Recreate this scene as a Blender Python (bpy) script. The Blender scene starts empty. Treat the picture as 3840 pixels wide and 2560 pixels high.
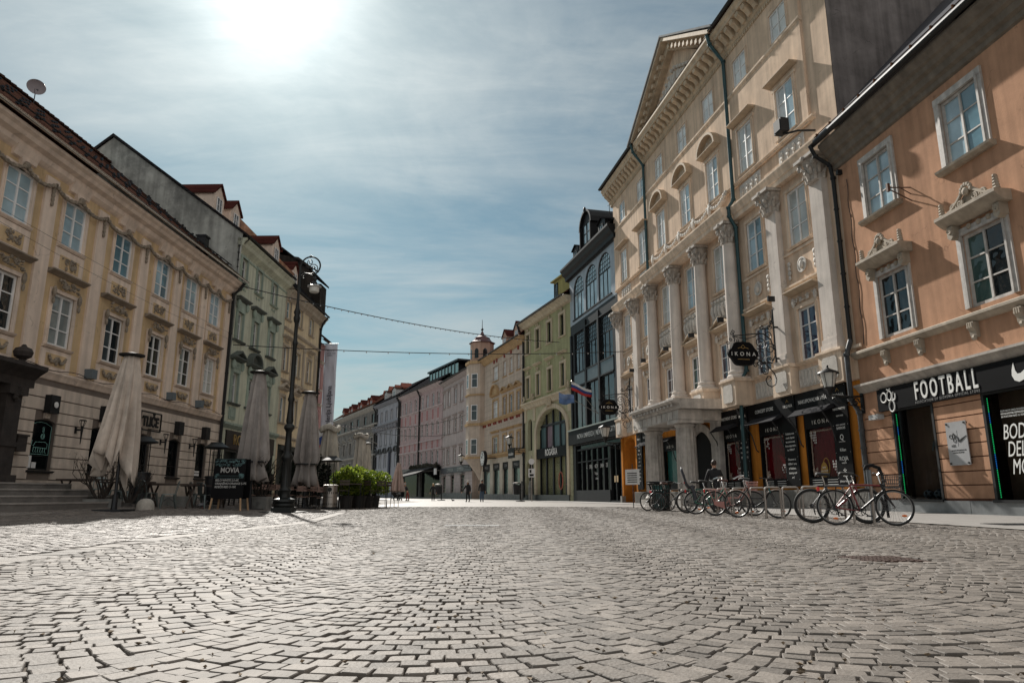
import bpy, bmesh, math, random
import numpy as np
from mathutils import Vector, Matrix
R=math.radians
S=bpy.context.scene; C=S.collection
random.seed(7)
sin,cos,pi=math.sin,math.cos,math.pi

# ---------------------------------------------------------------- materials
MATS={}
def _nodes(m):
    m.use_nodes=True; nt=m.node_tree; return nt,nt.nodes,nt.links
def mat(name,col,rough=.8,metal=0,spec=.5,var=.12,scale=1.5,bump=.0,bscale=40,streak=0,dirt=None,island=0,emit=0,stretch=None,trans=0):
    """procedural principled material: large mottling, optional vertical rain streaks, stain colour and fine bump"""
    if name in MATS: return MATS[name]
    m=bpy.data.materials.new(name); nt,N,L=_nodes(m); b=N['Principled BSDF']
    b.inputs['Roughness'].default_value=rough; b.inputs['Metallic'].default_value=metal
    b.inputs['Specular IOR Level'].default_value=spec
    if emit:
        b.inputs['Emission Color'].default_value=(*col,1); b.inputs['Emission Strength'].default_value=emit
    if trans: b.inputs['Transmission Weight'].default_value=trans
    geo=N.new('ShaderNodeNewGeometry'); src=geo.outputs['Position']
    if stretch:
        mp=N.new('ShaderNodeMapping'); mp.inputs['Scale'].default_value=stretch; L.new(src,mp.inputs[0]); src=mp.outputs[0]
    cur=None
    if var or streak or dirt or island:
        rgb=N.new('ShaderNodeRGB'); rgb.outputs[0].default_value=(*col,1); cur=rgb.outputs[0]
        def mixmul(f_out,lo,hi,cur):
            mr=N.new('ShaderNodeMapRange'); mr.inputs['From Min'].default_value=.3; mr.inputs['From Max'].default_value=.7
            mr.inputs['To Min'].default_value=lo; mr.inputs['To Max'].default_value=hi; L.new(f_out,mr.inputs[0])
            mx=N.new('ShaderNodeMix'); mx.data_type='RGBA'; mx.blend_type='MULTIPLY'; mx.inputs[0].default_value=1
            L.new(cur,mx.inputs[6]); cb=N.new('ShaderNodeCombineColor')
            for k in range(3): L.new(mr.outputs[0],cb.inputs[k])
            L.new(cb.outputs[0],mx.inputs[7]); return mx.outputs[2]
        if var:
            n=N.new('ShaderNodeTexNoise'); n.inputs['Scale'].default_value=scale; n.inputs['Detail'].default_value=6; n.inputs['Roughness'].default_value=.65
            L.new(src,n.inputs['Vector']); cur=mixmul(n.outputs['Fac'],1-var,1+var,cur)
        if streak:
            mp=N.new('ShaderNodeMapping'); mp.inputs['Scale'].default_value=(3.5,3.5,.22); L.new(geo.outputs['Position'],mp.inputs[0])
            n=N.new('ShaderNodeTexNoise'); n.inputs['Scale'].default_value=1; n.inputs['Detail'].default_value=4
            L.new(mp.outputs[0],n.inputs['Vector']); cur=mixmul(n.outputs['Fac'],1-streak,1+streak*.4,cur)
        if island:
            mr=N.new('ShaderNodeMapRange'); mr.inputs['To Min'].default_value=.3; mr.inputs['To Max'].default_value=.7
            L.new(geo.outputs['Random Per Island'],mr.inputs[0]); cur=mixmul(mr.outputs[0],1-island,1+island,cur)
        if dirt:
            n=N.new('ShaderNodeTexNoise'); n.inputs['Scale'].default_value=dirt[1]; n.inputs['Detail'].default_value=8; n.inputs['Roughness'].default_value=.7
            L.new(src,n.inputs['Vector'])
            mr=N.new('ShaderNodeMapRange'); mr.inputs['From Min'].default_value=dirt[2]; mr.inputs['From Max'].default_value=dirt[2]+.2; L.new(n.outputs['Fac'],mr.inputs[0])
            mx=N.new('ShaderNodeMix'); mx.data_type='RGBA'; L.new(mr.outputs[0],mx.inputs[0]); L.new(cur,mx.inputs[6]); mx.inputs[7].default_value=(*dirt[0],1); cur=mx.outputs[2]
        L.new(cur,b.inputs['Base Color'])
    else: b.inputs['Base Color'].default_value=(*col,1)
    if bump:
        n=N.new('ShaderNodeTexNoise'); n.inputs['Scale'].default_value=bscale; n.inputs['Detail'].default_value=4; L.new(src,n.inputs['Vector'])
        bp=N.new('ShaderNodeBump'); bp.inputs['Strength'].default_value=bump; bp.inputs['Distance'].default_value=.02
        L.new(n.outputs['Fac'],bp.inputs['Height']); L.new(bp.outputs[0],b.inputs['Normal'])
    MATS[name]=m; return m
def plaster(name,col,streak=.14,var=.1,dirt=None):
    """painted render with rain streaks, and a ragged band of splash grime near the ground"""
    new=name not in MATS; m=mat(name,col,.92,spec=.05,var=var+.03,scale=.9,streak=streak+.07,bump=.25,bscale=30,dirt=dirt)
    if new:
        nt=m.node_tree; N=nt.nodes; L=nt.links; b=N['Principled BSDF']; src=b.inputs['Base Color'].links[0].from_socket
        g=N.new('ShaderNodeNewGeometry'); sx=N.new('ShaderNodeSeparateXYZ'); L.new(g.outputs['Position'],sx.inputs[0]); n=N.new('ShaderNodeTexNoise'); n.inputs['Scale'].default_value=2.5; n.inputs['Detail'].default_value=6; L.new(g.outputs['Position'],n.inputs[0])
        a=N.new('ShaderNodeMath'); a.operation='MULTIPLY_ADD'; L.new(n.outputs['Fac'],a.inputs[0]); a.inputs[1].default_value=-2.6; L.new(sx.outputs[2],a.inputs[2])
        r=N.new('ShaderNodeMapRange'); r.inputs['From Min'].default_value=-.9; r.inputs['From Max'].default_value=.7; r.inputs['To Min'].default_value=.6; r.inputs['To Max'].default_value=0; L.new(a.outputs[0],r.inputs[0])
        x=N.new('ShaderNodeMix'); x.data_type='RGBA'; L.new(r.outputs[0],x.inputs[0]); L.new(src,x.inputs[6]); x.inputs[7].default_value=(*[c*.35 for c in col],1)
        # hairline cracks, only here and there
        wn=N.new('ShaderNodeTexNoise'); wn.inputs['Scale'].default_value=1.7; wn.inputs['Detail'].default_value=5; L.new(g.outputs['Position'],wn.inputs[0])
        wv=N.new('ShaderNodeVectorMath'); wv.operation='MULTIPLY_ADD'; L.new(wn.outputs['Color'],wv.inputs[0]); wv.inputs[1].default_value=(.9,.9,.9); L.new(g.outputs['Position'],wv.inputs[2])
        vo=N.new('ShaderNodeTexVoronoi'); vo.feature='DISTANCE_TO_EDGE'; vo.inputs['Scale'].default_value=.42; L.new(wv.outputs[0],vo.inputs['Vector'])
        cr=N.new('ShaderNodeMapRange'); cr.inputs['From Min'].default_value=.002; cr.inputs['From Max'].default_value=.009; cr.inputs['To Min'].default_value=.5; cr.inputs['To Max'].default_value=0; L.new(vo.outputs['Distance'],cr.inputs[0])
        mk=N.new('ShaderNodeMapRange'); mk.inputs['From Min'].default_value=.5; mk.inputs['From Max'].default_value=.62; L.new(n.outputs['Fac'],mk.inputs[0]); mm=N.new('ShaderNodeMath'); mm.operation='MULTIPLY'; L.new(cr.outputs[0],mm.inputs[0]); L.new(mk.outputs[0],mm.inputs[1])
        y=N.new('ShaderNodeMix'); y.data_type='RGBA'; L.new(mm.outputs[0],y.inputs[0]); L.new(x.outputs[2],y.inputs[6]); y.inputs[7].default_value=(*[c*.4 for c in col],1); L.new(y.outputs[2],b.inputs['Base Color'])
    return m
def glass(name,col,rough=.04,ior=1.6):
    """window pane: dim room behind, mirror-like surface that waves slightly from pane to pane"""
    if name in MATS: return MATS[name]
    m=bpy.data.materials.new(name); nt,N,L=_nodes(m); b=N['Principled BSDF']
    b.inputs['Roughness'].default_value=rough; b.inputs['IOR'].default_value=ior
    geo=N.new('ShaderNodeNewGeometry')
    n=N.new('ShaderNodeTexNoise'); n.inputs['Scale'].default_value=1.0; n.inputs['Detail'].default_value=4; L.new(geo.outputs['Position'],n.inputs['Vector'])
    cr=N.new('ShaderNodeMix'); cr.data_type='RGBA'; cr.inputs[6].default_value=(*[c*.35 for c in col],1); cr.inputs[7].default_value=(*[min(1,c*1.55) for c in col],1)
    L.new(n.outputs['Fac'],cr.inputs[0]); L.new(cr.outputs[2],b.inputs['Base Color'])
    n2=N.new('ShaderNodeTexNoise'); n2.inputs['Scale'].default_value=2.2; n2.inputs['Detail'].default_value=1; L.new(geo.outputs['Position'],n2.inputs['Vector'])
    bp=N.new('ShaderNodeBump'); bp.inputs['Strength'].default_value=.3; bp.inputs['Distance'].default_value=.05
    L.new(n2.outputs['Fac'],bp.inputs['Height']); L.new(bp.outputs[0],b.inputs['Normal'])
    MATS[name]=m; return m
def clear_glass(name,tint=(.85,.9,.9)):
    if name in MATS: return MATS[name]
    m=bpy.data.materials.new(name); nt,N,L=_nodes(m); N.remove(N['Principled BSDF']); out=N['Material Output']
    t=N.new('ShaderNodeBsdfTransparent'); t.inputs[0].default_value=(*tint,1); g=N.new('ShaderNodeBsdfGlossy'); g.inputs['Roughness'].default_value=.02
    f=N.new('ShaderNodeFresnel'); f.inputs[0].default_value=1.16; mx=N.new('ShaderNodeMixShader'); q=N.new('ShaderNodeMath'); q.operation='MULTIPLY'; L.new(f.outputs[0],q.inputs[0]); ge=N.new('ShaderNodeNewGeometry'); iv=N.new('ShaderNodeMath'); iv.operation='SUBTRACT'; iv.inputs[0].default_value=1; L.new(ge.outputs['Backfacing'],iv.inputs[1]); L.new(iv.outputs[0],q.inputs[1])
    L.new(q.outputs[0],mx.inputs[0]); L.new(t.outputs[0],mx.inputs[1]); L.new(g.outputs[0],mx.inputs[2]); L.new(mx.outputs[0],out.inputs[0])
    MATS[name]=m; return m
def rooftile(name,col):
    if name in MATS: return MATS[name]
    m=bpy.data.materials.new(name); nt,N,L=_nodes(m); b=N['Principled BSDF']; b.inputs['Roughness'].default_value=1; b.inputs['Specular IOR Level'].default_value=0
    tc=N.new('ShaderNodeTexCoord'); mp=N.new('ShaderNodeMapping'); mp.inputs['Rotation'].default_value=(0,0,0)
    sx=N.new('ShaderNodeSeparateXYZ'); L.new(tc.outputs['Object'],sx.inputs[0]); cx=N.new('ShaderNodeCombineXYZ')
    a=N.new('ShaderNodeMath'); a.operation='MULTIPLY'; a.inputs[1].default_value=1.5; L.new(sx.outputs[2],a.inputs[0])
    L.new(sx.outputs[0],cx.inputs[0]); L.new(a.outputs[0],cx.inputs[1])
    br=N.new('ShaderNodeTexBrick'); br.inputs['Scale'].default_value=1; br.inputs['Brick Width'].default_value=.2; br.inputs['Row Height'].default_value=.28
    br.inputs['Mortar Size'].default_value=.018; br.inputs['Color1'].default_value=(*col,1); br.inputs['Color2'].default_value=(*[c*.55 for c in col],1); br.inputs['Mortar'].default_value=(*[c*.2 for c in col],1)
    L.new(cx.outputs[0],br.inputs[0]); 
    n=N.new('ShaderNodeTexNoise'); n.inputs['Scale'].default_value=.8; n.inputs['Detail'].default_value=6; L.new(tc.outputs['Object'],n.inputs[0])
    mx=N.new('ShaderNodeMix'); mx.data_type='RGBA'; mx.blend_type='MULTIPLY'; mx.inputs[0].default_value=.6; L.new(br.outputs[0],mx.inputs[6]); L.new(n.outputs['Fac'],mx.inputs[7]); L.new(mx.outputs[2],b.inputs['Base Color'])
    bp=N.new('ShaderNodeBump'); bp.inputs['Strength'].default_value=1; bp.inputs['Distance'].default_value=.04; bp.invert=True
    L.new(br.outputs['Fac'],bp.inputs['Height']); L.new(bp.outputs[0],b.inputs['Normal'])
    MATS[name]=m; return m

# ---------------------------------------------------------------- mesh builder
class MB:
    def __init__(s): s.v=[]; s.f=[]; s.M=None; s.p=[]
    def add(s,vs,fs):
        o=len(s.v)
        if s.M is not None: vs=[tuple(s.M@Vector(v)) for v in vs]
        s.p.append((o,o+len(vs),len(s.f),len(s.f)+len(fs))); s.v+=vs; s.f+=[tuple(i+o for i in f) for f in fs]; return s
    def box(s,x0,x1,y0,y1,z0,z1):
        if x0>x1:x0,x1=x1,x0
        if y0>y1:y0,y1=y1,y0
        if z0>z1:z0,z1=z1,z0
        return s.add([(x0,y0,z0),(x1,y0,z0),(x1,y1,z0),(x0,y1,z0),(x0,y0,z1),(x1,y0,z1),(x1,y1,z1),(x0,y1,z1)],
            [(0,3,2,1),(4,5,6,7),(0,1,5,4),(1,2,6,5),(2,3,7,6),(3,0,4,7)])
    def prism(s,p,y0,y1):   # polygon in x,z (ccw seen from the front, -y), extruded along y
        n=len(p); return s.add([(x,y0,z) for x,z in p]+[(x,y1,z) for x,z in p],[tuple(range(n)),tuple(range(2*n-1,n-1,-1))]+[(i,i+n,(i+1)%n+n,(i+1)%n) for i in range(n)])
    def profx(s,p,x0,x1):   # polygon in y,z extruded along x
        n=len(p); return s.add([(x0,y,z) for y,z in p]+[(x1,y,z) for y,z in p],[tuple(range(n)),tuple(range(2*n-1,n-1,-1))]+[(i,i+n,(i+1)%n+n,(i+1)%n) for i in range(n)])
    def profz(s,p,z0,z1):   # polygon in x,y extruded up
        n=len(p); return s.add([(x,y,z0) for x,y in p]+[(x,y,z1) for x,y in p],[tuple(range(n-1,-1,-1)),tuple(range(n,2*n))]+[(i,(i+1)%n,(i+1)%n+n,i+n) for i in range(n)])
    def lathe(s,p,cx=0,cy=0,n=12,cz=0,a0=0):  # [(r,z)...]
        vs=[]; fs=[]
        for r,z in p:
            for k in range(n):
                a=a0+2*pi*k/n; vs.append((cx+r*cos(a),cy+r*sin(a),cz+z))
        for j in range(len(p)-1):
            for k in range(n):
                k2=(k+1)%n; fs.append((j*n+k,j*n+k2,(j+1)*n+k2,(j+1)*n+k))
        fs.append(tuple(range(n-1,-1,-1))); fs.append(tuple((len(p)-1)*n+k for k in range(n)))
        return s.add(vs,fs)
    def tube(s,pts,r,n=6,closed=False,cap=True):
        P=[Vector(p) for p in pts]; m=len(P); rr=r if isinstance(r,(list,tuple)) else [r]*m
        vs=[]; up=None
        for i in range(m):
            if closed: t=P[(i+1)%m]-P[i-1]
            else: t=P[min(i+1,m-1)]-P[max(i-1,0)]
            if t.length<1e-9: t=Vector((0,0,1))
            t.normalize()
            if up is None:
                up=Vector((0,0,1)) if abs(t.z)<.9 else Vector((1,0,0))
            a=up-t*up.dot(t)
            if a.length<1e-6: a=t.orthogonal()
            a.normalize(); up=a; b=t.cross(a)
            for k in range(n):
                w=2*pi*k/n; vs.append(tuple(P[i]+(a*cos(w)+b*sin(w))*rr[i]))
        fs=[]
        for i in range(m if closed else m-1):
            j=(i+1)%m
            for k in range(n):
                k2=(k+1)%n; fs.append((i*n+k,i*n+k2,j*n+k2,j*n+k))
        if cap and not closed: fs.append(tuple(range(n-1,-1,-1))); fs.append(tuple((m-1)*n+k for k in range(n)))
        return s.add(vs,fs)
    def ell(s,c,r,n=8,m=5):
        p=[]; 
        if not isinstance(r,(tuple,list)): r=(r,r,r)
        vs=[(c[0],c[1],c[2]-r[2])]; fs=[]
        for j in range(1,m):
            a=-pi/2+pi*j/m
            for k in range(n):
                w=2*pi*k/n; vs.append((c[0]+r[0]*cos(a)*cos(w),c[1]+r[1]*cos(a)*sin(w),c[2]+r[2]*sin(a)))
        vs.append((c[0],c[1],c[2]+r[2])); T=len(vs)-1
        for k in range(n):
            k2=(k+1)%n; fs.append((0,1+k2,1+k)); fs.append((T,T-n+k,T-n+k2))
            for j in range(m-2): fs.append((1+j*n+k,1+j*n+k2,1+(j+1)*n+k2,1+(j+1)*n+k))
        return s.add(vs,fs)
    def split(s,name,m,parent=None,smooth=False,gap=.06):
        """one object per cluster of touching pieces"""
        bb=[]
        for a,b,_,_ in s.p:
            V=s.v[a:b]; bb.append([min(v[i] for v in V) for i in range(3)]+[max(v[i] for v in V) for i in range(3)])
        n=len(bb); par=list(range(n))
        def fd(i):
            while par[i]!=i: par[i]=par[par[i]]; i=par[i]
            return i
        for i in range(n):
            for j in range(i):
                if all(bb[i][k]-gap<=bb[j][k+3] and bb[j][k]-gap<=bb[i][k+3] for k in range(3)): par[fd(i)]=fd(j)
        out={}
        for i in range(n): out.setdefault(fd(i),[]).append(i)
        res=[]
        for g in out.values():
            B=MB()
            for i in g: a,b,c,d=s.p[i]; B.add(s.v[a:b],[tuple(q-a for q in f) for f in s.f[c:d]])
            res.append(B.build(name,m,parent,smooth))
        return res
    def quad(s,a,b,c,d): return s.add([a,b,c,d],[(0,1,2,3)])
    def mesh(s,name,m,smooth=False):
        me=bpy.data.meshes.new(name); me.from_pydata(s.v,[],s.f)
        if m: me.materials.append(m)
        if smooth:
            me.polygons.foreach_set('use_smooth',[True]*len(me.polygons))
            try: me.set_sharp_from_angle(angle=R(40))
            except Exception: pass
        me.update(); return me
    def build(s,name,m,parent=None,smooth=False,loc=None):
        o=bpy.data.objects.new(name,s.mesh(name,m,smooth)); C.objects.link(o)
        if parent: o.parent=parent
        if loc: o.location=loc
        return o
def put(name,me,parent=None,loc=(0,0,0),rot=(0,0,0),sc=None):
    o=bpy.data.objects.new(name,me); C.objects.link(o); o.parent=parent; o.location=loc; o.rotation_euler=rot
    if sc: o.scale=sc
    return o
def tag(o,label=None,cat=None,group=None,kind=None):
    if label:o['label']=label
    if cat:o['category']=cat
    if group:o['group']=group
    if kind:o['kind']=kind
    return o
def empty(name,loc=(0,0,0),rz=0,label=None,cat=None,group=None):
    o=bpy.data.objects.new(name,None); C.objects.link(o); o.location=loc; o.rotation_euler=(0,0,rz); o.empty_display_size=.2
    return tag(o,label,cat,group)
def copy_tree(o,parent=None):
    c=o.copy(); C.objects.link(c); c.parent=parent
    for ch in list(o.children): copy_tree(ch,c)
    return c
_txt={}
def text_mesh(s,size,m,ext=.006,align='CENTER',sx=1,font_shear=0,bold=0,spacing=1):
    cu=bpy.data.curves.new('lettering','FONT'); cu.body=s; cu.size=size; cu.extrude=ext; cu.align_x=align; cu.align_y='CENTER'; cu.resolution_u=3
    cu.shear=font_shear; cu.offset=bold; cu.space_character=spacing
    o=bpy.data.objects.new('lettering',cu); me=bpy.data.meshes.new_from_object(o)
    if sx!=1: me.transform(Matrix.Diagonal((sx,1,1,1)))
    me.materials.clear(); me.materials.append(m)
    bpy.data.objects.remove(o); bpy.data.curves.remove(cu); return me
def text(s,size,m,parent,loc,rot=(pi/2,0,0),**k):
    return put('lettering',text_mesh(s,size,m,**k),parent,loc,rot)
def spiral(cx,cz,r0,r1,a0,turns,y=0,n=16):
    return [(cx+(r0+(r1-r0)*i/n)*cos(a0+2*pi*turns*i/n),y,cz+(r0+(r1-r0)*i/n)*sin(a0+2*pi*turns*i/n)) for i in range(n+1)]
# ---------------------------------------------------------------- camera, sun, sky
cam=bpy.data.cameras.new('camera'); co=bpy.data.objects.new('camera',cam); C.objects.link(co); S.camera=co
cam.sensor_width=36; cam.lens=36*2610/3840; cam.clip_end=2000; cam.clip_start=.05
co.location=(0,0,.58); co.rotation_euler=(R(90+12.424),0,0)
AZ,EL=R(-21.35),R(37.8)
SUN=Vector((sin(AZ)*cos(EL),cos(AZ)*cos(EL),sin(EL)))
sl=bpy.data.lights.new('sun','SUN'); sl.energy=5; sl.angle=R(.8); sl.color=(1,.95,.875)
so=bpy.data.objects.new('sun',sl); C.objects.link(so); so.rotation_euler=(-SUN).to_track_quat('-Z','Y').to_euler(); so.location=(-20,60,60)
W=bpy.data.worlds.new('World'); S.world=W; W.use_nodes=True; nt=W.node_tree; N=nt.nodes; L=nt.links
bg=N['Background']; bg.inputs[1].default_value=.064
sky=N.new('ShaderNodeTexSky'); sky.sky_type='NISHITA'; sky.sun_disc=False; sky.sun_elevation=EL; sky.sun_rotation=AZ; sky.altitude=300; sky.air_density=1.0; sky.dust_density=.35; sky.ozone_density=1.6
tc=N.new('ShaderNodeTexCoord'); sx=N.new('ShaderNodeSeparateXYZ'); L.new(tc.outputs['Generated'],sx.inputs[0])
def mth(op,a,b=None,c=None):
    n=N.new('ShaderNodeMath'); n.operation=op
    for i,v in enumerate((a,b,c)):
        if v is None: continue
        if isinstance(v,(int,float)): n.inputs[i].default_value=v
        else: L.new(v,n.inputs[i])
    return n.outputs[0]
zc=mth('ADD',mth('MAXIMUM',sx.outputs[2],0.0),.12)
cb=N.new('ShaderNodeCombineXYZ'); L.new(mth('DIVIDE',sx.outputs[0],zc),cb.inputs[0]); L.new(mth('DIVIDE',sx.outputs[1],zc),cb.inputs[1])
def cloud(scale,rot,det,lo,hi,rough=.6,dist=.6,off=0):
    mp=N.new('ShaderNodeMapping'); mp.inputs['Scale'].default_value=scale; mp.inputs['Rotation'].default_value=(0,0,R(rot)); mp.inputs['Location'].default_value=(off,off*.7,0); L.new(cb.outputs[0],mp.inputs[0])
    n=N.new('ShaderNodeTexNoise'); n.inputs['Scale'].default_value=1; n.inputs['Detail'].default_value=det; n.inputs['Roughness'].default_value=rough; n.inputs['Distortion'].default_value=dist; L.new(mp.outputs[0],n.inputs[0])
    mr=N.new('ShaderNodeMapRange'); mr.interpolation_type='SMOOTHSTEP'; mr.inputs['From Min'].default_value=lo; mr.inputs['From Max'].default_value=hi; L.new(n.outputs['Fac'],mr.inputs[0]); return mr.outputs[0]
c1=cloud((.6,1.25,1),-20,10,.36,.68,.62,1.0); c2=cloud((.32,.7,1),20,7,.33,.66,.58,.5,3.3); c3=cloud((1.6,4.0,1),-22,9,.4,.74,.66,1.4,1.7)
cov=mth('MINIMUM',mth('ADD',mth('MULTIPLY',c1,.44),mth('ADD',mth('MULTIPLY',c2,.58),mth('MULTIPLY',c3,.16))),1)
dt=N.new('ShaderNodeVectorMath'); dt.operation='DOT_PRODUCT'; L.new(tc.outputs['Generated'],dt.inputs[0]); dt.inputs[1].default_value=SUN
dd=mth('MAXIMUM',dt.outputs['Value'],0.0)
# thin cirrus scatters the sun forward: wide halo round it
halo=mth('ADD',mth('MULTIPLY',mth('POWER',dd,10),3.4),mth('ADD',mth('MULTIPLY',mth('POWER',dd,60),2.4),mth('MULTIPLY',mth('POWER',dd,280),12.0)))
veil=mth('ADD',mth('ADD',mth('MULTIPLY',halo,.8),5.2),mth('MULTIPLY',mth('POWER',dd,5),1.6))
cc=N.new('ShaderNodeMix'); cc.data_type='RGBA'; cc.blend_type='MULTIPLY'; cc.inputs[0].default_value=1; cc.inputs[6].default_value=(.94,1,.98,1)
cv=N.new('ShaderNodeCombineColor'); 
for k in range(3): L.new(veil,cv.inputs[k])
L.new(cv.outputs[0],cc.inputs[7])
mx=N.new('ShaderNodeMix'); mx.data_type='RGBA'; L.new(mth('MULTIPLY',cov,.85),mx.inputs[0]); 
tn=N.new('ShaderNodeMix'); tn.data_type='RGBA'; tn.blend_type='MULTIPLY'; tn.inputs[0].default_value=1; L.new(sky.outputs[0],tn.inputs[6]); tn.inputs[7].default_value=(.47,.67,.60,1); L.new(tn.outputs[2],mx.inputs[6]); L.new(cc.outputs[2],mx.inputs[7])
hz=N.new('ShaderNodeMix'); hz.data_type='RGBA'; hz.blend_type='ADD'; hz.inputs[0].default_value=1; L.new(mx.outputs[2],hz.inputs[6])
hv=N.new('ShaderNodeCombineColor'); hm=mth('MULTIPLY',halo,.5)
for k,f in enumerate((1,.99,.95)): L.new(mth('MULTIPLY',hm,f),hv.inputs[k])
L.new(hv.outputs[0],hz.inputs[7])
# unseen bright cloud bank opposite the sun, added to fill the shaded left fronts
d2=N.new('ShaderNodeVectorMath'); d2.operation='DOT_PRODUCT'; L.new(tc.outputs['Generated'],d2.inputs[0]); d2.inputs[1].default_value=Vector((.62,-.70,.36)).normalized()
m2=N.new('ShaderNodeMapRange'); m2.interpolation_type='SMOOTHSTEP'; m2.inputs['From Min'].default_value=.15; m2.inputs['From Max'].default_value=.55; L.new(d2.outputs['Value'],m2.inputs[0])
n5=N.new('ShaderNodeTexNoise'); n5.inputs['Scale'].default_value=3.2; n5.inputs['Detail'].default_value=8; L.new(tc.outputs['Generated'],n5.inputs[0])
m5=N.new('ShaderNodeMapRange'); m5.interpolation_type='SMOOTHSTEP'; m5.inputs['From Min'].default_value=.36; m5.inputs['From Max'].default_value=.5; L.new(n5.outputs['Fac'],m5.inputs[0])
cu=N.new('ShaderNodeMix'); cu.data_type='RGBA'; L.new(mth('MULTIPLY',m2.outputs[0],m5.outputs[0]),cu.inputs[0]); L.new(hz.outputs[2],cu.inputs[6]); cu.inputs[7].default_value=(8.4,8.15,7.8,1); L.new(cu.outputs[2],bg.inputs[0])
S.view_settings.view_transform='Standard'; S.view_settings.look='None'; S.view_settings.gamma=1; S.view_settings.exposure=.45

# ---------------------------------------------------------------- shared materials
iron=mat('black_iron',(.012,.013,.014),.5,spec=.3,var=.2); iron2=mat('dark_metal',(.03,.032,.036),.4,.6); steel=mat('brushed_steel',(.36,.335,.31),.36,1,var=.1,stretch=(4,4,60))
gutterm=mat('zinc_gutter',(.06,.065,.075),.35,.8,var=.2); bluepipe=mat('green_drainpipe',(.022,.065,.075),.45,.3,var=.25)
whitef=mat('white_paint',(.76,.76,.76),.5,var=.1,scale=3,streak=.1); greyf=mat('weathered_paint',(.5,.47,.44),.65,var=.22,scale=5,streak=.3)
stone=mat('grey_stone',(.2,.2,.19),.75,var=.35,scale=2.5,streak=.3,bump=.4,bscale=20,dirt=((.06,.06,.06),1.1,.6))
blackboard=mat('black_panel',(.007,.007,.008),.5,spec=.06,var=.2); white_ink=mat('white_lettering',(.72,.72,.7),.6,var=0); gold=mat('gold_lettering',(.42,.28,.1),.4,.4,var=.1)
blackm=mat('black_rubber',(.012,.012,.012),.7,var=.2); chrome=mat('chrome',(.6,.6,.6),.15,1,var=0)
gdark=glass('dark_glass',(.014,.018,.02),ior=1.5); gsky=glass('curtain_and_sky_glass',(.34,.47,.54)); gmid=glass('dim_glass',(.06,.075,.08)); gteal=glass('green_curtained_glass',(.05,.09,.085),ior=1.45); glight=glass('net_and_sky_glass',(.62,.66,.66),ior=1.4); gshop=glass('shop_glass',(.004,.005,.006),ior=1.14)  # gsky, glight: reflected sky put into the base colour along with curtains
gpur=glass('poster_glass',(.035,.03,.06)); gred=mat('red_velvet',(.16,.007,.013),1,spec=0,var=.5,scale=4,stretch=(5,5,.6))
tile=rooftile('brown_roof_tiles',(.10,.052,.04)); tilered=rooftile('red_roof_tiles',(.19,.065,.055)); slate=rooftile('dark_roof',(.05,.05,.055))
relief=mat('stucco_relief',(.25,.21,.165),.8,var=.35,scale=6,bump=.4); reliefw=mat('white_stucco',(.56,.53,.49),.8,var=.2,scale=5,bump=.3)
# ---------------------------------------------------------------- ground
def sheet(name,pts,z,m,kind='structure'):
    me=bpy.data.meshes.new(name); me.from_pydata([(x,y,z if not callable(z) else z(x,y)) for x,y in pts],[],[tuple(range(len(pts)))]); me.materials.append(m)
    o=bpy.data.objects.new(name,me); C.objects.link(o); tag(o,kind=kind); return o
earth=mat('ground_grey',(.2,.19,.18),.9,var=.2)
mortar=mat('sand_joint',(.085,.066,.048),.95,var=.35,scale=6,bump=.6,bscale=120)
farcob=mat('far_cobbles',(.18,.163,.148),.55,var=.25,scale=3,bump=1,bscale=9)
cobm=mat('cobblestone',(.145,.128,.113),.68,spec=.27,var=.22,scale=5,island=.30,bump=.3,bscale=60,dirt=((.13,.115,.10),.55,.55))
cobm2=mat('side_cobblestone',(.15,.13,.115),.6,spec=.4,var=.2,scale=5,island=.3,bump=.5,bscale=70)
pavem=mat('concrete_slab',(.21,.198,.186),.75,var=.18,scale=2,bump=.2,bscale=60,dirt=((.2,.19,.18),.9,.62))
sheet('ground',[(-400,-200),(400,-200),(400,600),(-400,600)],-.06,earth)
sheet('street_bed',[(-14,-6),(9,-6),(9,36.2),(-14,36.2)],-.016,mortar)  # treads paler and glossy: the sky's sheen on the edges put into their colour
sheet('street_far',[(-16,36),(8,36),(7.2,47),(3.2,64),(-2.5,80),(-9.5,98),(-17,116),(-60,190),(-90,190),(-40,120),(-15.5,66)],-.008,farcob)
def pol(P,n):
    return P
# pavement along the right-hand houses, split into slabs by real joints
curb=[(9.0,-6),(8.65,12),(8.3,19),(8.2,34),(7.3,47),(3.3,64),(-2.4,80),(-9.4,98),(-16.9,116),(-60,190)]
outer=[(19,-6),(17,12),(16,19),(14.5,34),(12,47),(9,64),(5,80),(-2,98),(-9,116),(-50,190)]
sheet('pavement',curb+outer[::-1],.004,pavem)
mb=MB()
for i in range(len(curb)-1):
    a,b=Vector((*curb[i],0)),Vector((*curb[i+1],0)); d=(b-a); ln=d.length; d/=ln; n=Vector((d.y,-d.x,0)); k=0
    while k*1.0<ln and a.y<80:
        p=a+d*min(k,ln); q=a+d*min(k+.985,ln); r=Vector((.16,0,0))*1
        mb.add([tuple(p)[:2]+(.012,),tuple(q)[:2]+(.012,),tuple(q+n*.17)[:2]+(.012,),tuple(p+n*.17)[:2]+(.012,)],[(3,2,1,0)]); k+=1
mb.build('kerb_stones',mat('kerb_granite',(.30,.285,.265),.6,var=.2,scale=4,island=.12)); tag(C.objects['kerb_stones'],kind='structure')
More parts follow.
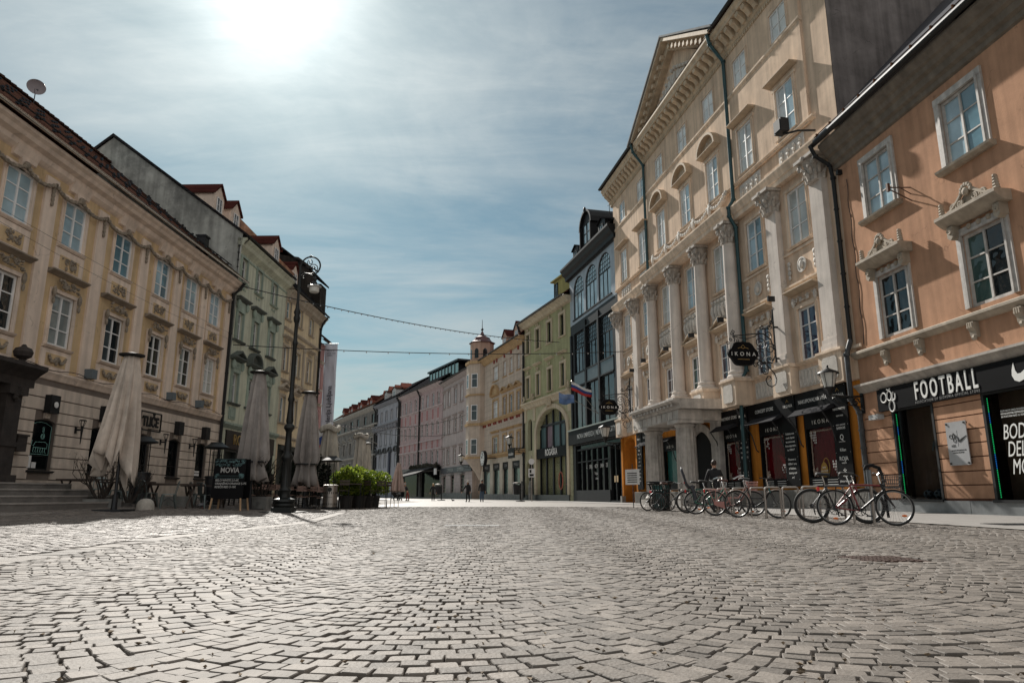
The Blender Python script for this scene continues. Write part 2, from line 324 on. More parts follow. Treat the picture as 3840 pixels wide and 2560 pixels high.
def stones(name,cx,cy,th,ax,ay,rng,m,zf=None,oct_=True,h=.02):
    """all stones as one mesh; each a rounded top on a skirt, slightly tilted"""
    n=len(cx); 
    if oct_:
        c=.84; base=np.array([(-1,-c),(-c,-1),(c,-1),(1,-c),(1,c),(c,1),(-c,1),(-1,c)])
    else: base=np.array([(-1,-1),(1,-1),(1,1),(-1,1)],float)
    K=len(base)
    jit=1+rng.uniform(-.09,.09,(n,K,2)); P=base[None]*jit
    P=P*np.stack([ax,ay],1)[:,None,:]
    z0=rng.normal(0,.0022,n); tx=rng.normal(0,.016,n); ty=rng.normal(0,.016,n)
    rings=[]
    for s,dz in ((.91,0.0),(.97,-.003),(1.0,-.012),(1.01,-.05)):
        Q=P*s; z=z0[:,None]+dz+(Q[:,:,0]*tx[:,None]+Q[:,:,1]*ty[:,None])
        x=cx[:,None]+Q[:,:,0]*np.cos(th)[:,None]-Q[:,:,1]*np.sin(th)[:,None]
        y=cy[:,None]+Q[:,:,0]*np.sin(th)[:,None]+Q[:,:,1]*np.cos(th)[:,None]
        if zf is not None: z=z+zf(cx,cy)[:,None]
        rings.append(np.stack([x,y,z],2))
    V=np.concatenate(rings,1); NV=4*K
    fl=[list(range(K))]
    for r in range(3):
        for k in range(K): k2=(k+1)%K; fl.append([r*K+k,(r+1)*K+k,(r+1)*K+k2,r*K+k2])
    sizes=np.array([len(f) for f in fl]); flat=np.array(sum(fl,[])) 
    idx=(flat[None]+(np.arange(n)*NV)[:,None]).ravel(); cnt=np.tile(sizes,n); st=np.concatenate([[0],np.cumsum(cnt)[:-1]])
    me=bpy.data.meshes.new(name); me.vertices.add(n*NV); me.vertices.foreach_set('co',V.reshape(-1)); me.loops.add(len(idx)); me.loops.foreach_set('vertex_index',idx.astype(np.int32))
    me.polygons.add(len(cnt)); me.polygons.foreach_set('loop_start',st.astype(np.int32)); me.polygons.foreach_set('loop_total',cnt.astype(np.int32)); me.polygons.foreach_set('use_smooth',[False]*len(cnt))
    me.update(calc_edges=True); me.materials.append(m)
    o=bpy.data.objects.new(name,me); C.objects.link(o); return tag(o,kind='structure')
rng=np.random.default_rng(3)
def inview(x,y,mg=1.6): return (np.abs(x)<.76*y+mg)&(y>1.6)
SLOT=(3.12,3.80,6.48,7.09)   # iron cover set in the paving
def segmental(ymin,ymax):
    X=[];Y=[];T=[];A=[];Bv=[]
    Wb=2.02; Rr=1.42; s=.094
    for k in range(-5,7):
        xc=.6-Wb/2+Wb*k
        for j in range(int(ymin/s)-6,int(ymax/s)+8):
            amax=math.asin(Wb/2/Rr); ph=(j%2)*.5; y0=j*s+rng.normal(0,.006)
            L_=2*amax*Rr; nn=int(L_/.104); st=L_/nn; off=ph*st+rng.uniform(-.02,.02)
            for i in range(nn+1):
                a=-amax+((i+off/st-.0)*st)/Rr
                if a>amax+.02: continue
                w=st*rng.uniform(.87,.985)
                X.append(xc+Rr*sin(a)); Y.append(y0+Rr*(1-cos(a))); T.append(a); A.append(w/2); Bv.append(s*rng.uniform(.435,.492))
    return [np.array(q) for q in (X,Y,T,A,Bv)]
X,Y,T,A,Bv=segmental(1.5,36)
def xline(y): return np.interp(y,[0,6.2,10.4,15.5,24,36],[-4.2,-4.45,-4.75,-4.35,-5.6,-8.5])   # joint between the two pavings
def xcurb(y): return np.interp(y,[c[1] for c in curb[:6]],[c[0] for c in curb[:6]])
ok=inview(X,Y)&(X>xline(Y)+.1)&(X<xcurb(Y)-.06)&(Y<36)&~((X>SLOT[0])&(X<SLOT[1])&(Y>SLOT[2])&(Y<SLOT[3]))
nr=ok&(Y<11); fr=ok&(Y>=11)
stones('cobbled_street',X[nr],Y[nr],T[nr],A[nr],Bv[nr],rng,cobm)
stones('cobbled_street',X[fr],Y[fr],T[fr],A[fr],Bv[fr],rng,cobm,oct_=False)
# strip of larger slabs along the joint
ys=np.arange(2,36,.36); stones('paving_strip',xline(ys)-.12,ys,np.full(len(ys),.02),np.full(len(ys),.17),np.full(len(ys),.165),rng,cobm)
# the terrace side rises gently to the house fronts
def terr(x,y):
    d=np.clip((-8.0-x)/8.0,0,1); return .42*d*np.clip((y-14)/8,0,1)
gx,gy=np.meshgrid(np.arange(-22,8,.145),np.arange(-2,40,.125)); gx=gx+(np.arange(gx.shape[0])%2)[:,None]*.07; gx=gx.ravel()+rng.normal(0,.008,gx.size); gy=gy.ravel()+rng.normal(0,.006,gy.size)+.05*np.sin(gx*1.7)
th=np.full(gx.size,.25)+rng.normal(0,.05,gx.size); rx=gx*cos(.25)-gy*sin(.25)+3; ry=gx*sin(.25)+gy*cos(.25)+2
ok=inview(rx,ry)&(rx<xline(ry)-.33)&(rx>-15.8)&(ry<35.5)
stones('side_paving',rx[ok],ry[ok],th[ok],rng.uniform(.055,.068,ok.sum()),rng.uniform(.045,.056,ok.sum()),rng,cobm2,zf=terr,oct_=False)
v=[];f=[]; xs=[-17,-16,-14,-12,-10,-8,-7.6]; yy=[-2,8,14,16,18,20,22,36,60,64]
for y in yy:
    for x in xs: v.append((x,y,float(terr(np.array([x]),np.array([y]))[0])-.02 if y<=36 else .42*min(max((-8-x)/8,0),1)-.012*(1)))
for j in range(len(yy)-1):
    for i in range(len(xs)-1): a=j*len(xs)+i; f.append((a,a+1,a+len(xs)+1,a+len(xs)))
me=bpy.data.meshes.new('terrace_ground'); me.from_pydata(v,[],f); me.materials.append(mat('terrace_paving',(.2,.185,.17),.8,var=.3,scale=5,bump=1,bscale=12)); o=bpy.data.objects.new('terrace_ground',me); C.objects.link(o); tag(o,kind='structure')
def tz(x,y): return float(terr(np.array([x]),np.array([min(y,60)]))[0])
# ---------------------------------------------------------------- buildings
def wall_mb(x0,x1,z0,z1,holes,d=.22,B=None,y=0):
    B=B or MB(); xs=sorted({x0,x1}|{h[0] for h in holes}|{h[1] for h in holes}); zs=sorted({z0,z1}|{h[2] for h in holes}|{h[3] for h in holes})
    for i in range(len(xs)-1):
        run=None
        for j in range(len(zs)-1):
            cx=(xs[i]+xs[i+1])/2; cz=(zs[j]+zs[j+1])/2
            if any(h[0]<cx<h[1] and h[2]<cz<h[3] for h in holes): continue
            B.quad((xs[i],y,zs[j]),(xs[i+1],y,zs[j]),(xs[i+1],y,zs[j+1]),(xs[i],y,zs[j+1]))
    for h in holes:
        a,b,c,e=h[:4]; rise=h[4] if len(h)>4 else 0; dd=h[5] if len(h)>5 else d
        B.quad((a,y,c),(a,y+dd,c),(a,y+dd,e-rise),(a,y,e-rise)); B.quad((b,y+dd,c),(b,y,c),(b,y,e-rise),(b,y+dd,e-rise)); B.quad((a,y,c),(b,y,c),(b,y+dd,c),(a,y+dd,c))
        if not rise: B.quad((a,y+dd,e),(b,y+dd,e),(b,y,e),(a,y,e))
        else:
            n=14; m=(a+b)/2; w=(b-a)/2
            P=[(m-w*cos(pi*k/n),e-rise+rise*sin(pi*k/n)) for k in range(n+1)]
            for k in range(n):
                p,q=P[k],P[k+1]
                B.quad((p[0],y,p[1]),(q[0],y,q[1]),(q[0],y,e),(p[0],y,e)); B.quad((p[0],y+dd,p[1]),(q[0],y+dd,q[1]),(q[0],y,q[1]),(p[0],y,p[1]))
    return B
_wc={}
def cached(key,fn):
    if key not in _wc: _wc[key]=fn()
    return _wc[key]
def frame_mesh(w,h,cols,rows,fr,m,rise=0,mull=None):
    def f():
        B=MB(); t=fr; mu=mull or fr*.8
        B.box(-w/2,-w/2+t,-.04,.06,0,h-rise); B.box(w/2-t,w/2,-.04,.06,0,h-rise); B.box(-w/2+t,w/2-t,-.04,.06,0,t)
        if not rise: B.box(-w/2+t,w/2-t,-.04,.06,h-t,h)
        else:
            n=12
            for k in range(n):
                a,b=pi*k/n,pi*(k+1)/n
                o=[(-(w/2)*cos(a),h-rise+rise*sin(a)),(-(w/2)*cos(b),h-rise+rise*sin(b)),(-(w/2-t)*cos(b),h-rise+(rise-t)*sin(b)),(-(w/2-t)*cos(a),h-rise+(rise-t)*sin(a))]
                B.prism(o,-.04,.06)
        for c in range(1,cols):
            x=-w/2+w*c/cols; B.box(x-mu/2,x+mu/2,-.045,.05,t,h-t)
        rl=rows if isinstance(rows,(list,tuple)) else [k/rows for k in range(1,rows)]
        for q in rl:
            z=h*q; B.box(-w/2+t,w/2-t,-.025,.04,z-mu*.28,z+mu*.28)
        return B.mesh('window',m)
    return cached(('f',w,h,cols,tuple(rows) if isinstance(rows,list) else rows,fr,m.name,rise,mull),f)
def pane_mesh(w,h,m,rise=0):
    def f():
        if rise:
            n=12; P=[(-w/2+.01,.01),(w/2-.01,.01)]+[((w/2-.01)*cos(pi*k/n),h-rise+(rise-.01)*sin(pi*k/n)) for k in range(n+1)]
            return MB().prism(P,.0,.02).mesh('pane',m)
        return MB().box(-w/2+.01,w/2-.01,.0,.02,.01,h-.01).mesh('pane',m)
    return cached(('p',w,h,m.name,rise),f)
def surround_mesh(w,h,d,t,pr,m,ears=0):
    def f():
        B=MB(); y0=-d-pr; y1=-d+.02
        B.box(-w/2-t,-w/2,y0,y1,0,h); B.box(w/2,w/2+t,y0,y1,0,h); B.box(-w/2-t-ears,w/2+t+ears,y0-.015,y1,h,h+t)
        B.box(-w/2-t*.35,-w/2,y0-.03,y0,0,h); B.box(w/2,w/2+t*.35,y0-.03,y0,0,h); B.box(-w/2-t*.35,w/2+t*.35,y0-.035,y0-.01,h,h+t*.35)
        return B.mesh('window_surround',m)
    return cached(('s',w,h,d,t,pr,m.name,ears),f)
def sill_mesh(w,d,m,pr=.16,hh=.1):
    return cached(('sill',w,d,m.name,pr,hh),lambda:MB().profx([(-d-pr,-.02),(-d-pr+.02,-hh*.5),(-d-pr*.5,-hh),(-d+.02,-hh),(-d+.02,0),(.0,0)],-w/2,w/2).mesh('sill',m))
def hood_mesh(kind,w,d,m,pr=.32,hh=.22):
    def f():
        B=MB(); y1=-d+.02
        B.profx([(-d-pr,hh),(-d-pr,hh*.7),(-d-pr*.75,hh*.5),(-d-pr*.4,hh*.25),(-d-.05,0),(y1,0),(y1,hh)],-w/2,w/2)
        if kind=='pedi':
            a=w*.24
            B.prism([(-w/2,hh),(-w/2+.14,hh),(0,hh+a-.12),(w/2-.14,hh),(w/2,hh),(0,hh+a)],-d-pr,y1); B.prism([(-w/2+.14,hh),(w/2-.14,hh),(0,hh+a-.12)],-d-pr*.25,y1)
        if kind=='arch':
            n=10; a=w*.42
            for k in range(n):
                p,q=pi*k/n,pi*(k+1)/n
                B.prism([(-w/2*cos(p),hh+a*sin(p)),(-w/2*cos(q),hh+a*sin(q)),(-(w/2-.14)*cos(q),hh+(a-.14)*sin(q)),(-(w/2-.14)*cos(p),hh+(a-.14)*sin(p))][::-1],-d-pr,y1)
            B.prism([(w/2*.9*cos(pi*k/n),hh+a*.9*sin(pi*k/n)) for k in range(n+1)],-d-pr*.25,y1)
        return B.mesh('hood',m)
    return cached(('h',kind,w,d,m.name,pr,hh),f)
WR=random.Random(21)
def PAL():
    g2=glass('blue_reflecting_glass',(.12,.22,.27)); g3=glass('half_drawn_glass',(.22,.25,.25)); g4=glass('lace_glass',(.50,.52,.50))
    return {'curtain_and_sky_glass':[gsky,gsky,g2],'net_and_sky_glass':[glight,glight,glight,gsky,g4],'dark_glass':[gdark,gdark,gmid,g3] ,'dim_glass':[gmid,gdark,g3,g2],'green_curtained_glass':[gteal,gteal,gdark]}
def window(root,xc,z,w,h,pane,fm,d=.2,cols=2,rows=3,fr=.07,rise=0,sur=None,sill=None,hood=None,y=0,mull=None):
    o=put('window',frame_mesh(w,h,cols,rows,fr,fm,rise,mull),root,(xc,y+d,z))
    if cols==2 and not rise:      # two casements, each with its own curtain or reflection
        for sx in (-1,1):
            m=pane_mesh(w/2,h,WR.choice(PAL().get(pane.name,[pane])),0); put('pane',m,o,(sx*w/4,WR.uniform(0,.006),0),(WR.uniform(-.012,.012),0,WR.uniform(-.03,.03)))
    else: put('pane',pane_mesh(w,h,pane,rise),o)
    if sur: put('window_surround',surround_mesh(w,h,d,sur[0],sur[1],sur[2],sur[3] if len(sur)>3 else 0),o)
    if sill: put('sill',sill_mesh(w+sill[0],d,sill[1],*(sill[2:])),o)
    if hood: put('hood',hood_mesh(hood[0],w+hood[1],d,hood[3],*(hood[4:])),o,(0,0,h+hood[2]))
    return o
def root_of(name,ax,ay,deg,right,label,cat='building',group='houses along the street'):
    s,c=sin(R(deg)),cos(R(deg)); rz=math.atan2(-c,-s) if right else math.atan2(c,s)
    return empty(name,(ax,ay,0),rz,label,cat,group)
def cornice(root,x0,x1,prof,m,name='cornice',extra=None):
    B=MB().profx(prof,x0,x1)
    if extra: extra(B)
    return B.build(name,m,root)
def roof(root,x0,x1,ez,ry,rz_,m,oh=.5,by=None,bz=None,name='roof',th=.14):
    by=by or ry*2; bz=ez if bz is None else bz
    return MB().profx([(-oh,ez-.02),(-oh,ez+th),(ry,rz_+th),(by,bz+th),(by,bz-.02),(ry,rz_-.06)],x0,x1).build(name,m,root)
def ridge_cap(root,x0,x1,y,z,m):
    B=MB(); n=int((x1-x0)/.4)
    for k in range(n): B.tube([(x0+(x1-x0)*k/n,y,z),(x0+(x1-x0)*(k+1)/n+.03,y,z+.03)],[.1,.12],6)
    return B.build('ridge_tiles',m,root)
def gutter(root,x0,x1,y,z,m=None,r=.09):
    B=MB(); n=8; p=[(y+r*cos(pi+pi*k/n),z+r*sin(pi+pi*k/n)) for k in range(n+1)]; q=[(y+(r-.015)*cos(pi+pi*k/n),z+.004+(r-.015)*sin(pi+pi*k/n)) for k in range(n,-1,-1)]
    return B.profx(p+q,x0,x1).build('gutter',m or gutterm,root,True)
def downpipe(root,pts,m=None,r=.06,name='downpipe'):
    B=MB().tube(pts,r,8)
    for p in pts[1:-1]: B.tube([(p[0],p[1],p[2]-.05),(p[0],p[1],p[2]+.05)],r*1.35,8)
    a,b=pts[-2],pts[-1]
    for k in range(1,5):
        q=[a[i]+(b[i]-a[i])*k/5 for i in range(3)]; B.tube([(q[0],q[1],q[2]-.03),(q[0],q[1],q[2]+.03)],r*1.3,8)
    return B.build(name,m or iron,root,True)
def body(root,x0,x1,z0,z1,depth,m,name='side_wall',front=.25):
    """side and back walls behind the front"""
    B=MB(); B.quad((x0,.0,z0),(x0,depth,z0),(x0,depth,z1),(x0,.0,z1)); B.quad((x1,depth,z0),(x1,.0,z0),(x1,.0,z1),(x1,depth,z1)); B.quad((x0,depth,z0),(x1,depth,z0),(x1,depth,z1),(x0,depth,z1))
    B.quad((x0+.02,.45,z0),(x1-.02,.45,z0),(x1-.02,.45,z1-.02),(x0+.02,.45,z1-.02))
    return B.build(name,m,root)
def dormer(root,xc,w,y0,z0,h,dep,wm,rm,pane,ph=.55,win=True,fm=None,label=None):
    """gabled dormer: box, window, little roof"""
    B=MB(); B.prism([(-w/2,0),(w/2,0),(w/2,h),(0,h+ph),(-w/2,h)],0,dep); o=B.build('dormer',wm,root,loc=(xc,y0,z0))
    ov=.14; r_=MB(); a=ph/(w/2)
    for s in (-1,1):
        p=[(0,h+ph+.02),(s*(w/2+ov),h-a*ov+.02),(s*(w/2+ov),h-a*ov+.12),(0,h+ph+.13)]
        r_.prism(p if s<0 else p[::-1],-ov,dep)
    r_.build('dormer_roof',rm,o)
    ww,hh=w*.5,h*.72
    f=put('dormer_window',frame_mesh(round(ww,2),round(hh,2),2,2,.05,fm or whitef),o,(0,-.03,h*.14))
    P=MB().box(-ww/2,ww/2,.0,.02,0,hh).build('dormer_pane',pane,o,loc=(0,-.02,h*.14)); 
    return o
def relief_mb(B,xc,zc,w,h,y,seed,dens=26,deep=.07,scrolls=3):
    r=random.Random(seed)
    for k in range(dens):
        x=xc+r.uniform(-.5,.5)*w*.86; z=zc+r.uniform(-.5,.5)*h*.8; s=r.uniform(.5,1)*min(w,h)*.11
        B.ell((x,y,z),(s*r.uniform(.8,1.8),deep*r.uniform(.6,1),s*r.uniform(.8,1.8)),6,4)
    for k in range(scrolls):
        sx=-1 if k%2 else 1; B.tube(spiral(xc+sx*w*(.16+.1*(k//2)),zc+r.uniform(-.1,.1)*h,.02,min(w,h)*.3,r.uniform(0,6),1.4*sx,y),deep*.45,5)
    return B
def festoon(B,x0,z0,x1,z1,sag,r,y,n=12):
    P=[(x0+(x1-x0)*t,y-.02,z0+(z1-z0)*t-sag*4*t*(1-t)) for t in [k/n for k in range(n+1)]]
    B.tube(P,[r*(.7+.5*sin(pi*k/n)) for k in range(n+1)],6)
    for k,p in enumerate(P): B.ell((p[0],p[1]-r*.4,p[2]),r*(1.05+.35*(k%2)),6,4)
def sign_panel(root,x0,x1,z0,z1,y,m,name='sign_board',th=.06):
    return MB().box(x0,x1,y-th,y,z0,z1).build(name,m,root)

HG='old town houses lining the street'
# ================= ochre house (left foreground)
pl_l=plaster('pale_plaster',(.74,.615,.52),.12); pl_o=plaster('ochre_plaster',(.60,.445,.27),.14); pl_gf=plaster('ground_floor_plaster',(.64,.55,.47),.16)
oc=root_of('ochre_house',-16.6,25.5,1.4,False,'ochre and cream stucco house with garlands under the eaves behind the big closed parasol',group=HG)
wx=[-9.9,-6.75,-3.65,-.68,2.54,5.8,8.65,11.35]; X0,X1=-11.5,13.45
holes=[];gfx=[-3.6,-.7,2.55,5.75,8.55,11.4]
for x in wx:
    holes+= [(x-.62,x+.62,5.84,7.76),(x-.64,x+.64,9.57,11.36)]
for x in gfx: holes.append((x-.6,x+.6,1.43,3.2,.16))
wall_mb(X0,X1,4.75,12.0,[h for h in holes if h[2]>5]).build('wall',pl_o,oc)
# rusticated ground floor: courses with real grooves
B=wall_mb(X0,X1,.2,4.72,[h for h in holes if h[2]<5])
B.build('ground_floor_wall',mat('dark_joint',(.16,.13,.11),.9,var=.2),oc)  # dark joint colour seen between the courses
B=MB(); zc=[.45,1.1,1.5,1.9,2.3,2.7,3.1,3.5,3.95,4.4]
for i in range(len(zc)-1):
    a,b=zc[i]+.02,zc[i+1]-.02; segs=[X0]+[v for x in gfx for v in (x-.6,x+.6)]+[X1]
    if b<1.43 or a>3.3: B.box(X0,X1,-.045,.0,a,b)
    else:
        for k in range(0,len(segs),2):
            if segs[k+1]>segs[k]: B.box(segs[k],segs[k+1],-.045,0,a,b)
for x in gfx:   # keystones
    B.prism([(x-.12,3.24),(x+.12,3.24),(x+.2,3.9),(x-.2,3.9)],-.08,0); 
B.build('rusticated_courses',pl_gf,oc)
MB().box(X0,X1,-.07,0,.0,.45).box(X0,X1,-.05,0,.46,.5).build('plinth',stone,oc)
MB().profx([(-.16,4.92),(-.16,4.85),(-.1,4.74),(-.05,4.62),(0,4.6),(0,4.95),(-.04,4.95)],X0,X1).build('belt_course',pl_l,oc)
body(oc,X0,X1,0,12.6,12,pl_l)
for k,x in enumerate([(-8.3),(-5.2),-2.15,.95,4.15,7.2,10.0,12.95]):
    MB().box(x-.33,x+.33,-.09,0,4.96,11.75).box(x-.36,x+.36,-.11,-.09,4.96,5.2).build('pilaster',pl_l,oc)
for k,x in enumerate(wx):
    pn=[gsky,gmid,gsky][k%3] if k%2 else gsky
    window(oc,x,9.57,1.28,1.79,gsky,whitef,.05,2,3,.09,sill=(.3,pl_l,.14,.12),sur=(.14,.05,pl_l))
    window(oc,x,5.84,1.24,1.92,gdark if k!=7 else glight,whitef,.07,2,3,.09,sill=(.35,pl_l,.16,.12),sur=(.14,.06,pl_l),hood=('flat',.9,.62,mat('hood_stone',(.27,.225,.18),.8,var=.3),.28,.16))
    B=MB().box(x-.82,x+.82,-.05,0,8.6,9.43); B.box(x-.82,x+.82,-.05,0,4.96,5.7); B.split('apron_panel',pl_l,oc)
    MB().box(x-.55,x+.55,-.06,-.05,8.68,9.2).box(x-.55,x+.55,-.06,-.05,5.1,5.55).split('recessed_field',pl_o,oc)
    B=MB(); relief_mb(B,x,8.95,1.0,.5,-.08,k,18,.05,3); relief_mb(B,x,8.1,1.35,.4,-.2,k+50,26,.09,2)
    for s in (-1,1): B.ell((x+s*.72,-.16,7.75),(.07,.08,.22),6,5); B.ell((x+s*.72,-.16,7.42),(.05,.06,.14),6,5)
    for s in (-1,1): festoon(B,x+s*.45,5.45,x+s*.05,5.42,.18,.045,-.08,8)
    B.ell((x,-.09,5.3),(.09,.05,.16),6,5); B.split('stucco_ornament',relief,oc,True,gap=.13)
    # keyed break of the cornice above each window
    MB().profx([(-.24,12.1),(-.2,12.0),(-.13,11.85),(-.1,11.72),(0,11.68),(0,12.12)],x-.55,x+.55).build('cornice_break',pl_l,oc)
    MB().prism([(x-.13,11.36),(x+.13,11.36),(x+.2,11.75),(x-.2,11.75)],-.14,0).build('keystone',pl_l,oc)
B=MB()
pk=sorted([-8.3,-5.2,-2.15,.95,4.15,7.2,10.0,12.95]+wx)
for a,b in zip(pk[:-1],pk[1:]): festoon(B,a,11.5,b,11.5,.26,.06,-.17,12)
for x in [-8.3,-5.2,-2.15,.95,4.15,7.2,10.0,12.95]:
    for k in range(5): B.ell((x,-.14,11.42-.16*k),(.09-.008*k,.06,.11),6,4)
for x in wx: B.ell((x,-.2,11.52),(.15,.09,.14),7,5)
B.build('garland',relief,oc,True)
cornice(oc,X0,X1+.15,[(-.62,12.62),(-.62,12.5),(-.5,12.42),(-.42,12.3),(-.22,12.22),(-.18,12.05),(-.08,11.95),(0,11.9),(0,12.62)],pl_l)
roof(oc,X0,X1,12.66,8.3,20.2,tile,.75,18,13); ridge_cap(oc,X0,X1,8.3,20.4,tile)
gutter(oc,X0,X1+.2,-.78,12.74,mat('bright_gutter',(.55,.53,.5),.22,1,var=.2))
B=MB()     # snow guards on the roof
for k in range(26):
    x=X0+1+k*.95
    for j in range(9): 
        y=.3+j*.75; B.box(x-.05+.18*((j*7)%3),x+.05+.18*((j*7)%3),y,y+.1,12.85+(y+.75)*.833,12.93+(y+.75)*.833)
B.tube([(X0,.2,13.75),(X1,.2,13.75)],.03,5).build('snow_guard',iron2,oc)
MB().box(12.0,12.5,1.2,1.7,13.9,15.0).box(11.95,12.55,1.15,1.75,15.0,15.1).build('roof_vent',iron2,oc)
downpipe(oc,[(13.3,-.75,12.6),(13.3,-.5,12.2),(13.28,-.16,11.9),(13.28,-.14,.4)],iron,.085)
# portal of dark stone at the left edge
ps=mat('dark_portal_stone',(.035,.028,.025),.8,var=.4,scale=3,bump=.5)
B=MB(); 
for x in (-5.9,-3.15): B.box(x-.42,x+.42,-.75,0,.3,1.2).box(x-.34,x+.34,-.62,0,1.2,3.75).box(x-.42,x+.42,-.75,0,3.75,4.05).box(x-.38,x+.38,-.66,0,2.1,2.25)
B.profx([(-1.1,4.75),(-1.1,4.62),(-.85,4.45),(-.7,4.3),(-.7,4.05),(0,4.05),(0,4.75)],-6.6,-2.45)
for x in (-5.9,-3.05): B.lathe([(.16,0),(.2,.06),(.1,.12),(.1,.16),(.26,.26),(.3,.4),(.24,.52),(.1,.58),(.05,.66)],x,-.6,10,4.76)
for k in range(7): B.ell((-3.15+.1*sin(k),-.7,4.0-.07*k),(.18-.02*k,.1,.08),6,4)
B.build('portal',ps,oc)
MB().box(-5.5,-3.5,.02,.06,.3,4.1).build('portal_infill',mat('dark_oak',(.02,.013,.01),.6,var=.3),oc)
for k,x in enumerate(gfx):
    if x<-3: continue
    o=window(oc,x,1.43,1.2,1.77,gshop,iron2,.16,1,[.28],.06,.16,sill=(.16,iron2,.14,.09))
    MB().box(x-.24,x+.24,-.3,-.06,3.42,4.06).build('loudspeaker_box',iron,oc) if x!=5.75 else None
    if x in(-.7,2.55): MB().lathe([(.0,0),(.11,.01),(.11,.03),(0,.04)],0,0,10).build('lamp_disc',white_ink,oc).matrix_local=Matrix.Translation((x,-.31,3.72))@Matrix.Rotation(pi/2,4,'X')
ink=mat('chalk_green',(.25,.5,.45),.7,var=.2)
B=MB(); x=-.7       # chalk drawing on the first window pane
def ln(B,pts,y,r=.008): B.tube([(p[0],y,p[1]) for p in pts],r,4)
ln(B,[(x-.53,1.98),(x+.53,1.98)],.1); ln(B,[(x-.53,1.98),(x-.53,2.98)],.1); ln(B,[(x+.53,1.98),(x+.53,2.98)],.1); ln(B,[(x-.53,2.98),(x-.25,3.08),(x,3.11),(x+.25,3.08),(x+.53,2.98)],.1)
ln(B,[(x-.36,2.45),(x-.4,2.3),(x-.28,2.26),(x-.2,2.4),(x+.3,2.42),(x+.42,2.36),(x+.42,2.2),(x-.25,2.22)],.1)
for k in range(6): ln(B,[(x-.26+.12*k,2.22),(x-.28+.12*k,2.06),(x-.22+.12*k,2.05)],.1)
B.tube(spiral(x+.12,2.62,.03,.12,0,2.2,.1),.008,4); ln(B,[(x+.1,2.75),(x+.1,2.95),(x+.16,2.95),(x+.16,2.75)],.1)
B.build('chalk_drawing',ink,oc)
MB().box(-1.22,-.98,.1,.11,1.5,1.92).box(-.94,-.72,.1,.11,1.5,1.7).build('paper_notice',whitef,oc)
pl_sign=sign_panel(oc,-2.42,-1.98,4.05,4.42,-.06,mat('green_enamel',(.01,.06,.035),.35),'house_number',.02); text('2',.22,white_ink,pl_sign,(-2.2,-.085,4.27),ext=.003); text('Mestni trg',.07,white_ink,pl_sign,(-2.2,-.085,4.12),ext=.003)
B=MB(); zz=.02
for z in (3.4,4.2): B.box(5.05,6.75,-.22,-.17,z-.03,z+.03)
for x in (5.05,6.75): B.box(x-.03,x+.03,-.22,-.17,3.4,4.2)
for x in (5.3,6.5): B.box(x-.02,x+.02,-.2,0,3.9,3.94)
sb=B.build('iron_sign',iron,oc); text('TLIČE',.62,iron,sb,(5.9,-.19,3.77),ext=.02,sx=.85,bold=.02)
for x in (.95,4.1,7.15,10.0):
    B=MB().box(x-.03,x+.03,-.3,-.045,2.95,3.02).box(x-.05,x+.05,-.08,-.04,2.85,3.1); B.lathe([(.015,0),(.05,.62),(.06,.66),(.045,.68)],x,-.3,8,2.45)
    for k in range(6):
        a=2*pi*k/6; B.tube([(x+.05*cos(a),-.3+.05*sin(a),3.12),(x+.12*cos(a),-.3+.12*sin(a),3.34)],.01,4)
    B.lathe([(.11,0),(.13,.02),(.11,.04)],x,-.3,8,3.32).build('torch_lamp',iron,oc)
for x in (1.1,7.3,10.2): MB().box(x-.16,x+.16,-.42,-.1,4.96,5.32).build('floodlight',mat('grey_cabinet',(.12,.15,.17),.5),oc)
B=MB(); P=[(X0+k*.4,-.18-.03*sin(k*1.1),4.98+.06*sin(k*.9)) for k in range(62)]; B.tube(P,.014,4).build('cable',iron2,oc)
MB().box(11.0,11.6,.09,.11,1.55,1.8).build('paper_notice',whitef,oc); text('TAKE AWAY',.11,iron,oc,(11.3,.085,1.68),ext=.002)
B=MB().box(-2.3,-1.85,-.3,-.05,2.0,2.5).box(-2.35,-1.8,-.34,-.05,2.5,2.56).build('letter_box',ps,oc)
# ================= grey-green house
pl_g=plaster('grey_green_plaster',(.56,.58,.47),.16); trim_g=plaster('green_trim',(.34,.41,.355),.18); trim_d=mat('dark_green_trim',(.09,.105,.095),.8,var=.3)
gr=root_of('grey_green_house',-16.6,25.5,1.4,False,'narrow pale grey-green house with sooty bare gable wall and red-tiled dormers',group=HG)
gX=[14.75,17.15,19.85]; G0,G1=13.55,22.2
holes=[]
for x in gX: holes+=[(x-.42,x+.42,z,z+h) for z,h in ((5.8,1.75),(9.5,1.7),(13.05,1.5))]
holes.append((14.1,21.6,.4,4.0))
wall_mb(G0,G1,.2,15.0,holes).build('wall',pl_g,gr)
fw=plaster('sooty_gable_plaster',(.40,.41,.385),.25,.3,dirt=((.13,.135,.13),.35,.5))
MB().add([(G0,-.05,0),(G0,16,0),(G0,16,15.6),(G0,8.3,22.1),(G0,-.28,15.75)],[(0,4,3,2,1)]).build('gable_wall',fw,gr)
MB().quad((G1,0,0),(G1,10,0),(G1,10,15),(G1,0,15)).quad((G0+.02,.45,.2),(G1-.02,.45,.2),(G1-.02,.45,15),(G0+.02,.45,15)).build('side_wall',pl_g,gr)
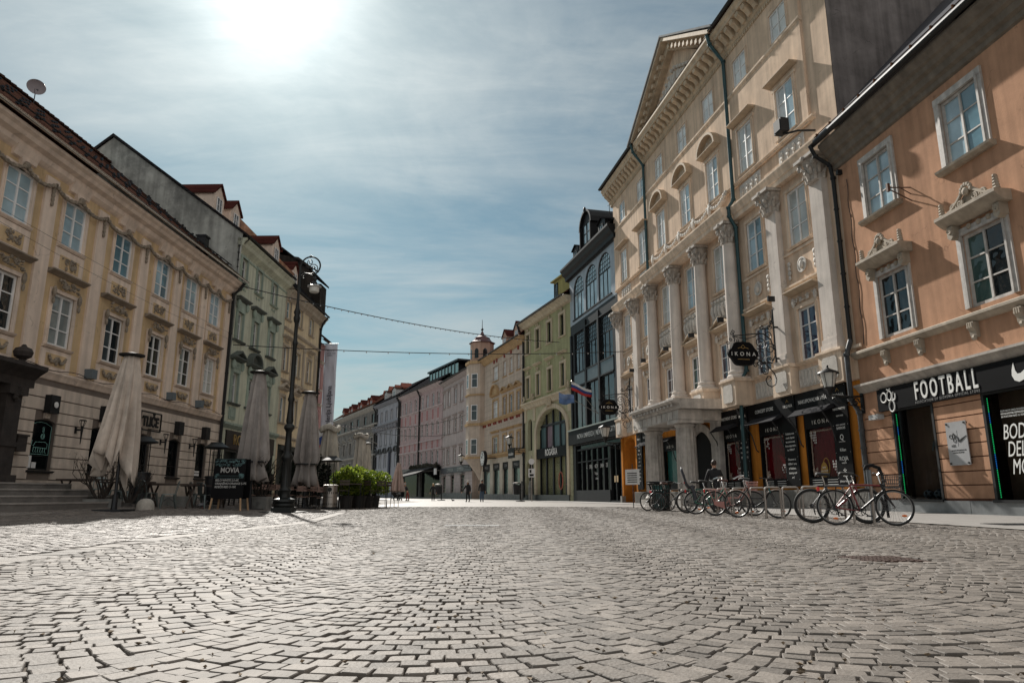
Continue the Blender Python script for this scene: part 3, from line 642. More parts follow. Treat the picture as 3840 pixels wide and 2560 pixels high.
for k,x in enumerate(gX):
    window(gr,x,13.05,.84,1.5,gdark,whitef,.16,2,[.62],.07,sill=(.5,trim_g,.16,.12),sur=(.16,.06,trim_g))
    window(gr,x,9.5,.84,1.7,gdark,whitef,.16,2,[.62],.07,sill=(.7,trim_d,.2,.14),sur=(.18,.07,trim_g),hood=('flat',.95,.62,trim_d,.36,.22))
    window(gr,x,5.8,.84,1.75,gdark,whitef,.16,2,[.62],.07,sill=(.7,trim_d,.2,.14),sur=(.18,.07,trim_g),hood=('arch' if k==1 else 'pedi',.95,.7,trim_d,.38,.2))
    B=MB().box(x-.45,x+.45,-.05,0,4.85,5.55).box(x-.3,x+.3,-.08,-.05,4.98,5.42).box(x-.55,x+.55,-.1,0,10.2+1.0,10.2+1.62).box(x-.55,x+.55,-.12,0,7.58,8.2)
    for s in (-1,1):
        for z in (8.0,11.6): B.ell((x+s*.62,-.16,z),(.1,.14,.28),6,5)
    relief_mb(B,x,7.9,.9,.35,-.14,k+7,14,.05,1); relief_mb(B,x,12.7,.9,.3,-.05,k+17,12,.04,1); B.split('window_ornament',trim_g,gr,False,gap=.13)
cornice(gr,G0,G1+.1,[(-.55,15.5),(-.55,15.4),(-.4,15.25),(-.32,15.05),(-.1,14.9),(0,14.8),(0,15.5)],pl_g); MB().box(G0,G1,-.05,0,14.55,14.65).build('string_course',trim_g,gr)
MB().profx([(-.2,4.62),(-.2,4.5),(-.05,4.35),(0,4.3),(0,4.65)],G0,G1).build('belt_course',trim_g,gr)
roof(gr,G0-.12,G1,15.55,8.3,22.2,slate,.6,16,15.6); gutter(gr,G0,G1,-.62,15.62,iron)
downpipe(gr,[(13.75,-.6,15.5),(13.7,-.3,15.2),(13.0+.6,-.12,15.0),(13.62,-.12,12.8)],iron,.07)
for xc,y0,z0 in ((14.9,2.0,17.5),(17.4,2.0,17.5),(21.2,.6,16.5)): dormer(gr,xc,1.4,y0,z0,1.25,3.0,pl_l,tilered,gmid,.7)
sf=mat('dark_shopfront',(.02,.025,.022),.5,var=.2)
B=MB().box(14.1,21.6,.2,.24,.4,4.0); 
for x in (14.1,15.7,17.6,19.6,21.5): B.box(x,x+.12,-.05,.2,.4,4.0)
B.box(14.1,21.6,-.05,.2,3.0,3.12).box(14.1,21.6,-.1,.2,.4,.9).build('shopfront',sf,gr)
sgn=sign_panel(gr,14.1,21.6,3.15,4.2,-.02,mat('brown_sign',(.018,.014,.012),.4),'shop_sign',.1); text('ROYAL',.85,gold,sgn,(15.0,-.13,3.68),align='LEFT',ext=.02)
B=MB()
for x in (13.85,21.9): 
    for k in range(8): B.box(x-.2,x+.2,-.05,0,.45+k*.46,.45+k*.46+.43)
B.split('quoins',pl_g,gr,gap=.1)
# ================= cream house with sooty rear gable
pl_c=plaster('cream_plaster',(.72,.60,.42),.12); trim_c=plaster('beige_trim',(.46,.40,.33),.2)
cr=root_of('cream_house',-16.6,25.5,1.4,False,'cream house with little pediments just beyond the tall street lamp',group=HG)
cX=[22.8,25.35,28.1]; D0,D1=22.22,30.6; holes=[]
for x in cX: holes+=[(x-.48,x+.48,z,z+h) for z,h in ((5.5,1.8),(9.1,1.75),(12.85,1.35))]
holes.append((22.6,30.0,.35,4.0)); wall_mb(D0,D1,.2,14.6,holes).build('wall',pl_c,cr)
MB().quad((D1,0,0),(D1,10,0),(D1,10,14.6),(D1,0,14.6)).quad((D0+.02,.45,.2),(D1-.02,.45,.2),(D1-.02,.45,14.5),(D0+.02,.45,14.5)).build('side_wall',plaster('mauve_plaster',(.3,.24,.22),.2),cr)
for k,x in enumerate(cX):
    window(cr,x,12.85,.96,1.35,gmid,whitef,.16,2,2,.07,sill=(.35,trim_c,.14,.12),sur=(.12,.04,trim_c))
    window(cr,x,9.1,.96,1.75,gmid,whitef,.16,2,2,.07,sill=(.4,trim_c,.16,.12),sur=(.16,.05,trim_c),hood=('flat',.7,.55,trim_c,.3,.18))
    window(cr,x,5.5,.96,1.8,gmid,whitef,.16,2,2,.07,sill=(.4,trim_c,.16,.12),sur=(.16,.05,trim_c),hood=('pedi',.8,.4,trim_c,.3,.16))
    B=MB(); relief_mb(B,x,11.2,.9,.3,-.06,k+70,14,.05,2); B.split('stucco_ornament',trim_c,cr,False,gap=.13)
for x in (24.1,26.75,29.6): MB().box(x-.22,x+.22,-.08,0,8.6,11.4).box(x-.28,x+.28,-.12,0,11.2,11.55).build('pilaster',trim_c,cr)
B=MB()
for z in (12.0,8.3,4.4): B.profx([(-.16,z+.2),(-.16,z+.12),(-.05,z),(0,z),(0,z+.24)],D0,D1)
B.split('string_course',trim_c,cr)
cornice(cr,D0,D1+.2,[(-.55,14.9),(-.55,14.8),(-.36,14.62),(-.28,14.42),(-.08,14.3),(0,14.2),(0,14.9)],trim_c)
roof(cr,D0,D1,14.95,4.8,21.0,slate,.6,12,15); gutter(cr,D0,D1+.1,-.62,15.02,iron)
fo=plaster('peeling_orange_plaster',(.42,.24,.16),.3,.25,dirt=((.07,.06,.055),.8,.5))
MB().add([(D0-.02,.3,15.2),(D0-.02,9,15.2),(D0-.02,4.8,21.3),(D0-.02,-.5,16.0)],[(0,3,2,1)]).build('gable_wall',fo,cr)
fd=plaster('soot_black_plaster',(.05,.045,.04),.4,.3,dirt=((.2,.18,.15),1.2,.58))
B=MB(); B.add([(26.7,-.1,15.3),(26.7,5,15.3),(26.7,5,19.5),(26.7,.9,18.9),(26.7,-.3,18.0),(26.7,-.5,16)],[(0,5,4,3,2,1)]); B.box(26.75,30.4,.6,5,15,18.6); B.box(29.0,30.55,-.3,.6,15,17.4).build('roof_gable',fd,cr)
MB().profx([(-.5,17.45),(-.5,17.6),(2.2,19.7),(5,19.7),(5,19.5),(2.2,19.5)],26.6,30.6).build('upper_roof',slate,cr)
dormer(cr,25.0,1.4,.5,16.0,1.1,3,pl_l,tilered,gmid,.7)
downpipe(cr,[(30.35,-.6,14.9),(30.3,-.3,14.4),(30.3,-.12,13.9),(30.3,-.1,.4)],iron,.09)
B=MB().box(22.6,30,.2,.24,.35,4.0)
for x in (22.6,24.3,26.2,28,29.9): B.box(x,x+.14,-.03,.2,.35,4.0)
B.box(22.6,30,-.25,.1,3.6,3.9).build('shopfront',sf,cr)
# rosy sliver beyond
rs=root_of('rose_house',-16.6,25.5,1.4,False,'rose-coloured house seen edge-on behind the hanging banner',group=HG); pr=plaster('rose_plaster',(.42,.24,.22),.2)
hl=[(x-.5,x+.5,z,z+1.9) for x in (32.2,) for z in (2,5.6,9.2)]
wall_mb(31,33.3,0,13.2,hl,y=.35).build('wall',pr,rs); MB().quad((30.9,.35,0),(30.9,9,0),(30.9,9,13),(30.9,.35,13)).quad((31,.8,0),(33.3,.8,0),(33.3,.8,13),(31,.8,13)).quad((33.3,.35,0),(33.3,9,0),(33.3,9,13),(33.3,.35,13)).build('side_wall',pr,rs)
for h in hl: window(rs,(h[0]+h[1])/2,h[2],1.0,1.9,gmid,whitef,.16,2,2,.07,y=.35,sill=(.3,trim_c,.16,.12),hood=('flat',.5,.3,trim_c,.25,.16))
roof(rs,31,33.3,13.3,5,17.5,tile,.2,11,13); gutter(rs,31,33.3,-.1,13.3,iron)
# ---------------- things fixed to / on the left row
dish=empty('satellite_dish',(0,0,0),0,'round satellite dish on the ridge of the ochre house','satellite dish'); dish.parent=None
M_=oc.matrix_basis.copy()
def at(root,x,y,z):
    a=root.rotation_euler.z; return (root.location.x+x*cos(a)-y*sin(a),root.location.y+x*sin(a)+y*cos(a),z)
dish.location=at(oc,5.9,7.6,20.1); dish.rotation_euler=(0,0,R(30)); dish.scale=(.56,.56,.56)
B=MB().lathe([(.0,0),(.35,.04),(.62,.14),(.75,.24),(.74,.26),(.6,.17),(.34,.07),(0,.03)],0,0,24); o=B.build('reflector',mat('dish_grey',(.2,.17,.18),.5),dish,True); o.rotation_euler=(R(88),0,R(10)); o.location=(0,.1,1.0)
MB().tube([(0,.12,-.5),(0,.12,1.75)],.04,6).tube([(0,.1,1.65),(.0,-.1,1.7)],.06,6).tube([(0,.1,.2),(0,-.5,.6)],.02,5).box(-.2,.2,.05,.2,.6,.9).build('mast',iron2,dish)
# ================= orange house (right foreground)
pl_or=plaster('orange_plaster',(.49,.285,.185),.14,.13,dirt=((.40,.20,.12),.45,.6)); tr_or=mat('weathered_cornice',(.37,.315,.25),.8,var=.2,scale=3,streak=.25,dirt=((.2,.14,.10),.9,.72))
og=root_of('orange_house',14.3,21,-6.1,True,'orange house with scrolled window pediments over a black football shop front',group=HG)
OA,OB=-6.05,7.5
uw=[-3.52,.79,5.15]; lw=[-3.43,.92,5.25]
holes=[(x-.8,x+.8,11.0,13.3) for x in uw]+[(x-.82,x+.82,6.25,8.6) for x in lw]
wall_mb(OA,OB,4.6,14.3,holes,.16).build('wall',pl_or,og)
gh=[(-4.2,-2.22,.42,3.6,0,.9),(.06,4.2,.42,3.6,0,.9)]
wall_mb(OA,OB,.3,4.7,gh).build('ground_floor_wall',mat('orange_groove',(.12,.05,.03),.9,var=.2),og)
B=MB(); z=.46
while z<3.5:
    for a,b in ((OA,-4.28),(-2.14,-.02),(4.28,OB)): B.box(a,b,-.04,0,z+.018,z+.405)
    z+=.423
B.box(-6.05,OB,-.02,0,3.62,4.4)
B.build('rusticated_courses',pl_or,og)
B=MB()
for a,b in ((OA,-1.0),(-.98,1.5),(1.52,OB)): B.box(a,b,-.1,0,0,.4)
B.box(-5.9,-5.1,-.16,-.1,0,.62).build('plinth',mat('grey_marble',(.17,.18,.185),.4,var=.35,scale=1.2,dirt=((.30,.30,.30),1.3,.6)),og)
body(og,OA,OB,0,14.4,10,pl_or)
cornice(og,OA-.15,OB,[(-.66,15.05),(-.66,14.95),(-.52,14.72),(-.44,14.66),(-.38,14.5),(-.26,14.42),(-.22,14.2),(-.1,14.12),(-.08,13.95),(0,13.9),(0,15.05)],mat('shaded_eave_moulding',(.17,.14,.11),.85,var=.25,scale=2,streak=.2,dirt=((.15,.10,.07),.7,.72)))  # darker than tr_or: shade under the eave put into the colour
gutter(og,OA-.5,OB,-.78,15.18,blackm,.12); roof(og,OA-.2,OB,15.15,6,22.4,mat('dark_slate_roof',(.03,.033,.045),.4,var=.3,scale=3),.85,12,15.2)
B=MB().tube([(OA-.2,-.75,15.45),(OB,-.75,15.45)],.02,5)
for k in range(14): B.box(OA+k,OA+k+.05,-.8,-.7,15.3,15.5)
B.build('snow_guard',mat('copper',(.10,.05,.03),1,spec=0),og)
downpipe(og,[(-6.35,-.92,15.1),(-6.3,-.75,14.6),(-6.22,-.2,14.2),(-6.2,-.12,13.6),(-6.2,-.12,6.6)],iron,.085)
downpipe(og,[(-6.2,-.12,6.6),(-6.12,-.4,6.0),(-6.12,-.4,4.2),(-6.05,-.15,3.7),(-6.05,-.14,.3)],mat('grey_drainpipe',(.05,.055,.06),.5,var=.5,scale=6),.1)
for x in uw:
    window(og,x,11.0,1.6,2.3,gsky,greyf,.06,2,3,.1,sur=(.24,.07,greyf),sill=(.72,tr_or,.26,.18))
for x in lw:
    o=window(og,x,6.25,1.64,2.35,gteal,greyf,.08,2,3,.11,sur=(.22,.06,greyf))
    B=MB(); B.profx([(-.55,9.3),(-.55,9.2),(-.42,9.08),(-.3,9.0),(-.22,8.95),(0,8.95),(0,9.3)],x-1.25,x+1.25)
    for s in (-1,1):
        B.tube(spiral(x+s*.62,9.45,.03,.17,pi/2 if s>0 else pi/2,1.5*s,-.32),.045,6); B.tube([(x+s*1.0,-.32,9.34),(x+s*.7,-.32,9.42),(x+s*.42,-.32,9.6),(x+s*.2,-.32,9.78)],.06,6)
        for k in range(5): B.ell((x+s*1.12,-.33,9.36+.09*k),(.13-.02*k,.1,.09),6,4)
        B.prism([(x+s*.95-.12,8.95),(x+s*.95-.12,8.6),(x+s*.95,8.5),(x+s*.95+.12,8.6),(x+s*.95+.12,8.95)],-.3,0); B.tube(spiral(x+s*.95,8.78,.02,.1,0,1.5,-.31),.035,5)
        B.tube(spiral(x+s*.3,9.48,.02,.12,pi,1.6*-s,-.34),.04,6)
    B.prism([(x-1.1,9.3),(x+1.1,9.3),(x+.75,9.36),(x+.3,9.62),(x,9.85),(x-.3,9.62),(x-.75,9.36)],-.28,-.05)
    for k in range(7): a=pi*k/6; B.ell((x+.2*cos(a),-.34,9.78+.2*sin(a)),(.08,.07,.08),6,4)
    B.ell((x,-.36,9.75),(.12,.1,.14),8,5)
    for k in range(3): B.ell((x-.4+.4*k,-.08,8.78),(.1,.06,.1),8,4)
    B.build('window_pediment',tr_or,og,True)
MB().profx([(-.24,6.02),(-.24,5.94),(-.16,5.86),(-.1,5.8),(0,5.78),(0,6.05),(-.2,6.05)],OA-.05,OB).build('sill_course',tr_or,og)
for x in (-4.18,-2.32,.13,1.93,4.2,6.1):
    B=MB().profx([(-.2,5.78),(-.22,5.62),(-.14,5.5),(-.12,5.36),(-.08,5.3),(0,5.3),(0,5.78)],x-.13,x+.13)
    for k in range(3): B.box(x-.1+.08*k,x-.06+.08*k,-.235,-.2,5.6,5.76)
    B.ell((x,-.1,5.3),(.1,.08,.1),6,4); B.build('console_bracket',tr_or,og)
MB().profx([(-.34,4.74),(-.34,4.66),(-.25,4.6),(-.16,4.5),(-.1,4.42),(0,4.4),(0,4.78)],OA+.05,OB).build('shop_cornice',mat('grey_cornice',(.40,.36,.32),.7,var=.25,streak=.3),og)
ss=sign_panel(og,-4.82,OB,3.58,4.38,-.03,blackboard,'shop_sign',.16)
text('FOOTBALL',.86,white_ink,ss,(-1.3,-.2,4.02),ext=.015,sx=.52,bold=.012,spacing=1.42)
text('ASSOCIATION OF SLOVENIA OFFICIAL STORE',.12,mat('grey_lettering',(.22,.22,.22),.6,var=0),ss,(-1.3,-.2,3.66),ext=.004,spacing=1.35,sx=.9)
def ring_mark(par,cx,cz,rx,rz,y,m,r,a0=0,a1=2*pi,name='emblem',rot=0):
    n=24; P=[(cx+rx*cos(a0+(a1-a0)*k/n),y,cz+rz*sin(a0+(a1-a0)*k/n)) for k in range(n+1)]
    return P
def emblem(par,cx,cz,s,y,m,t):
    B=MB()
    for (dx,dz,rx,rz,a0,a1) in ((-.26,.06,.2,.2,0,6.29),(.13,.1,.16,.2,0,6.29),(.42,.06,.1,.17,1.8,6.9),(.24,-.34,.18,.24,0,6.29),(.1,.42,.1,.07,3.3,6.1)):
        n=24; B.tube([(cx+s*(dx+rx*cos(a0+(a1-a0)*k/n)),y,cz+s*(dz+rz*sin(a0+(a1-a0)*k/n))) for k in range(n+1)],t,5)
    return B.build('emblem',m,par)
def tick(par,cx,cz,s,y,m):
    up=[(-.5,.05),(-.52,-.08),(-.46,-.2),(-.34,-.25),(-.15,-.2),(.55,.28)]; lo=[(-.1,.03),(-.27,-.06),(-.36,-.06),(-.41,.02),(-.42,.1),(-.44,.2)]
    return MB().prism([(cx+s*a,cz+s*b) for a,b in up+lo],y-.012,y).build('emblem',m,par)
emblem(ss,-4.2,4.0,.85,-.2,white_ink,.026); tick(ss,2.05,4.0,1.25,-.19,white_ink)
# shop windows: recessed displays behind real glass
dark=mat('display_black',(.006,.006,.008),.8,var=.2); neon=mat('green_led',(.02,.9,.25),.5,var=0,emit=.12); neonb=mat('blue_led',(.02,.25,.9),.5,var=0,emit=.12)
for (a,b,_,_,_,_) in gh:
    B=MB(); B.quad((a,.9,.4),(b,.9,.4),(b,.9,3.62),(a,.9,3.62)); B.quad((a,0.02,.42),(b,.02,.42),(b,.9,.42),(a,.9,.42)); B.quad((a,.02,3.6),(a,.9,3.6),(b,.9,3.6),(b,.02,3.6)); B.quad((a,.02,.4),(a,.9,.4),(a,.9,3.6),(a,.02,3.6)); B.quad((b,.02,.4),(b,.9,.4),(b,.9,3.6),(b,.02,3.6))
    d=B.build('display_box',dark,og)
    B=MB().box(a-.08,a+.02,-.07,.06,.36,3.6).box(b-.02,b+.08,-.07,.06,.36,3.6).box(a+.02,b-.02,-.07,.06,3.52,3.6).box(a-.1,b+.1,-.14,.06,.36,.44)
    f=B.build('shop_window',iron,og); MB().box(a+.02,b-.02,.03,.04,.44,3.52).build('pane',clear_glass('shop_clear_glass',(.55,.58,.6)),f)
    B=MB(); B2=MB(); n=46
    for k in range(n):
        z=.5+2.95*k/n; (B2 if 12<k<20 or 33<k<39 else B).box(a+.06,a+.074,.0,.02,z,z+.045)
    B.split('led_strip',neon,f); B2.split('led_strip',neonb,f)
# mannequin torso with shirt, footballs, in the narrow window
mn=empty('mannequin',at(og,-2.75,.55,.45),og.rotation_euler.z,'dark mannequin wearing a shirt with a zigzag band inside the narrow football shop window','mannequin')
mk=mat('mannequin_navy',(.012,.03,.035),.7,var=.2); B=MB(); B.tube([(0,0,1.25),(0,0,1.42),(0,0,1.6),(0,0,1.85),(0,0,1.98),(0,0,2.06),(0,0,2.12)],[.15,.14,.16,.22,.19,.08,.06],12)
for s in (-1,1): B.tube([(s*.2,0,1.94),(s*.27,0,1.75),(s*.3,-.02,1.5)],[.09,.075,.06],8)
B.build('shirt',mk,mn,True)
B=MB(); 
for s in (-1,1): B.tube([(s*.09,0,1.3),(s*.1,0,1.0),(s*.1,0,.85)],[.12,.11,.11],8); B.tube([(s*.1,0,.86),(s*.1,0,.45),(s*.1,0,.05)],[.06,.05,.035],8)
B.box(-.2,.2,-.15,.15,0,.04); B.build('shorts',mat('teal_cloth',(.015,.07,.09),.8),mn,True)
MB().tube([(-.19,-.2,1.6),(-.07,-.21,1.9),(.04,-.22,1.6),(.16,-.2,1.85)],.026,4).build('shirt_band',mat('pale_band',(.4,.5,.5),.7),mn); MB().ell((0,0,2.22),(.09,.1,.13)).build('head',mk,mn,True)
ballm=mat('football_leather',(.30,.34,.34),.5,var=.6,scale=9)
for k,(x,y,r) in enumerate(((-3.35,.3,.15),(-2.95,.45,.17),(-2.78,.25,.15),(-2.35,.3,.14))):
    b=empty('football',at(og,x,y,.45+r),0,'white and black football lying in the narrow shop window','football','footballs in the shop window'); MB().ell((0,0,0),r,14,9).build('ball_skin',ballm,b,True)
    B=MB()
    for d_ in ((0,-1,.2),(.8,-.5,.3),(-.8,-.5,.3),(0,-.4,.9),(.5,-.7,-.6),(-.5,-.7,-.6)):
        v=Vector(d_).normalized()*r*.97; B.ell(tuple(v),r*.3,6,4)
    B.build('ball_patch',blackm,b,True)
ws=og
for k,t_ in enumerate(('BODI','DEL','MOŠTVA')):
    text(t_,.62,white_ink,ws,(.5+.08*k,.02,2.35-.5*k),ext=.004,align='LEFT',font_shear=.3,sx=.62)
for k,t_ in enumerate(('KUPI NOVI DRES SLOVENSKE','NOGOMETNE REPREZENTANCE','IN POSTANI NAŠ 12. IGRALEC')): text(t_,.075,white_ink,ws,(.55,.02,2.98-.085*k),ext=.002,align='LEFT')
pq=empty('shop_plaque',at(og,-1.12,-.12,2.17),og.rotation_euler.z,'grey metal plaque with ring emblem and tick between the two football shop windows','plaque')
MB().box(-.44,.44,-.03,.0,-.68,.68).build('plate',mat('grey_plate',(.36,.36,.37),.45,.2,var=.1),pq); emblem(pq,-.17,.2,.3,-.035,iron,.008); tick(pq,.22,.12,.36,-.03,iron)
text('NZS',.1,iron,pq,(-.17,-.035,-.08),ext=.002); MB().box(.03,.035,-.034,-.03,-.1,.4).build('divider',iron,pq)
text('URADNA PRODAJALNA NZS',.05,iron,pq,(.02,-.033,-.22),ext=.002); text('OFFICIAL NZS STORE',.05,iron,pq,(.0,-.033,-.29),ext=.002)
B=MB()
for x in (-.38,.38):
    for z in (-.62,.62): B.box(x-.025,x+.025,-.06,.06,z-.025,z+.025)
B.split('plaque_bolt',iron,pq)
MB().box(-5.3,-4.75,-.3,-.04,3.32,3.5).build('wall_lamp',mat('light_grey_box',(.4,.4,.4),.5),og); MB().box(-5.85,-5.7,-.2,-.0,13.55,13.75).build('junction_box',iron,og)
B=MB().tube([(-1.9,0,11.2),(-2.3,-.55,11.35)],.025,5).tube([(-1.9,0,10.7),(-2.3,-.55,11.3)],.025,5).box(-2.35,-2.25,-.6,-.5,11.2,11.5).tube([(-1.9,0,10.95),(-2.1,-.3,11.3)],.02,5).build('wire_bracket',mat('rust',(.10,.05,.03),.7),og)
B=MB().tube([(-5.45+.05*sin(k*1.3),-.03,13.2-k*.3) for k in range(24)],.014,4).build('cable',iron2,og)
# ================= beige palace
pb=plaster('beige_plaster',(.70,.535,.405),.17,.12,dirt=((.58,.43,.32),.4,.62)); pb2=plaster('pale_trim_plaster',(.73,.59,.465),.18,.14); pcol=plaster('white_column_stucco',(.66,.60,.55),.14,.1)
be=root_of('beige_palace',13.66,27.03,-9.8,True,'tall beige palace with pediment and white columns above orange-framed black shops',group=HG)
bx=[-3.0,-6.87,-10.75,-14.6,-18.65,-22.4,-26.6]; bc=[-1.15,-4.85,-9.0,-12.7,-16.55,-20.6,-24.45,-28.4]; BA,BB=-29.0,.4
holes=[]
for i,x in enumerate(bx):
    holes+=[(x-.7,x+.7,6.4,8.8),(x-.78,x+.78,11.8,14.5),(x-.75,x+.75,17.25,19.85),(x-.72,x+.72,22.45,24.0)]
holes2=[(-4.05,-1.65,.9,4.15),(-7.95,-5.55,.9,4.15),(-11.85,-9.9,.9,4.15),(-16.6,-12.6,.1,4.3,1.9,1.2),(-24.1,-22.0,.9,4.15),(-20.6,-18.2,.9,4.15),(-28.55,-25.75,.05,4.9,1.0,2.0)]
wall_mb(BA,BB,5.0,25.2,holes,.2).build('wall',pb,be)
opb=plaster('orange_shop_plaster',(.52,.20,.035),.2); wall_mb(BA,BB,.1,5.05,holes2,.3).build('ground_floor_wall',opb,be)
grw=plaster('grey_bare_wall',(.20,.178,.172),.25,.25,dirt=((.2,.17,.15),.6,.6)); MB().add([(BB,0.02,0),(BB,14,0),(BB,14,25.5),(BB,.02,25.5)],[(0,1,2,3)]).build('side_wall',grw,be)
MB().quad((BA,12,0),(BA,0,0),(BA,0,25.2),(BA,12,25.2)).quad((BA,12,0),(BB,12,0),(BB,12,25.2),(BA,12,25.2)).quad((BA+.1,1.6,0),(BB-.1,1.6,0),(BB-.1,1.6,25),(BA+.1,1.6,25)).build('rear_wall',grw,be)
# slightly projecting field on all but the outermost strip
B=wall_mb(BA,-1.35,16.9,25.0,[h for h in holes if h[2]>16],.12,y=-.12); B.quad((-1.35,-.12,16.9),(-1.35,0,16.9),(-1.35,0,25),(-1.35,-.12,25)); B.build('upper_wall_field',pb,be)
for i,x in enumerate(bx):
    ctr=i in(2,3,4)
    window(be,x,6.4,1.4,2.4,gpur if i!=3 else gteal,whitef,.07,2,3,.1,sill=(.5,pb2,.2,.12),sur=(.2,.06,pb2),hood=('pedi' if ctr else 'flat',.95,.72,mat('hood_beige',(.45,.35,.25),.8,var=.2),.42,.18))
    window(be,x,11.8,1.56,2.7,glight if i not in (3,1) else gsky,whitef,.06,2,3,.1,sill=(.4,pb2,.16,.12),sur=(.16,.05,pb2))
    window(be,x,17.25,1.5,2.6,glight,whitef,.05,2,3,.09,y=-.12,sill=(.3,pb2,.12,.1),sur=(.16,.05,pb2,.08),hood=('arch' if ctr else 'flat',.9,.35,mat('hood_beige',(.45,.35,.25)),.42,.12))
    window(be,x,22.45,1.44,1.55,glight,whitef,.05,2,2,.09,y=-.12,sur=(.1,.03,pb2))
    B=MB(); relief_mb(B,x,9.2,1.7,.32,-.1,i+5,18,.07,2)
    for s in (-1,1): B.ell((x+s*.85,-.1,9.15),(.1,.1,.24),6,4)
    if ctr:
        r=random.Random(i)         # figures in relief
        for k in range(6):
            xx=x-1.0+.4*k; hgt=r.uniform(.85,1.0); B.tube([(xx+r.uniform(-.06,.06),-.1,10.3),(xx+r.uniform(-.08,.08),-.14,10.3+hgt*.45),(xx,-.14,10.3+hgt*.78)],[.09,.13,.1],7); B.ell((xx+r.uniform(-.03,.03),-.16,10.36+hgt*.95),(.09,.09,.11),7,5)
            B.tube([(xx,-.16,10.3+hgt*.75),(xx+r.choice((-.22,.22)),-.17,10.3+hgt*.5)],[.05,.035],5)
        B.box(x-1.3,x+1.3,-.08,-.0,10.18,10.3).box(x-1.3,x+1.3,-.05,0,10.3,11.45)
        relief_mb(B,x,20.7,1.3,.5,-.2,i+90,12,.06,2)
    else:
        B.lathe([(.0,0),(.34,0),(.36,.05),(.3,.06),(.28,.03),(.0,.03)],0,0,16); n=len(B.v); M4=Matrix.Translation((x,-.02,10.75))@Matrix.Rotation(pi/2,4,'X')
        m0=6*16; B.v[n-m0:]=[tuple(M4@Vector(v)) for v in B.v[n-m0:]]
        B.ell((x,-.09,10.75),(.14,.08,.2),8,5)
        for s in (-1,1):
            for k in range(4): B.ell((x+s*1.0,-.05,10.4+.22*k),(.1+.04*(k%2),.06,.13),6,4)
        for k in range(4):
            xx=x-.75+.5*k; B.ell((xx,-.08,16.3),(.12,.06,.12),6,4); B.ell((xx,-.08,16.05),(.05,.05,.2),6,4); B.tube(spiral(xx,16.45,.02,.13,0,1.3,-.08),.03,4)
        B.box(x-1.05,x+1.05,-.05,0,15.82,16.78)
    B.split('stucco_relief',reliefw,be,True,gap=.13)
    B=MB().profx([(-.2,10.0),(-.2,9.92),(-.1,9.8),(0,9.78),(0,10.05)],x-1.45,x+1.45).box(x-1.5,x+1.5,-.06,0,11.5,11.62); B.build('spandrel_moulding',pb2,be)
    if i not in (3,):
        B=MB().box(x-1.0,x+1.0,-.04,0,5.25,6.05); 
        for k in range(7): B.tube([(x-.8+.27*k+.14*cos(2*pi*q/12),-.05,5.65+.34*sin(2*pi*q/12)) for q in range(12)],.035,4,True)
        B.build('lattice_panel',reliefw,be)
# festoons above centre
B=MB()
for a,b in ((-9.1,-11.2),(-11.2,-13.4),(-13.4,-15.6),(-15.6,-17.8),(-17.8,-20.2)):
    festoon(B,a,17.0,b,17.0,.42,.095,-.2,14); B.ell((b,-.25,16.8),(.2,.12,.4),7,5)
    for k in range(4): B.ell((b,-.22,16.5-.1*k),(.14-.02*k,.09,.1),6,4)
B.build('garland',reliefw,be,True)
# columns and pilasters with leafy capitals
def capital(B,x,y,zb,r,n=8):
    B.lathe([(r,zb),(r*1.08,zb+.05),(r,zb+.1),(r*1.05,zb+.5),(r*1.35,zb+.95),(r*1.45,zb+1.0)],x,y,12)
    for row,(zz,rr,hh) in enumerate(((zb+.3,r*1.12,.26),(zb+.58,r*1.22,.26))):
        for k in range(n):
            a=2*pi*(k+.5*row)/n; cx,cy=x+rr*cos(a),y+rr*sin(a)
            B.tube([(x+r*cos(a),y+r*sin(a),zz-hh),(cx,cy,zz),(x+(rr+.13)*cos(a),y+(rr+.13)*sin(a),zz+.08),(x+(rr+.15)*cos(a),y+(rr+.15)*sin(a),zz-.02)],[.09,.1,.07,.03],5)
    for sx in (-1,1):
        for sy in (-1,1):
            B.tube([(x+sx*(r*1.2)+.13*sx*cos(q*.9),y+sy*(r*1.2),zb+.82+.13*sin(q*.9)) for q in range(7)],.05,5); B.ell((x+sx*r*1.25,y+sy*r*1.2,zb+.82),.1,6,4)
    w=r*1.62; B.box(x-w,x+w,y-w,y+w*.6,zb+1.02,zb+1.16)
    B.ell((x,y-w,zb+1.05),(.12,.1,.14),6,4)
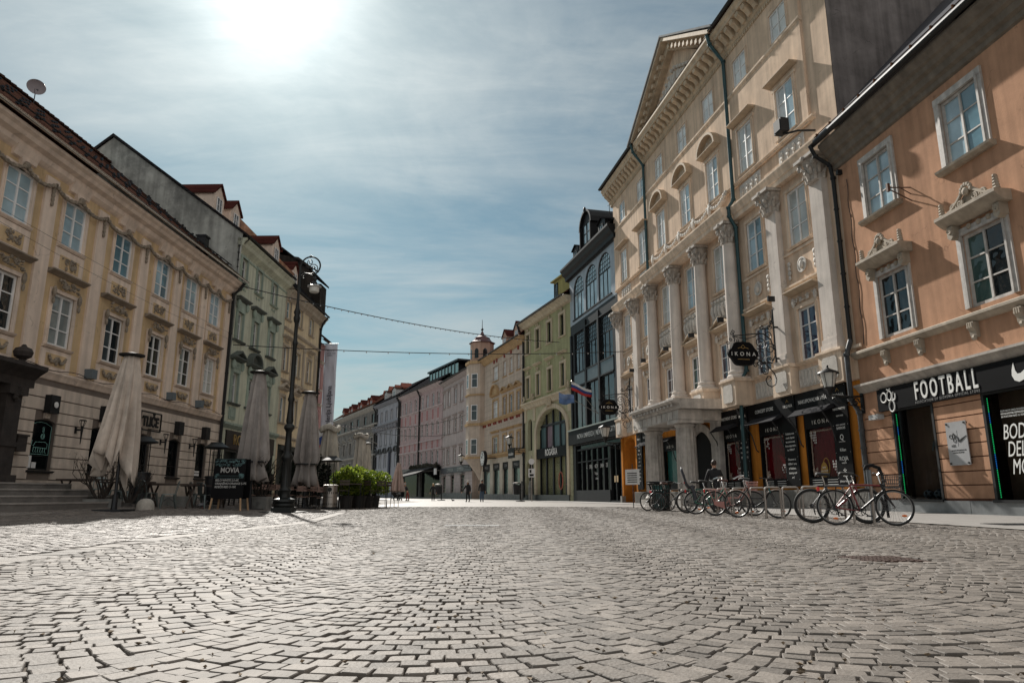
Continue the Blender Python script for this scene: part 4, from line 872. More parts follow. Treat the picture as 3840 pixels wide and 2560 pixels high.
for i,x in enumerate(bc):
    rnd=i in (2,3,4,5)
    B=MB()
    if rnd:
        B.lathe([(.54,6.5),(.56,6.58),(.52,6.66),(.46,6.7),(.5,6.78),(.48,6.86),(.38,6.9),(.38,9.5),(.365,11.5),(.335,13.9)],x,-.34,24); B.box(x-.72,x+.72,-1.0,0,6.4,6.5)
        B.box(x-.62,x-.58,-.98,-.9,9.6,9.9) if 0 else None
    else:
        w=.45; B.box(x-w,x+w,-.3,0,6.9,13.9).box(x-w-.1,x+w+.1,-.4,0,6.4,6.66).box(x-w-.05,x+w+.05,-.35,0,6.66,6.9)
    B.build('column' if rnd else 'pilaster',pcol,be,rnd)
    B=MB(); 
    if rnd: capital(B,x,-.34,13.85,.345)
    else: capital(B,x,-.12,13.85,.42)
    B.build('capital',mat('capital_stucco',(.43,.39,.35),.8,var=.4,scale=5,bump=.4),be,True)
    yq=-.95 if rnd else -.42
    MB().box(x-.78,x+.78,yq,0,5.02,6.28).profx([(yq-.08,6.4),(yq-.08,6.3),(yq,6.24),(0,6.24),(0,6.4)],x-.85,x+.85).build('pedestal',pb2,be)
    B=MB().prism([(x-.5,5.3),(x-.4,5.2),(x+.4,5.2),(x+.5,5.3),(x+.5,6.0),(x+.4,6.12),(x-.4,6.12),(x-.5,6.0)],yq-.04,yq).build('pedestal_plaque',mat('rough_stucco',(.5,.47,.43),.9,var=.2,bump=.8,bscale=25),be)
    if 0<i<7: MB().box(x-.05,x+.05,yq-.35,yq,9.5,9.75).build('floodlight',iron2,be)
# entablature between the orders
for a,b,y in ((BA-.1,-20.95,-.3),(-21.0,-8.4,-.82),(-8.38,-.4,-.3)):
    MB().profx([(y-.2,15.75),(y-.2,15.66),(y-.16,15.52),(y-.1,15.42),(y-.06,15.3),(y,15.26),(y,15.02),(0,15.02),(0,15.82)],a,b).build('entablature',pb2,be)
B=MB()
B.profx([(-.2,17.1),(-.2,17.04),(-.1,16.96),(0,16.92),(0,17.12)],BA,-1.0); B.profx([(-.2,22.3),(-.2,22.2),(-.14,22.12),(0,22.05),(0,22.32)],BA,-1.3); B.profx([(-.1,6.38),(-.1,6.26),(0,6.22),(0,6.4)],BA,BB)
B.split('string_course',pb2,be)
def crown(B,x0,x1,oh):
    B.profx([(-oh,26.15),(-oh,26.02),(-oh+.12,25.88),(-oh+.16,25.7),(-.32,25.66),(-.3,25.05),(-.18,24.95),(-.12,24.7),(0,24.66),(0,26.15)],x0,x1)
    n=int((x1-x0)/.62)
    for k in range(n):
        x=x0+(x1-x0)*(k+.5)/n; B.profx([(-oh+.2,25.66),(-oh+.25,25.45),(-.55,25.3),(-.4,25.1),(-.3,25.1),(-.3,25.66)],x-.16,x+.16); B.ell((x,-oh+.3,25.5),(.15,.1,.1),6,4)
    n=int((x1-x0)/.2)
    for k in range(n): x=x0+(x1-x0)*(k+.5)/n; B.box(x-.06,x+.06,-.2,-.12,24.72,24.94)
for q in ((BA-.5,-20.9),(-8.5,-.9)): B=MB(); crown(B,*q,1.0); B.build('cornice',mat('cornice_beige',(.55,.44,.32),.8,var=.2,scale=2,streak=.2),be)
B=MB(); crown(B,-20.9,-8.5,1.12); B.build('cornice',mat('cornice_beige',(.55,.44,.32)),be)
# pediment
pa,pbx,pzt=-21.2,-8.2,30.4; pc=(pa+pbx)/2; B=MB(); sl_=(pzt-26.15)/(pc-pa)
for s in (-1,1):
    e=pa-.3 if s<0 else pbx+.3; pt=lambda x,dz:(x,26.15+sl_*abs(x-e)*1+dz)
    P=[(e,26.17),(pc,pzt),(pc,pzt-.75),(e+(.75/sl_)*(1 if s<0 else -1),26.17)]
    B.prism(P if s>0 else P[::-1],-.75,.3); P=[(e-.1*s*-1,26.2),(pc,pzt+.16),(pc,pzt-.12),(e+(.3 if s<0 else -.3),26.2)]
    B.prism(P if s>0 else P[::-1],-1.2,.3)
    for k in range(11):
        t=(k+.8)/12; x=e+(pc-e)*t; z=26.15+(pzt-26.15)*t; B.box(x-.14,x+.14,-1.0,-.7,z-.62,z-.34)
B.build('pediment',mat('cornice_beige',(.55,.44,.32)),be)
MB().prism([(pa+1.2,26.16),(pbx-1.2,26.16),(pc,pzt-.6)],-.3,.2).build('tympanum',pb,be)
B=MB(); r=random.Random(3)
for k in range(12): xx=pc-2.6+.48*k; hh=2.2*(1-abs(xx-pc)/4.0); B.tube([(xx,-.36,26.3),(xx+r.uniform(-.2,.2),-.42,26.3+hh*.5),(xx,-.4,26.3+hh*.8)],[.12,.2,.12],7); B.ell((xx,-.42,26.4+hh*.9),.15,7,5)
B.build('pediment_figures',reliefw,be,True)
zr=mat('zinc_roof',(.22,.23,.24),.9,spec=.1,var=.2); B=MB()
for s in (-1,1):
    e=pa-.6 if s<0 else pbx+.6; P=[(e,26.2),(pc,pzt+.17),(pc,pzt+.3),(e,26.34)]; B.prism(P if s<0 else P[::-1],-1.3,7)
B.build('pediment_roof',zr,be); roof(be,BA-.5,-.5,26.2,6,30.2,tile,1.05,12,26); gutter(be,BA-.5,-21.1,-1.12,26.3,iron,.12); gutter(be,-8.1,-.7,-1.12,26.3,iron,.12)
for x in (-8.35,-21.3): downpipe(be,[(x,-1.15,26.2),(x,-1.0,25.6),(x,-.25,24.6),(x,-.24,16.2),(x,-.55,15.7),(x,-.55,15.2),(x-.0,-.22,14.6),(x,-.2,6.8),(x-.15,-.55,6.2),(x-.15,-.55,1.4)],bluepipe,.1)
# shops of the palace
def shop(x0,x1,z0=.9,z1=4.15,red=True,awn=True,word='IKONA'):
    w=x1-x0; f=MB().box(x0,x0+.12,.02,.2,z0,z1).box(x1-.12,x1,.02,.2,z0,z1).box(x0+.12,x1-.12,.02,.2,z1-.75,z1).box(x0+.12,x1-.12,.02,.2,z0,z0+.42).build('shop_window',blackboard,be)
    MB().box(x0+.12,x1-.12,.26,.28,z0+.4,z1-.7).build('curtain',gred if red else mat('mint_poster',(.03,.2,.17),.6,var=.3),f); MB().box(x0+.12,x1-.12,.16,.17,z0+.42,z1-.75).build('pane',clear_glass('shop_clear_glass2',(.85,.85,.86)),f)
    text(word,.26,white_ink,f,((x0+x1)/2,.01,z1-.5),ext=.004,spacing=1.7)
    B=MB(); B3=MB()
    if red:
        r=random.Random(int(x0*10)); lace=mat('lace_print',(.35,.27,.22),.7,var=.3)
        for k in range(34):
            t=k/33
            for s in (0,1): B3.tube(spiral(x0+.24 if s==0 else x1-.24,z0+.55+(z1-z0-1.4)*t,.01,.05,r.uniform(0,6),1,.15,6),.012,4)
        for k in range(22): B3.tube(spiral(x0+.25+(w-.5)*k/21,z1-.86,.01,.05,r.uniform(0,6),1,.15,6),.013,4)
        for k in range(24): B3.tube(spiral(x0+.22+r.uniform(0,.3),z0+.5+r.uniform(0,.3),.01,.05,r.uniform(0,6),1,.15,6),.012,4)
        for (ax,az,nx,nz) in ((x0+.2,z1-1.35,5,5),(x1-.75,z0+.5,6,6)):
            for i in range(nx):
                for j in range(nz):
                    if r.random()<.75 and (i+j>2): cx,cz=ax+.1*i,az+.11*j; B.prism([(cx,cz-.05),(cx+.028,cz),(cx,cz+.05),(cx-.028,cz)],.14,.15)
        for k in range(3): B.box(x0+.3,x0+.3+w*.3,.0,.015,z0+.1+.1*k,z0+.12+.1*k).box(x1-.3-w*.3,x1-.3,.0,.015,z0+.1+.1*k,z0+.12+.1*k)
        B.build('window_print',white_ink,f); B3.build('lace_border',lace,f)
    if awn:
        B=MB().profx([(-.04,z1+.12),(-.04,z1+.02),(-.7,z1-.24),(-.72,z1-.2),(-.3,z1+.1)],x0-.1,x1+.1).build('awning_roll',mat('grey_awning',(.03,.03,.033),.9,spec=.05,var=.2),be)
        B=MB()
        for x in (x0-.05,x1+.05): B.tube([(x,-.05,z1-1.5),(x,-.16,z1-1.4),(x,-.35,z1-.7),(x,-.66,z1-.24)],.03,5)
        B.split('awning_arm',iron,be)
    return f
shop(-4.05,-1.65); shop(-7.95,-5.55); shop(-11.85,-9.9); shop(-24.1,-22.0,red=False,word='IKO'); shop(-20.6,-18.2,red=False,word='IKONA')
MB().tube([(-2.9+.22*cos(2*pi*k/24),.155,1.75+.3*sin(2*pi*k/24)+.06*sin(2*pi*k/24)) for k in range(24)],.02,4,True).prism([(-3.05+.25*cos(2*pi*k/20)*(1-.12*sin(2*pi*k/20)),1.62+.33*sin(2*pi*k/20)) for k in range(20)],.145,.15).build('egg_sticker',mat('mustard',(.32,.17,.02),.6),be)
text('NEW',.1,white_ink,be,(-3.05,.14,1.72),ext=.002); text('COLLECTIONS',.075,white_ink,be,(-3.05,.14,1.58),ext=.002)
def brand_panel(x0,x1,lines,z0=.95,z1=5.05,head='IKONA',big=False):
    f=MB().box(x0,x1,-.16,-.1,z0,z1).build('name_board',blackboard,be); c=(x0+x1)/2; text(head,.2,white_ink,f,(c,-.165,z1-.5),ext=.003,spacing=1.3)
    MB().tube([(c-.1,-.17,z1-.33),(c-.06,-.17,z1-.27),(c,-.17,z1-.2),(c+.06,-.17,z1-.27),(c+.1,-.17,z1-.33)],.01,4).build('crest',gold,f)
    B=MB()
    for x in (x0+.06,x1-.06):
        for z in (z0+.3,z0+1.3,z0+2.4,z1-.1): B.ell((x,-.165,z),.012,5,3)
    B.build('screws',white_ink,f)
    for z,t_,s_ in lines: text(t_,s_,white_ink,f,(c,-.165,z),ext=.002)
brand_panel(-1.75,-.72,[(4.0,'NASOMATTO',.13),(3.72,'MEMO PARIS',.08),(3.35,'MARC-ANTOINE',.08),(3.22,'BARROIS',.14),(2.85,'Q',.3),(2.68,'lorenzo villoresi',.06),(2.35,'Kilian',.17),(2.0,'ROJA',.24),(1.83,'PARFUMS',.07),(1.5,'✻',.3),(1.32,'LIQUIDES',.07),(1.12,'Juliette has a gun',.11)])
brand_panel(-5.5,-4.4,[(3.3,'Doživite svet',.13),(3.12,'mode, lepote',.13),(2.94,'ter umetnosti,',.13),(2.76,'ki se razprostira',.13),(2.58,'na 1000m²!',.13),(2.15,'Discover a',.14),(1.95,'1000m² area',.14),(1.75,'of fashion,',.14),(1.55,'beauty and',.14),(1.35,'art!',.14)])
brand_panel(-9.75,-8.7,[(4.0,'EA7',.28),(3.55,'U',.25),(3.2,'HAMAKI-HO',.11),(2.95,'MOOSE KNUCKLES',.1),(2.7,'FALLING PIECES',.11),(2.45,'RELIGION',.16),(2.1,'NB',.3),(1.7,'LA HAINE',.13),(1.55,'INSIDE US',.13),(1.3,'vegan man',.12)])
for a,b in ((-25.3,-24.2),(-21.95,-20.7)): brand_panel(a,b,[(4.0-.27*k,t_,.13) for k,t_ in enumerate(('POP','FREYA','MOSCHINO','twinset','GUESS','LACOSTE','NUDE','CAVALLI','PINKO','LIU JO'))])
for a,b,t_ in ((-4.38,-1.77,'NAKUPOVALNA HIŠA'),(-8.65,-5.52,'CONCEPT STORE'),(-12.0,-9.77,'DEPARTMENT STORE'),(-24.18,-21.97,'NICHE PERFUMES')):
    f=MB().box(a,b,-.13,-.07,4.22,5.02).build('shop_sign',blackboard,be); text(t_,.24,white_ink,f,((a+b)/2,-.135,4.6),ext=.003,sx=.9)
B=MB(); rib=mat('ribbed_granite',(.20,.19,.175),.75,var=.25,scale=3,bump=.3)
for a,b in ((-8.65,BB-.1),(-12.2,-8.66),(-25.7,-17.5)): B.box(a,b,-.28,0,0,.8); [B.box(a+.08+.09*k,a+.12+.09*k,-.295,-.28,.05,.75) for k in range(int((b-a)/.09)-1)]
B.box(-28.95,-28.55,-.3,0,0,.5).split('plinth',rib,be,gap=.012)
for x in (-28.78,-25.5): MB().box(x-.18,x+.18,-.12,0,.5,4.9).build('arch_pier',opb,be)
MB().box(-28.5,-25.8,1.9,2.0,0,4.9).build('passage_door',mat('brown_door',(.06,.03,.015),.6),be)
# stone porch
pst=mat('porch_marble',(.44,.41,.38),.65,var=.3,scale=2.2,streak=.3,dirt=((.15,.14,.13),.9,.63)); B=MB()
for x in (-16.2,-12.0+.45):
    x=-17.0 if x<-14 else -12.2
    B.lathe([(.62,.3),(.66,.4),(.58,.5),(.54,.6),(.5,4.2),(.56,4.26),(.6,4.36),(.56,4.42)],x,-2.0,20); B.box(x-.72,x+.72,-2.72,-1.28,0,.3).box(x-.75,x+.75,-2.75,-1.25,4.42,4.6)
    for k in range(16): a=2*pi*k/16; B.tube([(x+.53*cos(a),-2+.53*sin(a),.6),(x+.495*cos(a),-2+.495*sin(a),4.15)],.045,4)
    B.split('porch_column',pst,be,True); B=MB(); MB().box(x-.5,x+.5,-.3,0,0,4.6).build('porch_pilaster',pst,be)
B=MB().profx([(-2.7,4.6),(-1.3,4.6),(-1.3,5.15),(-2.7,5.15)],-17.8,-11.4)
for x in (-17.75,-12.9): B.box(x,x+1.3,-1.3,0,4.6,5.15)
B.profx([(-3.15,5.7),(-3.15,5.6),(-2.95,5.48),(-2.8,5.42),(-2.75,5.16),(0,5.16),(0,5.7)],-18.2,-11.0)
for k in range(13): x=-17.9+.52*k; B.box(x-.14,x+.14,-3.0,-2.75,5.3,5.44)
for k in range(8): B.box(-17.7+.8*k,-17.0+.8*k,-2.73,-2.7,4.66,5.1)
B.build('porch_canopy',pst,be)
B=MB(); n=14
for k in range(n):
    a,b=pi*k/n,pi*(k+1)/n; m=-14.6
    B.prism([(m-2.35*cos(a),2.5+2.2*sin(a)),(m-2.35*cos(b),2.5+2.2*sin(b)),(m-1.85*cos(b),2.5+1.75*sin(b)),(m-1.85*cos(a),2.5+1.75*sin(a))],-.15,.3)
for s in (-1,1): B.box(-14.6+s*1.85,-14.6+s*2.35,-.15,.3,0,2.5).box(-14.6+s*1.8,-14.6+s*2.45,-.2,.3,2.4,2.6)
B.build('portal_arch',pst,be); MB().box(-16.55,-12.65,.12,.2,.1,4.3).build('portal_infill',mat('dark_arch_fill',(.008,.008,.008),.7,spec=.1),be)  # black sheet near the front stands for the dark inside the arch
MB().box(-25.2,-24.85,-.1,-.05,5.3,5.9).build('house_number',mat('green_enamel',(.01,.06,.035)),be); text('24',.2,white_ink,be,(-25.02,-.11,5.6),ext=.002)
# floodlight on an arm
fl=empty('floodlight',at(be,-1.6,-1.3,16.35),be.rotation_euler.z,'black floodlight on an arm just above the left end of the orange house gutter','floodlight'); B=MB().tube([(.9,1.0,-.25),(.5,.4,-.1),(0,0,-.05)],.05,5).build('arm',iron,fl); MB().box(-.3,.3,-.25,.15,0,.62).box(-.24,.24,-.28,-.25,.06,.56).build('lamp_head',blackm,fl)
# ================= black glass-fronted house
bkp=mat('grey_metal_cladding',(.32,.35,.39),.45,.2,var=.15,scale=1.2,streak=.2); bkd=mat('black_steel',(.012,.013,.015),.55,spec=.2,var=.2)
bk=root_of('glass_fronted_house',8.74,55.49,-13.6,True,'narrow grey and black house with tall gridded windows and three arched ones on top',group=HG)
KX=[-9.75,-6.25,-2.85]; KW=3.0; holes=[]
for x in KX:
    holes+=[(x-KW/2,x+KW/2,17.3,21.4,1.3),(x-KW/2,x+KW/2,11.95,15.85),(x-KW/2,x+KW/2,6.65,10.6)]
holes.append((-11.5,-.5,.15,5.1,0,.4)); wall_mb(-12.4,0,16.9,22,[h for h in holes if h[2]>17],.15).build('wall',bkp,bk); wall_mb(-12.4,0,0,16.9,[h for h in holes if h[2]<17],.15).build('lower_wall',bkd,bk); body(bk,-12.4,0,0,22,9,bkp)
B=MB()
for x in (-12.1,-8.0,-4.55,-.55): B.box(x-.2,x+.2,-.12,0,6.6,16.6 if x not in(-12.1,-.55) else 15.9)
for z in (10.6,11.83,6.5,15.85,17.2): B.box(-11.4,-1.2,-.1,0,z,z+.12)
B.build('facade_frame',bkd,bk); 
MB().box(-11.3,-1.25,-.05,0,10.72,11.83).build('spandrel',mat('dark_spandrel',(.05,.055,.06),.3,var=.3),bk)
def grid_window(root,x,z,w,h,pane,m,cols,base,small,rise=0,d=.12):
    B=MB(); t=.1
    B.box(-w/2,-w/2+t,-.05,.05,0,h-rise).box(w/2-t,w/2,-.05,.05,0,h-rise).box(-w/2,w/2,-.05,.05,0,t)
    if rise:
        n=14
        B.tube([(-(w/2-.05)*cos(pi*k/n),0,h-rise+(rise-.05)*sin(pi*k/n)) for k in range(n+1)],.08,5)
    else: B.box(-w/2,w/2,-.05,.05,h-t,h)
    zt=h*.6 if small else h
    def top(x_): return h-rise+rise*math.sqrt(max(0,1-(x_/(w/2))**2)) if rise else h
    for c in range(1,cols): xx=-w/2+w*c/cols; B.box(xx-.045,xx+.045,-.04,.04,t,zt)
    if small:
        B.box(-w/2,w/2,-.05,.05,zt-.05,zt+.05)
        for c in range(1,7): xx=-w/2+w*c/7; B.box(xx-.018,xx+.018,-.03,.03,zt,top(xx)-.03)
        for k in range(1,4):
            z_=zt+(h-zt)*k/4; ww=w/2*(math.sqrt(max(0,1-((z_-(h-rise))/rise)**2)) if rise and z_>h-rise else 1); B.box(-ww,ww,-.03,.03,z_-.018,z_+.018)
    o=B.build('window',m,root,loc=(x,d,z)); put('pane',pane_mesh(w,h,pane,rise),o); return o
for x in KX:
    grid_window(bk,x,17.3,KW,4.1,gsky,bkd,3,0,True,1.3); grid_window(bk,x,11.95,KW,3.9,gdark,bkd,3,0,True); grid_window(bk,x,6.65,KW,3.95,gdark,bkd,2,0,False)
cornice(bk,-12.9,.3,[(-.85,22.9),(-.85,22.7),(-.7,22.55),(-.6,22.3),(-.35,22.1),(-.3,21.75),(-.05,21.7),(0,21.6),(0,22.9)],bkd)
roof(bk,-12.6,.1,22.9,3.6,27.0,slate,.7,8,22.9)
def arch_dormer(root,xc,w,y0,z0,h,m,pane):
    B=MB(); n=10; P=[(w/2,0)]+[(w/2*cos(pi*k/n),h-w/2+w/2*sin(pi*k/n)) for k in range(n+1)]+[(-w/2,0)]; B.prism(P,0,2.6)
    for k in range(n):
        a,b=pi*k/n,pi*(k+1)/n; w2=w/2+.2; B.prism([(w/2*cos(a),h-w/2+w/2*sin(a)),(w2*cos(a),h-w/2+w2*sin(a)),(w2*cos(b),h-w/2+w2*sin(b)),(w/2*cos(b),h-w/2+w/2*sin(b))],-.3,2.6)
    for s in (-1,1): B.box(s*w/2-.15*(1 if s>0 else 0),s*w/2+.15*(1 if s<0 else 0),-.3,0,0,h-w/2); B.lathe([(.16,0),(.1,.2),(.16,.35),(.05,.5)],s*w*.5,-.1,6,h-w/2)
    B.ell((0,-.25,h+.25),(.18,.15,.28),6,5); o=B.build('dormer',m,root,loc=(xc,y0,z0))
    put('dormer_window',frame_mesh(round(w*.62,2),round(h*.7,2),2,3,.08,m,0),o,(0,-.08,.15)); MB().box(-w*.31,w*.31,-.05,-.03,.15,.15+h*.7).build('dormer_pane',pane,o)
arch_dormer(bk,-7.6,3.0,.3,23.0,4.2,bkd,gsky)
for x in (-10.6,-3.4): dormer(bk,x,1.7,.1,22.9,1.6,2.5,bkd,slate,gsky,.35,fm=bkd)
MB().tube([(-2.4,.5,24.8),(-2.4,.5,26.2)],.03,5).tube([(-2.8,.5,25.9),(-2.0,.5,25.6)],.03,5).build('aerial',iron,bk)
f=MB().box(-12.6,.1,-.35,.0,5.2,6.5).build('shop_sign',blackboard,bk); text('NOVA UNIVERZA | NEW UNIVERSITY',.62,mat('silver_lettering',(.38,.38,.38),.4,.4),f,(-5.2,-.36,5.82),ext=.01,sx=.92); MB().box(-12.7,.2,-.42,.02,6.5,6.62).build('sign_cap',steel,f)
B=MB().box(-11.5,-.5,.28,.35,.15,5.1); f=B.build('shop_glazing',gshop,bk); B=MB().box(-12.3,-2.9,-.02,.3,0,1.0)
for k in range(7): x=-11.4+1.39*k; B.box(x-.06,x+.06,.1,.3,1.0,4.7)
B.box(-11.5,-.5,.1,.3,4.6,4.75).box(-11.5,-3.0,.1,.3,3.5,3.6)
for x in (-2.9,-1.7,-.55): B.box(x-.07,x+.07,.08,.3,.1,4.7)
B.build('shopfront_frame',bkd,bk); MB().box(-2.1,-1.8,.06,.1,1.6,2.1).box(-1.6,-1.3,.06,.1,1.6,2.1).build('door_notice',mat('kraft_paper',(.5,.36,.2),.8),bk)
text('GALERIJA  NOVE  UNIVERZE',.5,white_ink,bk,(-6.6,.26,3.05),ext=.004,sx=.85); text('Mojca Fo',.4,white_ink,bk,(-6.6,.26,2.45),ext=.004); text('Avtor',.3,white_ink,bk,(-6.6,.26,2.0),ext=.004)
# ================= green house
pgn=plaster('olive_green_plaster',(.36,.365,.215),.12,.12); tgn=plaster('cream_trim',(.55,.48,.36),.15)
gn=root_of('olive_green_house',5.83,67.5,-19,True,'olive green house with cream trim and a big arched glazed shop opening',group=HG)
NX=[-12.15,-9.0,-5.55,-2.05]; holes=[]
for x in NX: holes+=[(x-.55,x+.55,16.5,18.75),(x-.5,x+.5,11.3,13.65)]
wall_mb(-13.35,0,10.7,19.6,holes,.2).build('wall',pgn,gn)
wall_mb(-13.35,0,0,10.7,[(-9.4,-1.1,.3,9.4,2.4,.5),(-12.9,-10.6,.2,4.4,1.0,.4),(-12.3,-11.0,5.4,8.9,.6,.3)],.2).build('ground_floor_wall',plaster('pale_olive_plaster',(.44,.43,.29),.15),gn); body(gn,-13.35,0,0,19.6,9,pgn)
for x in NX:
    window(gn,x,16.5,1.1,2.25,gdark,bkd,.18,1,[.55],.09,sur=(.3,.08,tgn,.05),sill=(.8,tgn,.16,.14)); window(gn,x,11.3,1.0,2.35,gmid,bkd,.18,2,[.66],.09,sur=(.28,.08,tgn,.05),sill=(.8,tgn,.16,.14),hood=('flat',1.2,1.0,tgn,.34,.22))
    B=MB(); relief_mb(B,x,19.25,.9,.5,-.12,int(-x*3),12,.1,1); relief_mb(B,x,14.2,.9,.5,-.12,int(-x*5),12,.08,1); B.split('stucco_ornament',tgn,gn,False,gap=.13)
B=MB().profx([(-.5,10.75),(-.5,10.6),(-.3,10.4),(-.2,10.1),(0,10.0),(0,10.8)],-13.45,.1)
for x in (-13.1,-10.2,-.45): relief_mb(B,x,11.2,.7,1.0,-.25,int(-x*9),14,.15,1); B.box(x-.35,x+.35,-.1,0,8.6,10.1)
relief_mb(B,-5.25,10.1,1.2,1.2,-.3,5,20,.2,2)
n=16
for k in range(n):
    a,b=pi*k/n,pi*(k+1)/n; m=-5.25; B.prism([(m+4.15*cos(a),7+2.4*sin(a)),(m+4.7*cos(a),7+2.85*sin(a)),(m+4.7*cos(b),7+2.85*sin(b)),(m+4.15*cos(b),7+2.4*sin(b))],-.18,.05)
for x in (-9.68,-.82): B.box(x-.27,x+.27,-.18,.05,.6,7)
B.build('stone_moulding',tgn,gn); 
B=MB()
for x in (-10.1,-.2): 
    for k in range(18): B.box(x-.3,x+.3,-.06,0,.5+k*.5,.5+k*.5+.46)
B.split('quoins',plaster('pale_olive_plaster',(.44,.43,.29)),gn,gap=.1)
MB().box(-9.4,-1.1,.45,.5,.3,9.4).build('shop_glazing',gshop,gn); B=MB()
for x in (-7.6,-5.7,-3.8,-2.4): B.box(x-.14,x+.14,.3,.46,.3,9.3)
for x in (-9.3,-1.2): B.box(x-.1,x+.1,.3,.46,.3,7.5)
B.box(-9.4,-1.1,.28,.46,7.7,7.9); B.build('shopfront_frame',bkd,gn)
for x,c in ((-8.5,(.04,.09,.1)),(-6.65,(.16,.09,.12)),(-4.75,(.04,.09,.1)),(-3.1,(.05,.1,.11))): MB().box(x-.75,x+.75,.4,.44,5.5,8.0).build('window_poster',mat('poster_%d'%int(-x),c,.5,var=.5,scale=1.5,stretch=(1,1,.4)),gn)
f=MB().box(-9.6,-.95,-.12,.28,4.35,5.4).build('shop_sign',blackboard,gn); text('ROGAŠKA',.95,white_ink,f,(-5.2,-.14,4.88),ext=.01,sx=.75,bold=.01)
MB().box(-2.6,-2.0,.24,.28,1.6,1.62).tube([(-3.6+.5*cos(2*pi*k/20),.25,2.0+.85*sin(2*pi*k/20)) for k in range(20)],.06,4,True).build('oval_poster',mat('poster_red',(.4,.12,.08),.6,var=.6,scale=6),gn)
MB().box(-12.9,-10.6,.36,.4,.2,4.4).build('passage_door',bkd,gn); MB().box(-12.2,-11.1,.28,.3,5.4,8.9).build('niche_pane',gdark,gn); MB().box(-13.35,-.8,-.1,0,0,.6).build('plinth',iron2,gn)
for x in (-13.1,-10.4): MB().lathe([(.2,0),(.22,1.5),(.12,1.9),(.1,2.1)],x,-.5,8).build('kerb_post',stone,gn)
cornice(gn,-13.6,.2,[(-.8,20.2),(-.8,20.05),(-.5,19.85),(-.3,19.6),(0,19.5),(0,20.2)],tgn); gutter(gn,-13.8,.2,-.9,20.3,iron2,.14); roof(gn,-13.4,0,20.25,5,24.5,tilered,.8,10,20)
downpipe(gn,[(-13.5,-.85,20.2),(-13.5,-.6,19.4),(-13.45,-.14,18.8),(-13.45,-.14,.3)],iron,.13)
B=MB().box(-5.6,-.6,.6,4,20.6,23.2).profx([(.3,23.2),(.3,23.35),(2,23.8),(4,23.8),(4,23.2)],-5.9,-.4); B.build('dormer',plaster('yellow_olive_plaster',(.36,.33,.14),.15),gn)
window(gn,-4.9,20.9,1.0,2.0,gdark,bkd,.05,2,2,.1,y=.5)
# ================= cream house with corner turret
pcm=plaster('putty_plaster',(.53,.45,.38),.1); tcm=plaster('ochre_trim',(.47,.33,.19),.15); red=mat('red_terracotta',(.25,.05,.035),.7)
cm=root_of('turret_house',1.5,80.09,-18.5,True,'putty-coloured house with ochre trim, corner oriel and onion turret with a spire',group=HG)
MX=[(-2.2,1.1),(-4.95,1.2),(-7.6,1.25),(-11.5,2.2)]; holes=[]
for x,w in MX: holes+=[(x-w/2,x+w/2,15.3,17.25),(x-w/2,x+w/2,10.4,12.65),(x-w/2,x+w/2,5.8,7.9)]
gb=[(-4.7,-1.9),(-8.5,-6.2),(-12.6,-9.7),(-17.4,-13.9)]
wall_mb(-17.2,0,5.5,18.4,holes,.2).build('wall',pcm,cm); body(cm,-19.9,0,0,18.5,9,pcm)
wall_mb(-18.6,0,0,5.5,[(a,b,.5,4.55) for a,b in gb],.4).build('ground_floor_wall',plaster('light_stone_plaster',(.55,.5,.42),.12),cm)
for a,b in gb:
    MB().box(a,b,.34,.4,.5,4.5).build('shop_glazing',gteal,cm); f=MB().box(a,b,.05,.3,3.7,4.55).build('shop_sign',blackboard,cm); text({-4.7:'MARELLA',-8.5:'LOLA',-12.6:'BALISAM',-17.4:'MARELLA'}[a],.5,mat('grey_lettering',(.22,.22,.22)),f,((a+b)/2,.04,4.12),sx=.8)
    B=MB().box(a,a+.1,.2,.36,.5,3.7).box(b-.1,b,.2,.36,.5,3.7).box(a,b,.2,.36,.5,.7); B.build('shopfront_frame',iron,cm)
MB().box(-18.6,0,-.08,0,0,.7).build('plinth',stone,cm)
B=MB(); 
for k in range(16): z=6+k*.8; B.box(-17.2,0,-.012,0,z,z+.03)
B.build('wall_joint',mat('joint_beige',(.3,.25,.2),.9),cm)
for i,(x,w) in enumerate(MX):
    c=3 if i==3 else 2
    window(cm,x,15.3,w,1.95,glight,whitef,.15,c,[.66],.09,sur=(.2,.05,pcm),sill=(.5,tcm,.14,.12)); window(cm,x,10.4,w,2.25,glight if i==3 else gmid,whitef,.15,c,[.66],.09,sur=(.26,.06,tcm),hood=('arch' if i==3 else 'pedi',1.1,.55,tcm,.4,.2)); window(cm,x,5.8,w,2.1,gmid,whitef,.15,c,[.66],.09,sur=(.26,.06,tcm),hood=('flat',1.1,.55,tcm,.35,.25))
    B=MB(); 
    for s in ((-.2,.2) if i==3 else (0,)): B.prism([(x+s*3-.12,17.7),(x+s*3+.12,17.7),(x+s*3+.2,18.2),(x+s*3-.2,18.2)],-.15,0)
    B.split('keystone',red,cm)
B=MB().profx([(-.4,10.3),(-.4,10.15),(-.15,9.9),(0,9.85),(0,10.35)],-17.2,.1).profx([(-.4,5.7),(-.4,5.5),(-.1,5.3),(0,5.2),(0,5.75)],-17.2,.1).box(-17.2,0,-.03,0,5.75,5.85); B.split('string_course',tcm,cm)
B=MB()
for k in range(22): B.box(-16.8+.78*k,-16.6+.78*k,-.2,0,9.55,9.85) if k%3!=2 else None
B.split('console_bracket',red,cm)
cornice(cm,-17.2,.2,[(-.8,18.95),(-.8,18.8),(-.5,18.6),(-.2,18.2),(0,18.1),(0,18.95)],tcm); roof(cm,-19,0,18.95,6,23.8,tilered,.8,12,19); gutter(cm,-17.2,.2,-.9,19.0,iron,.13)
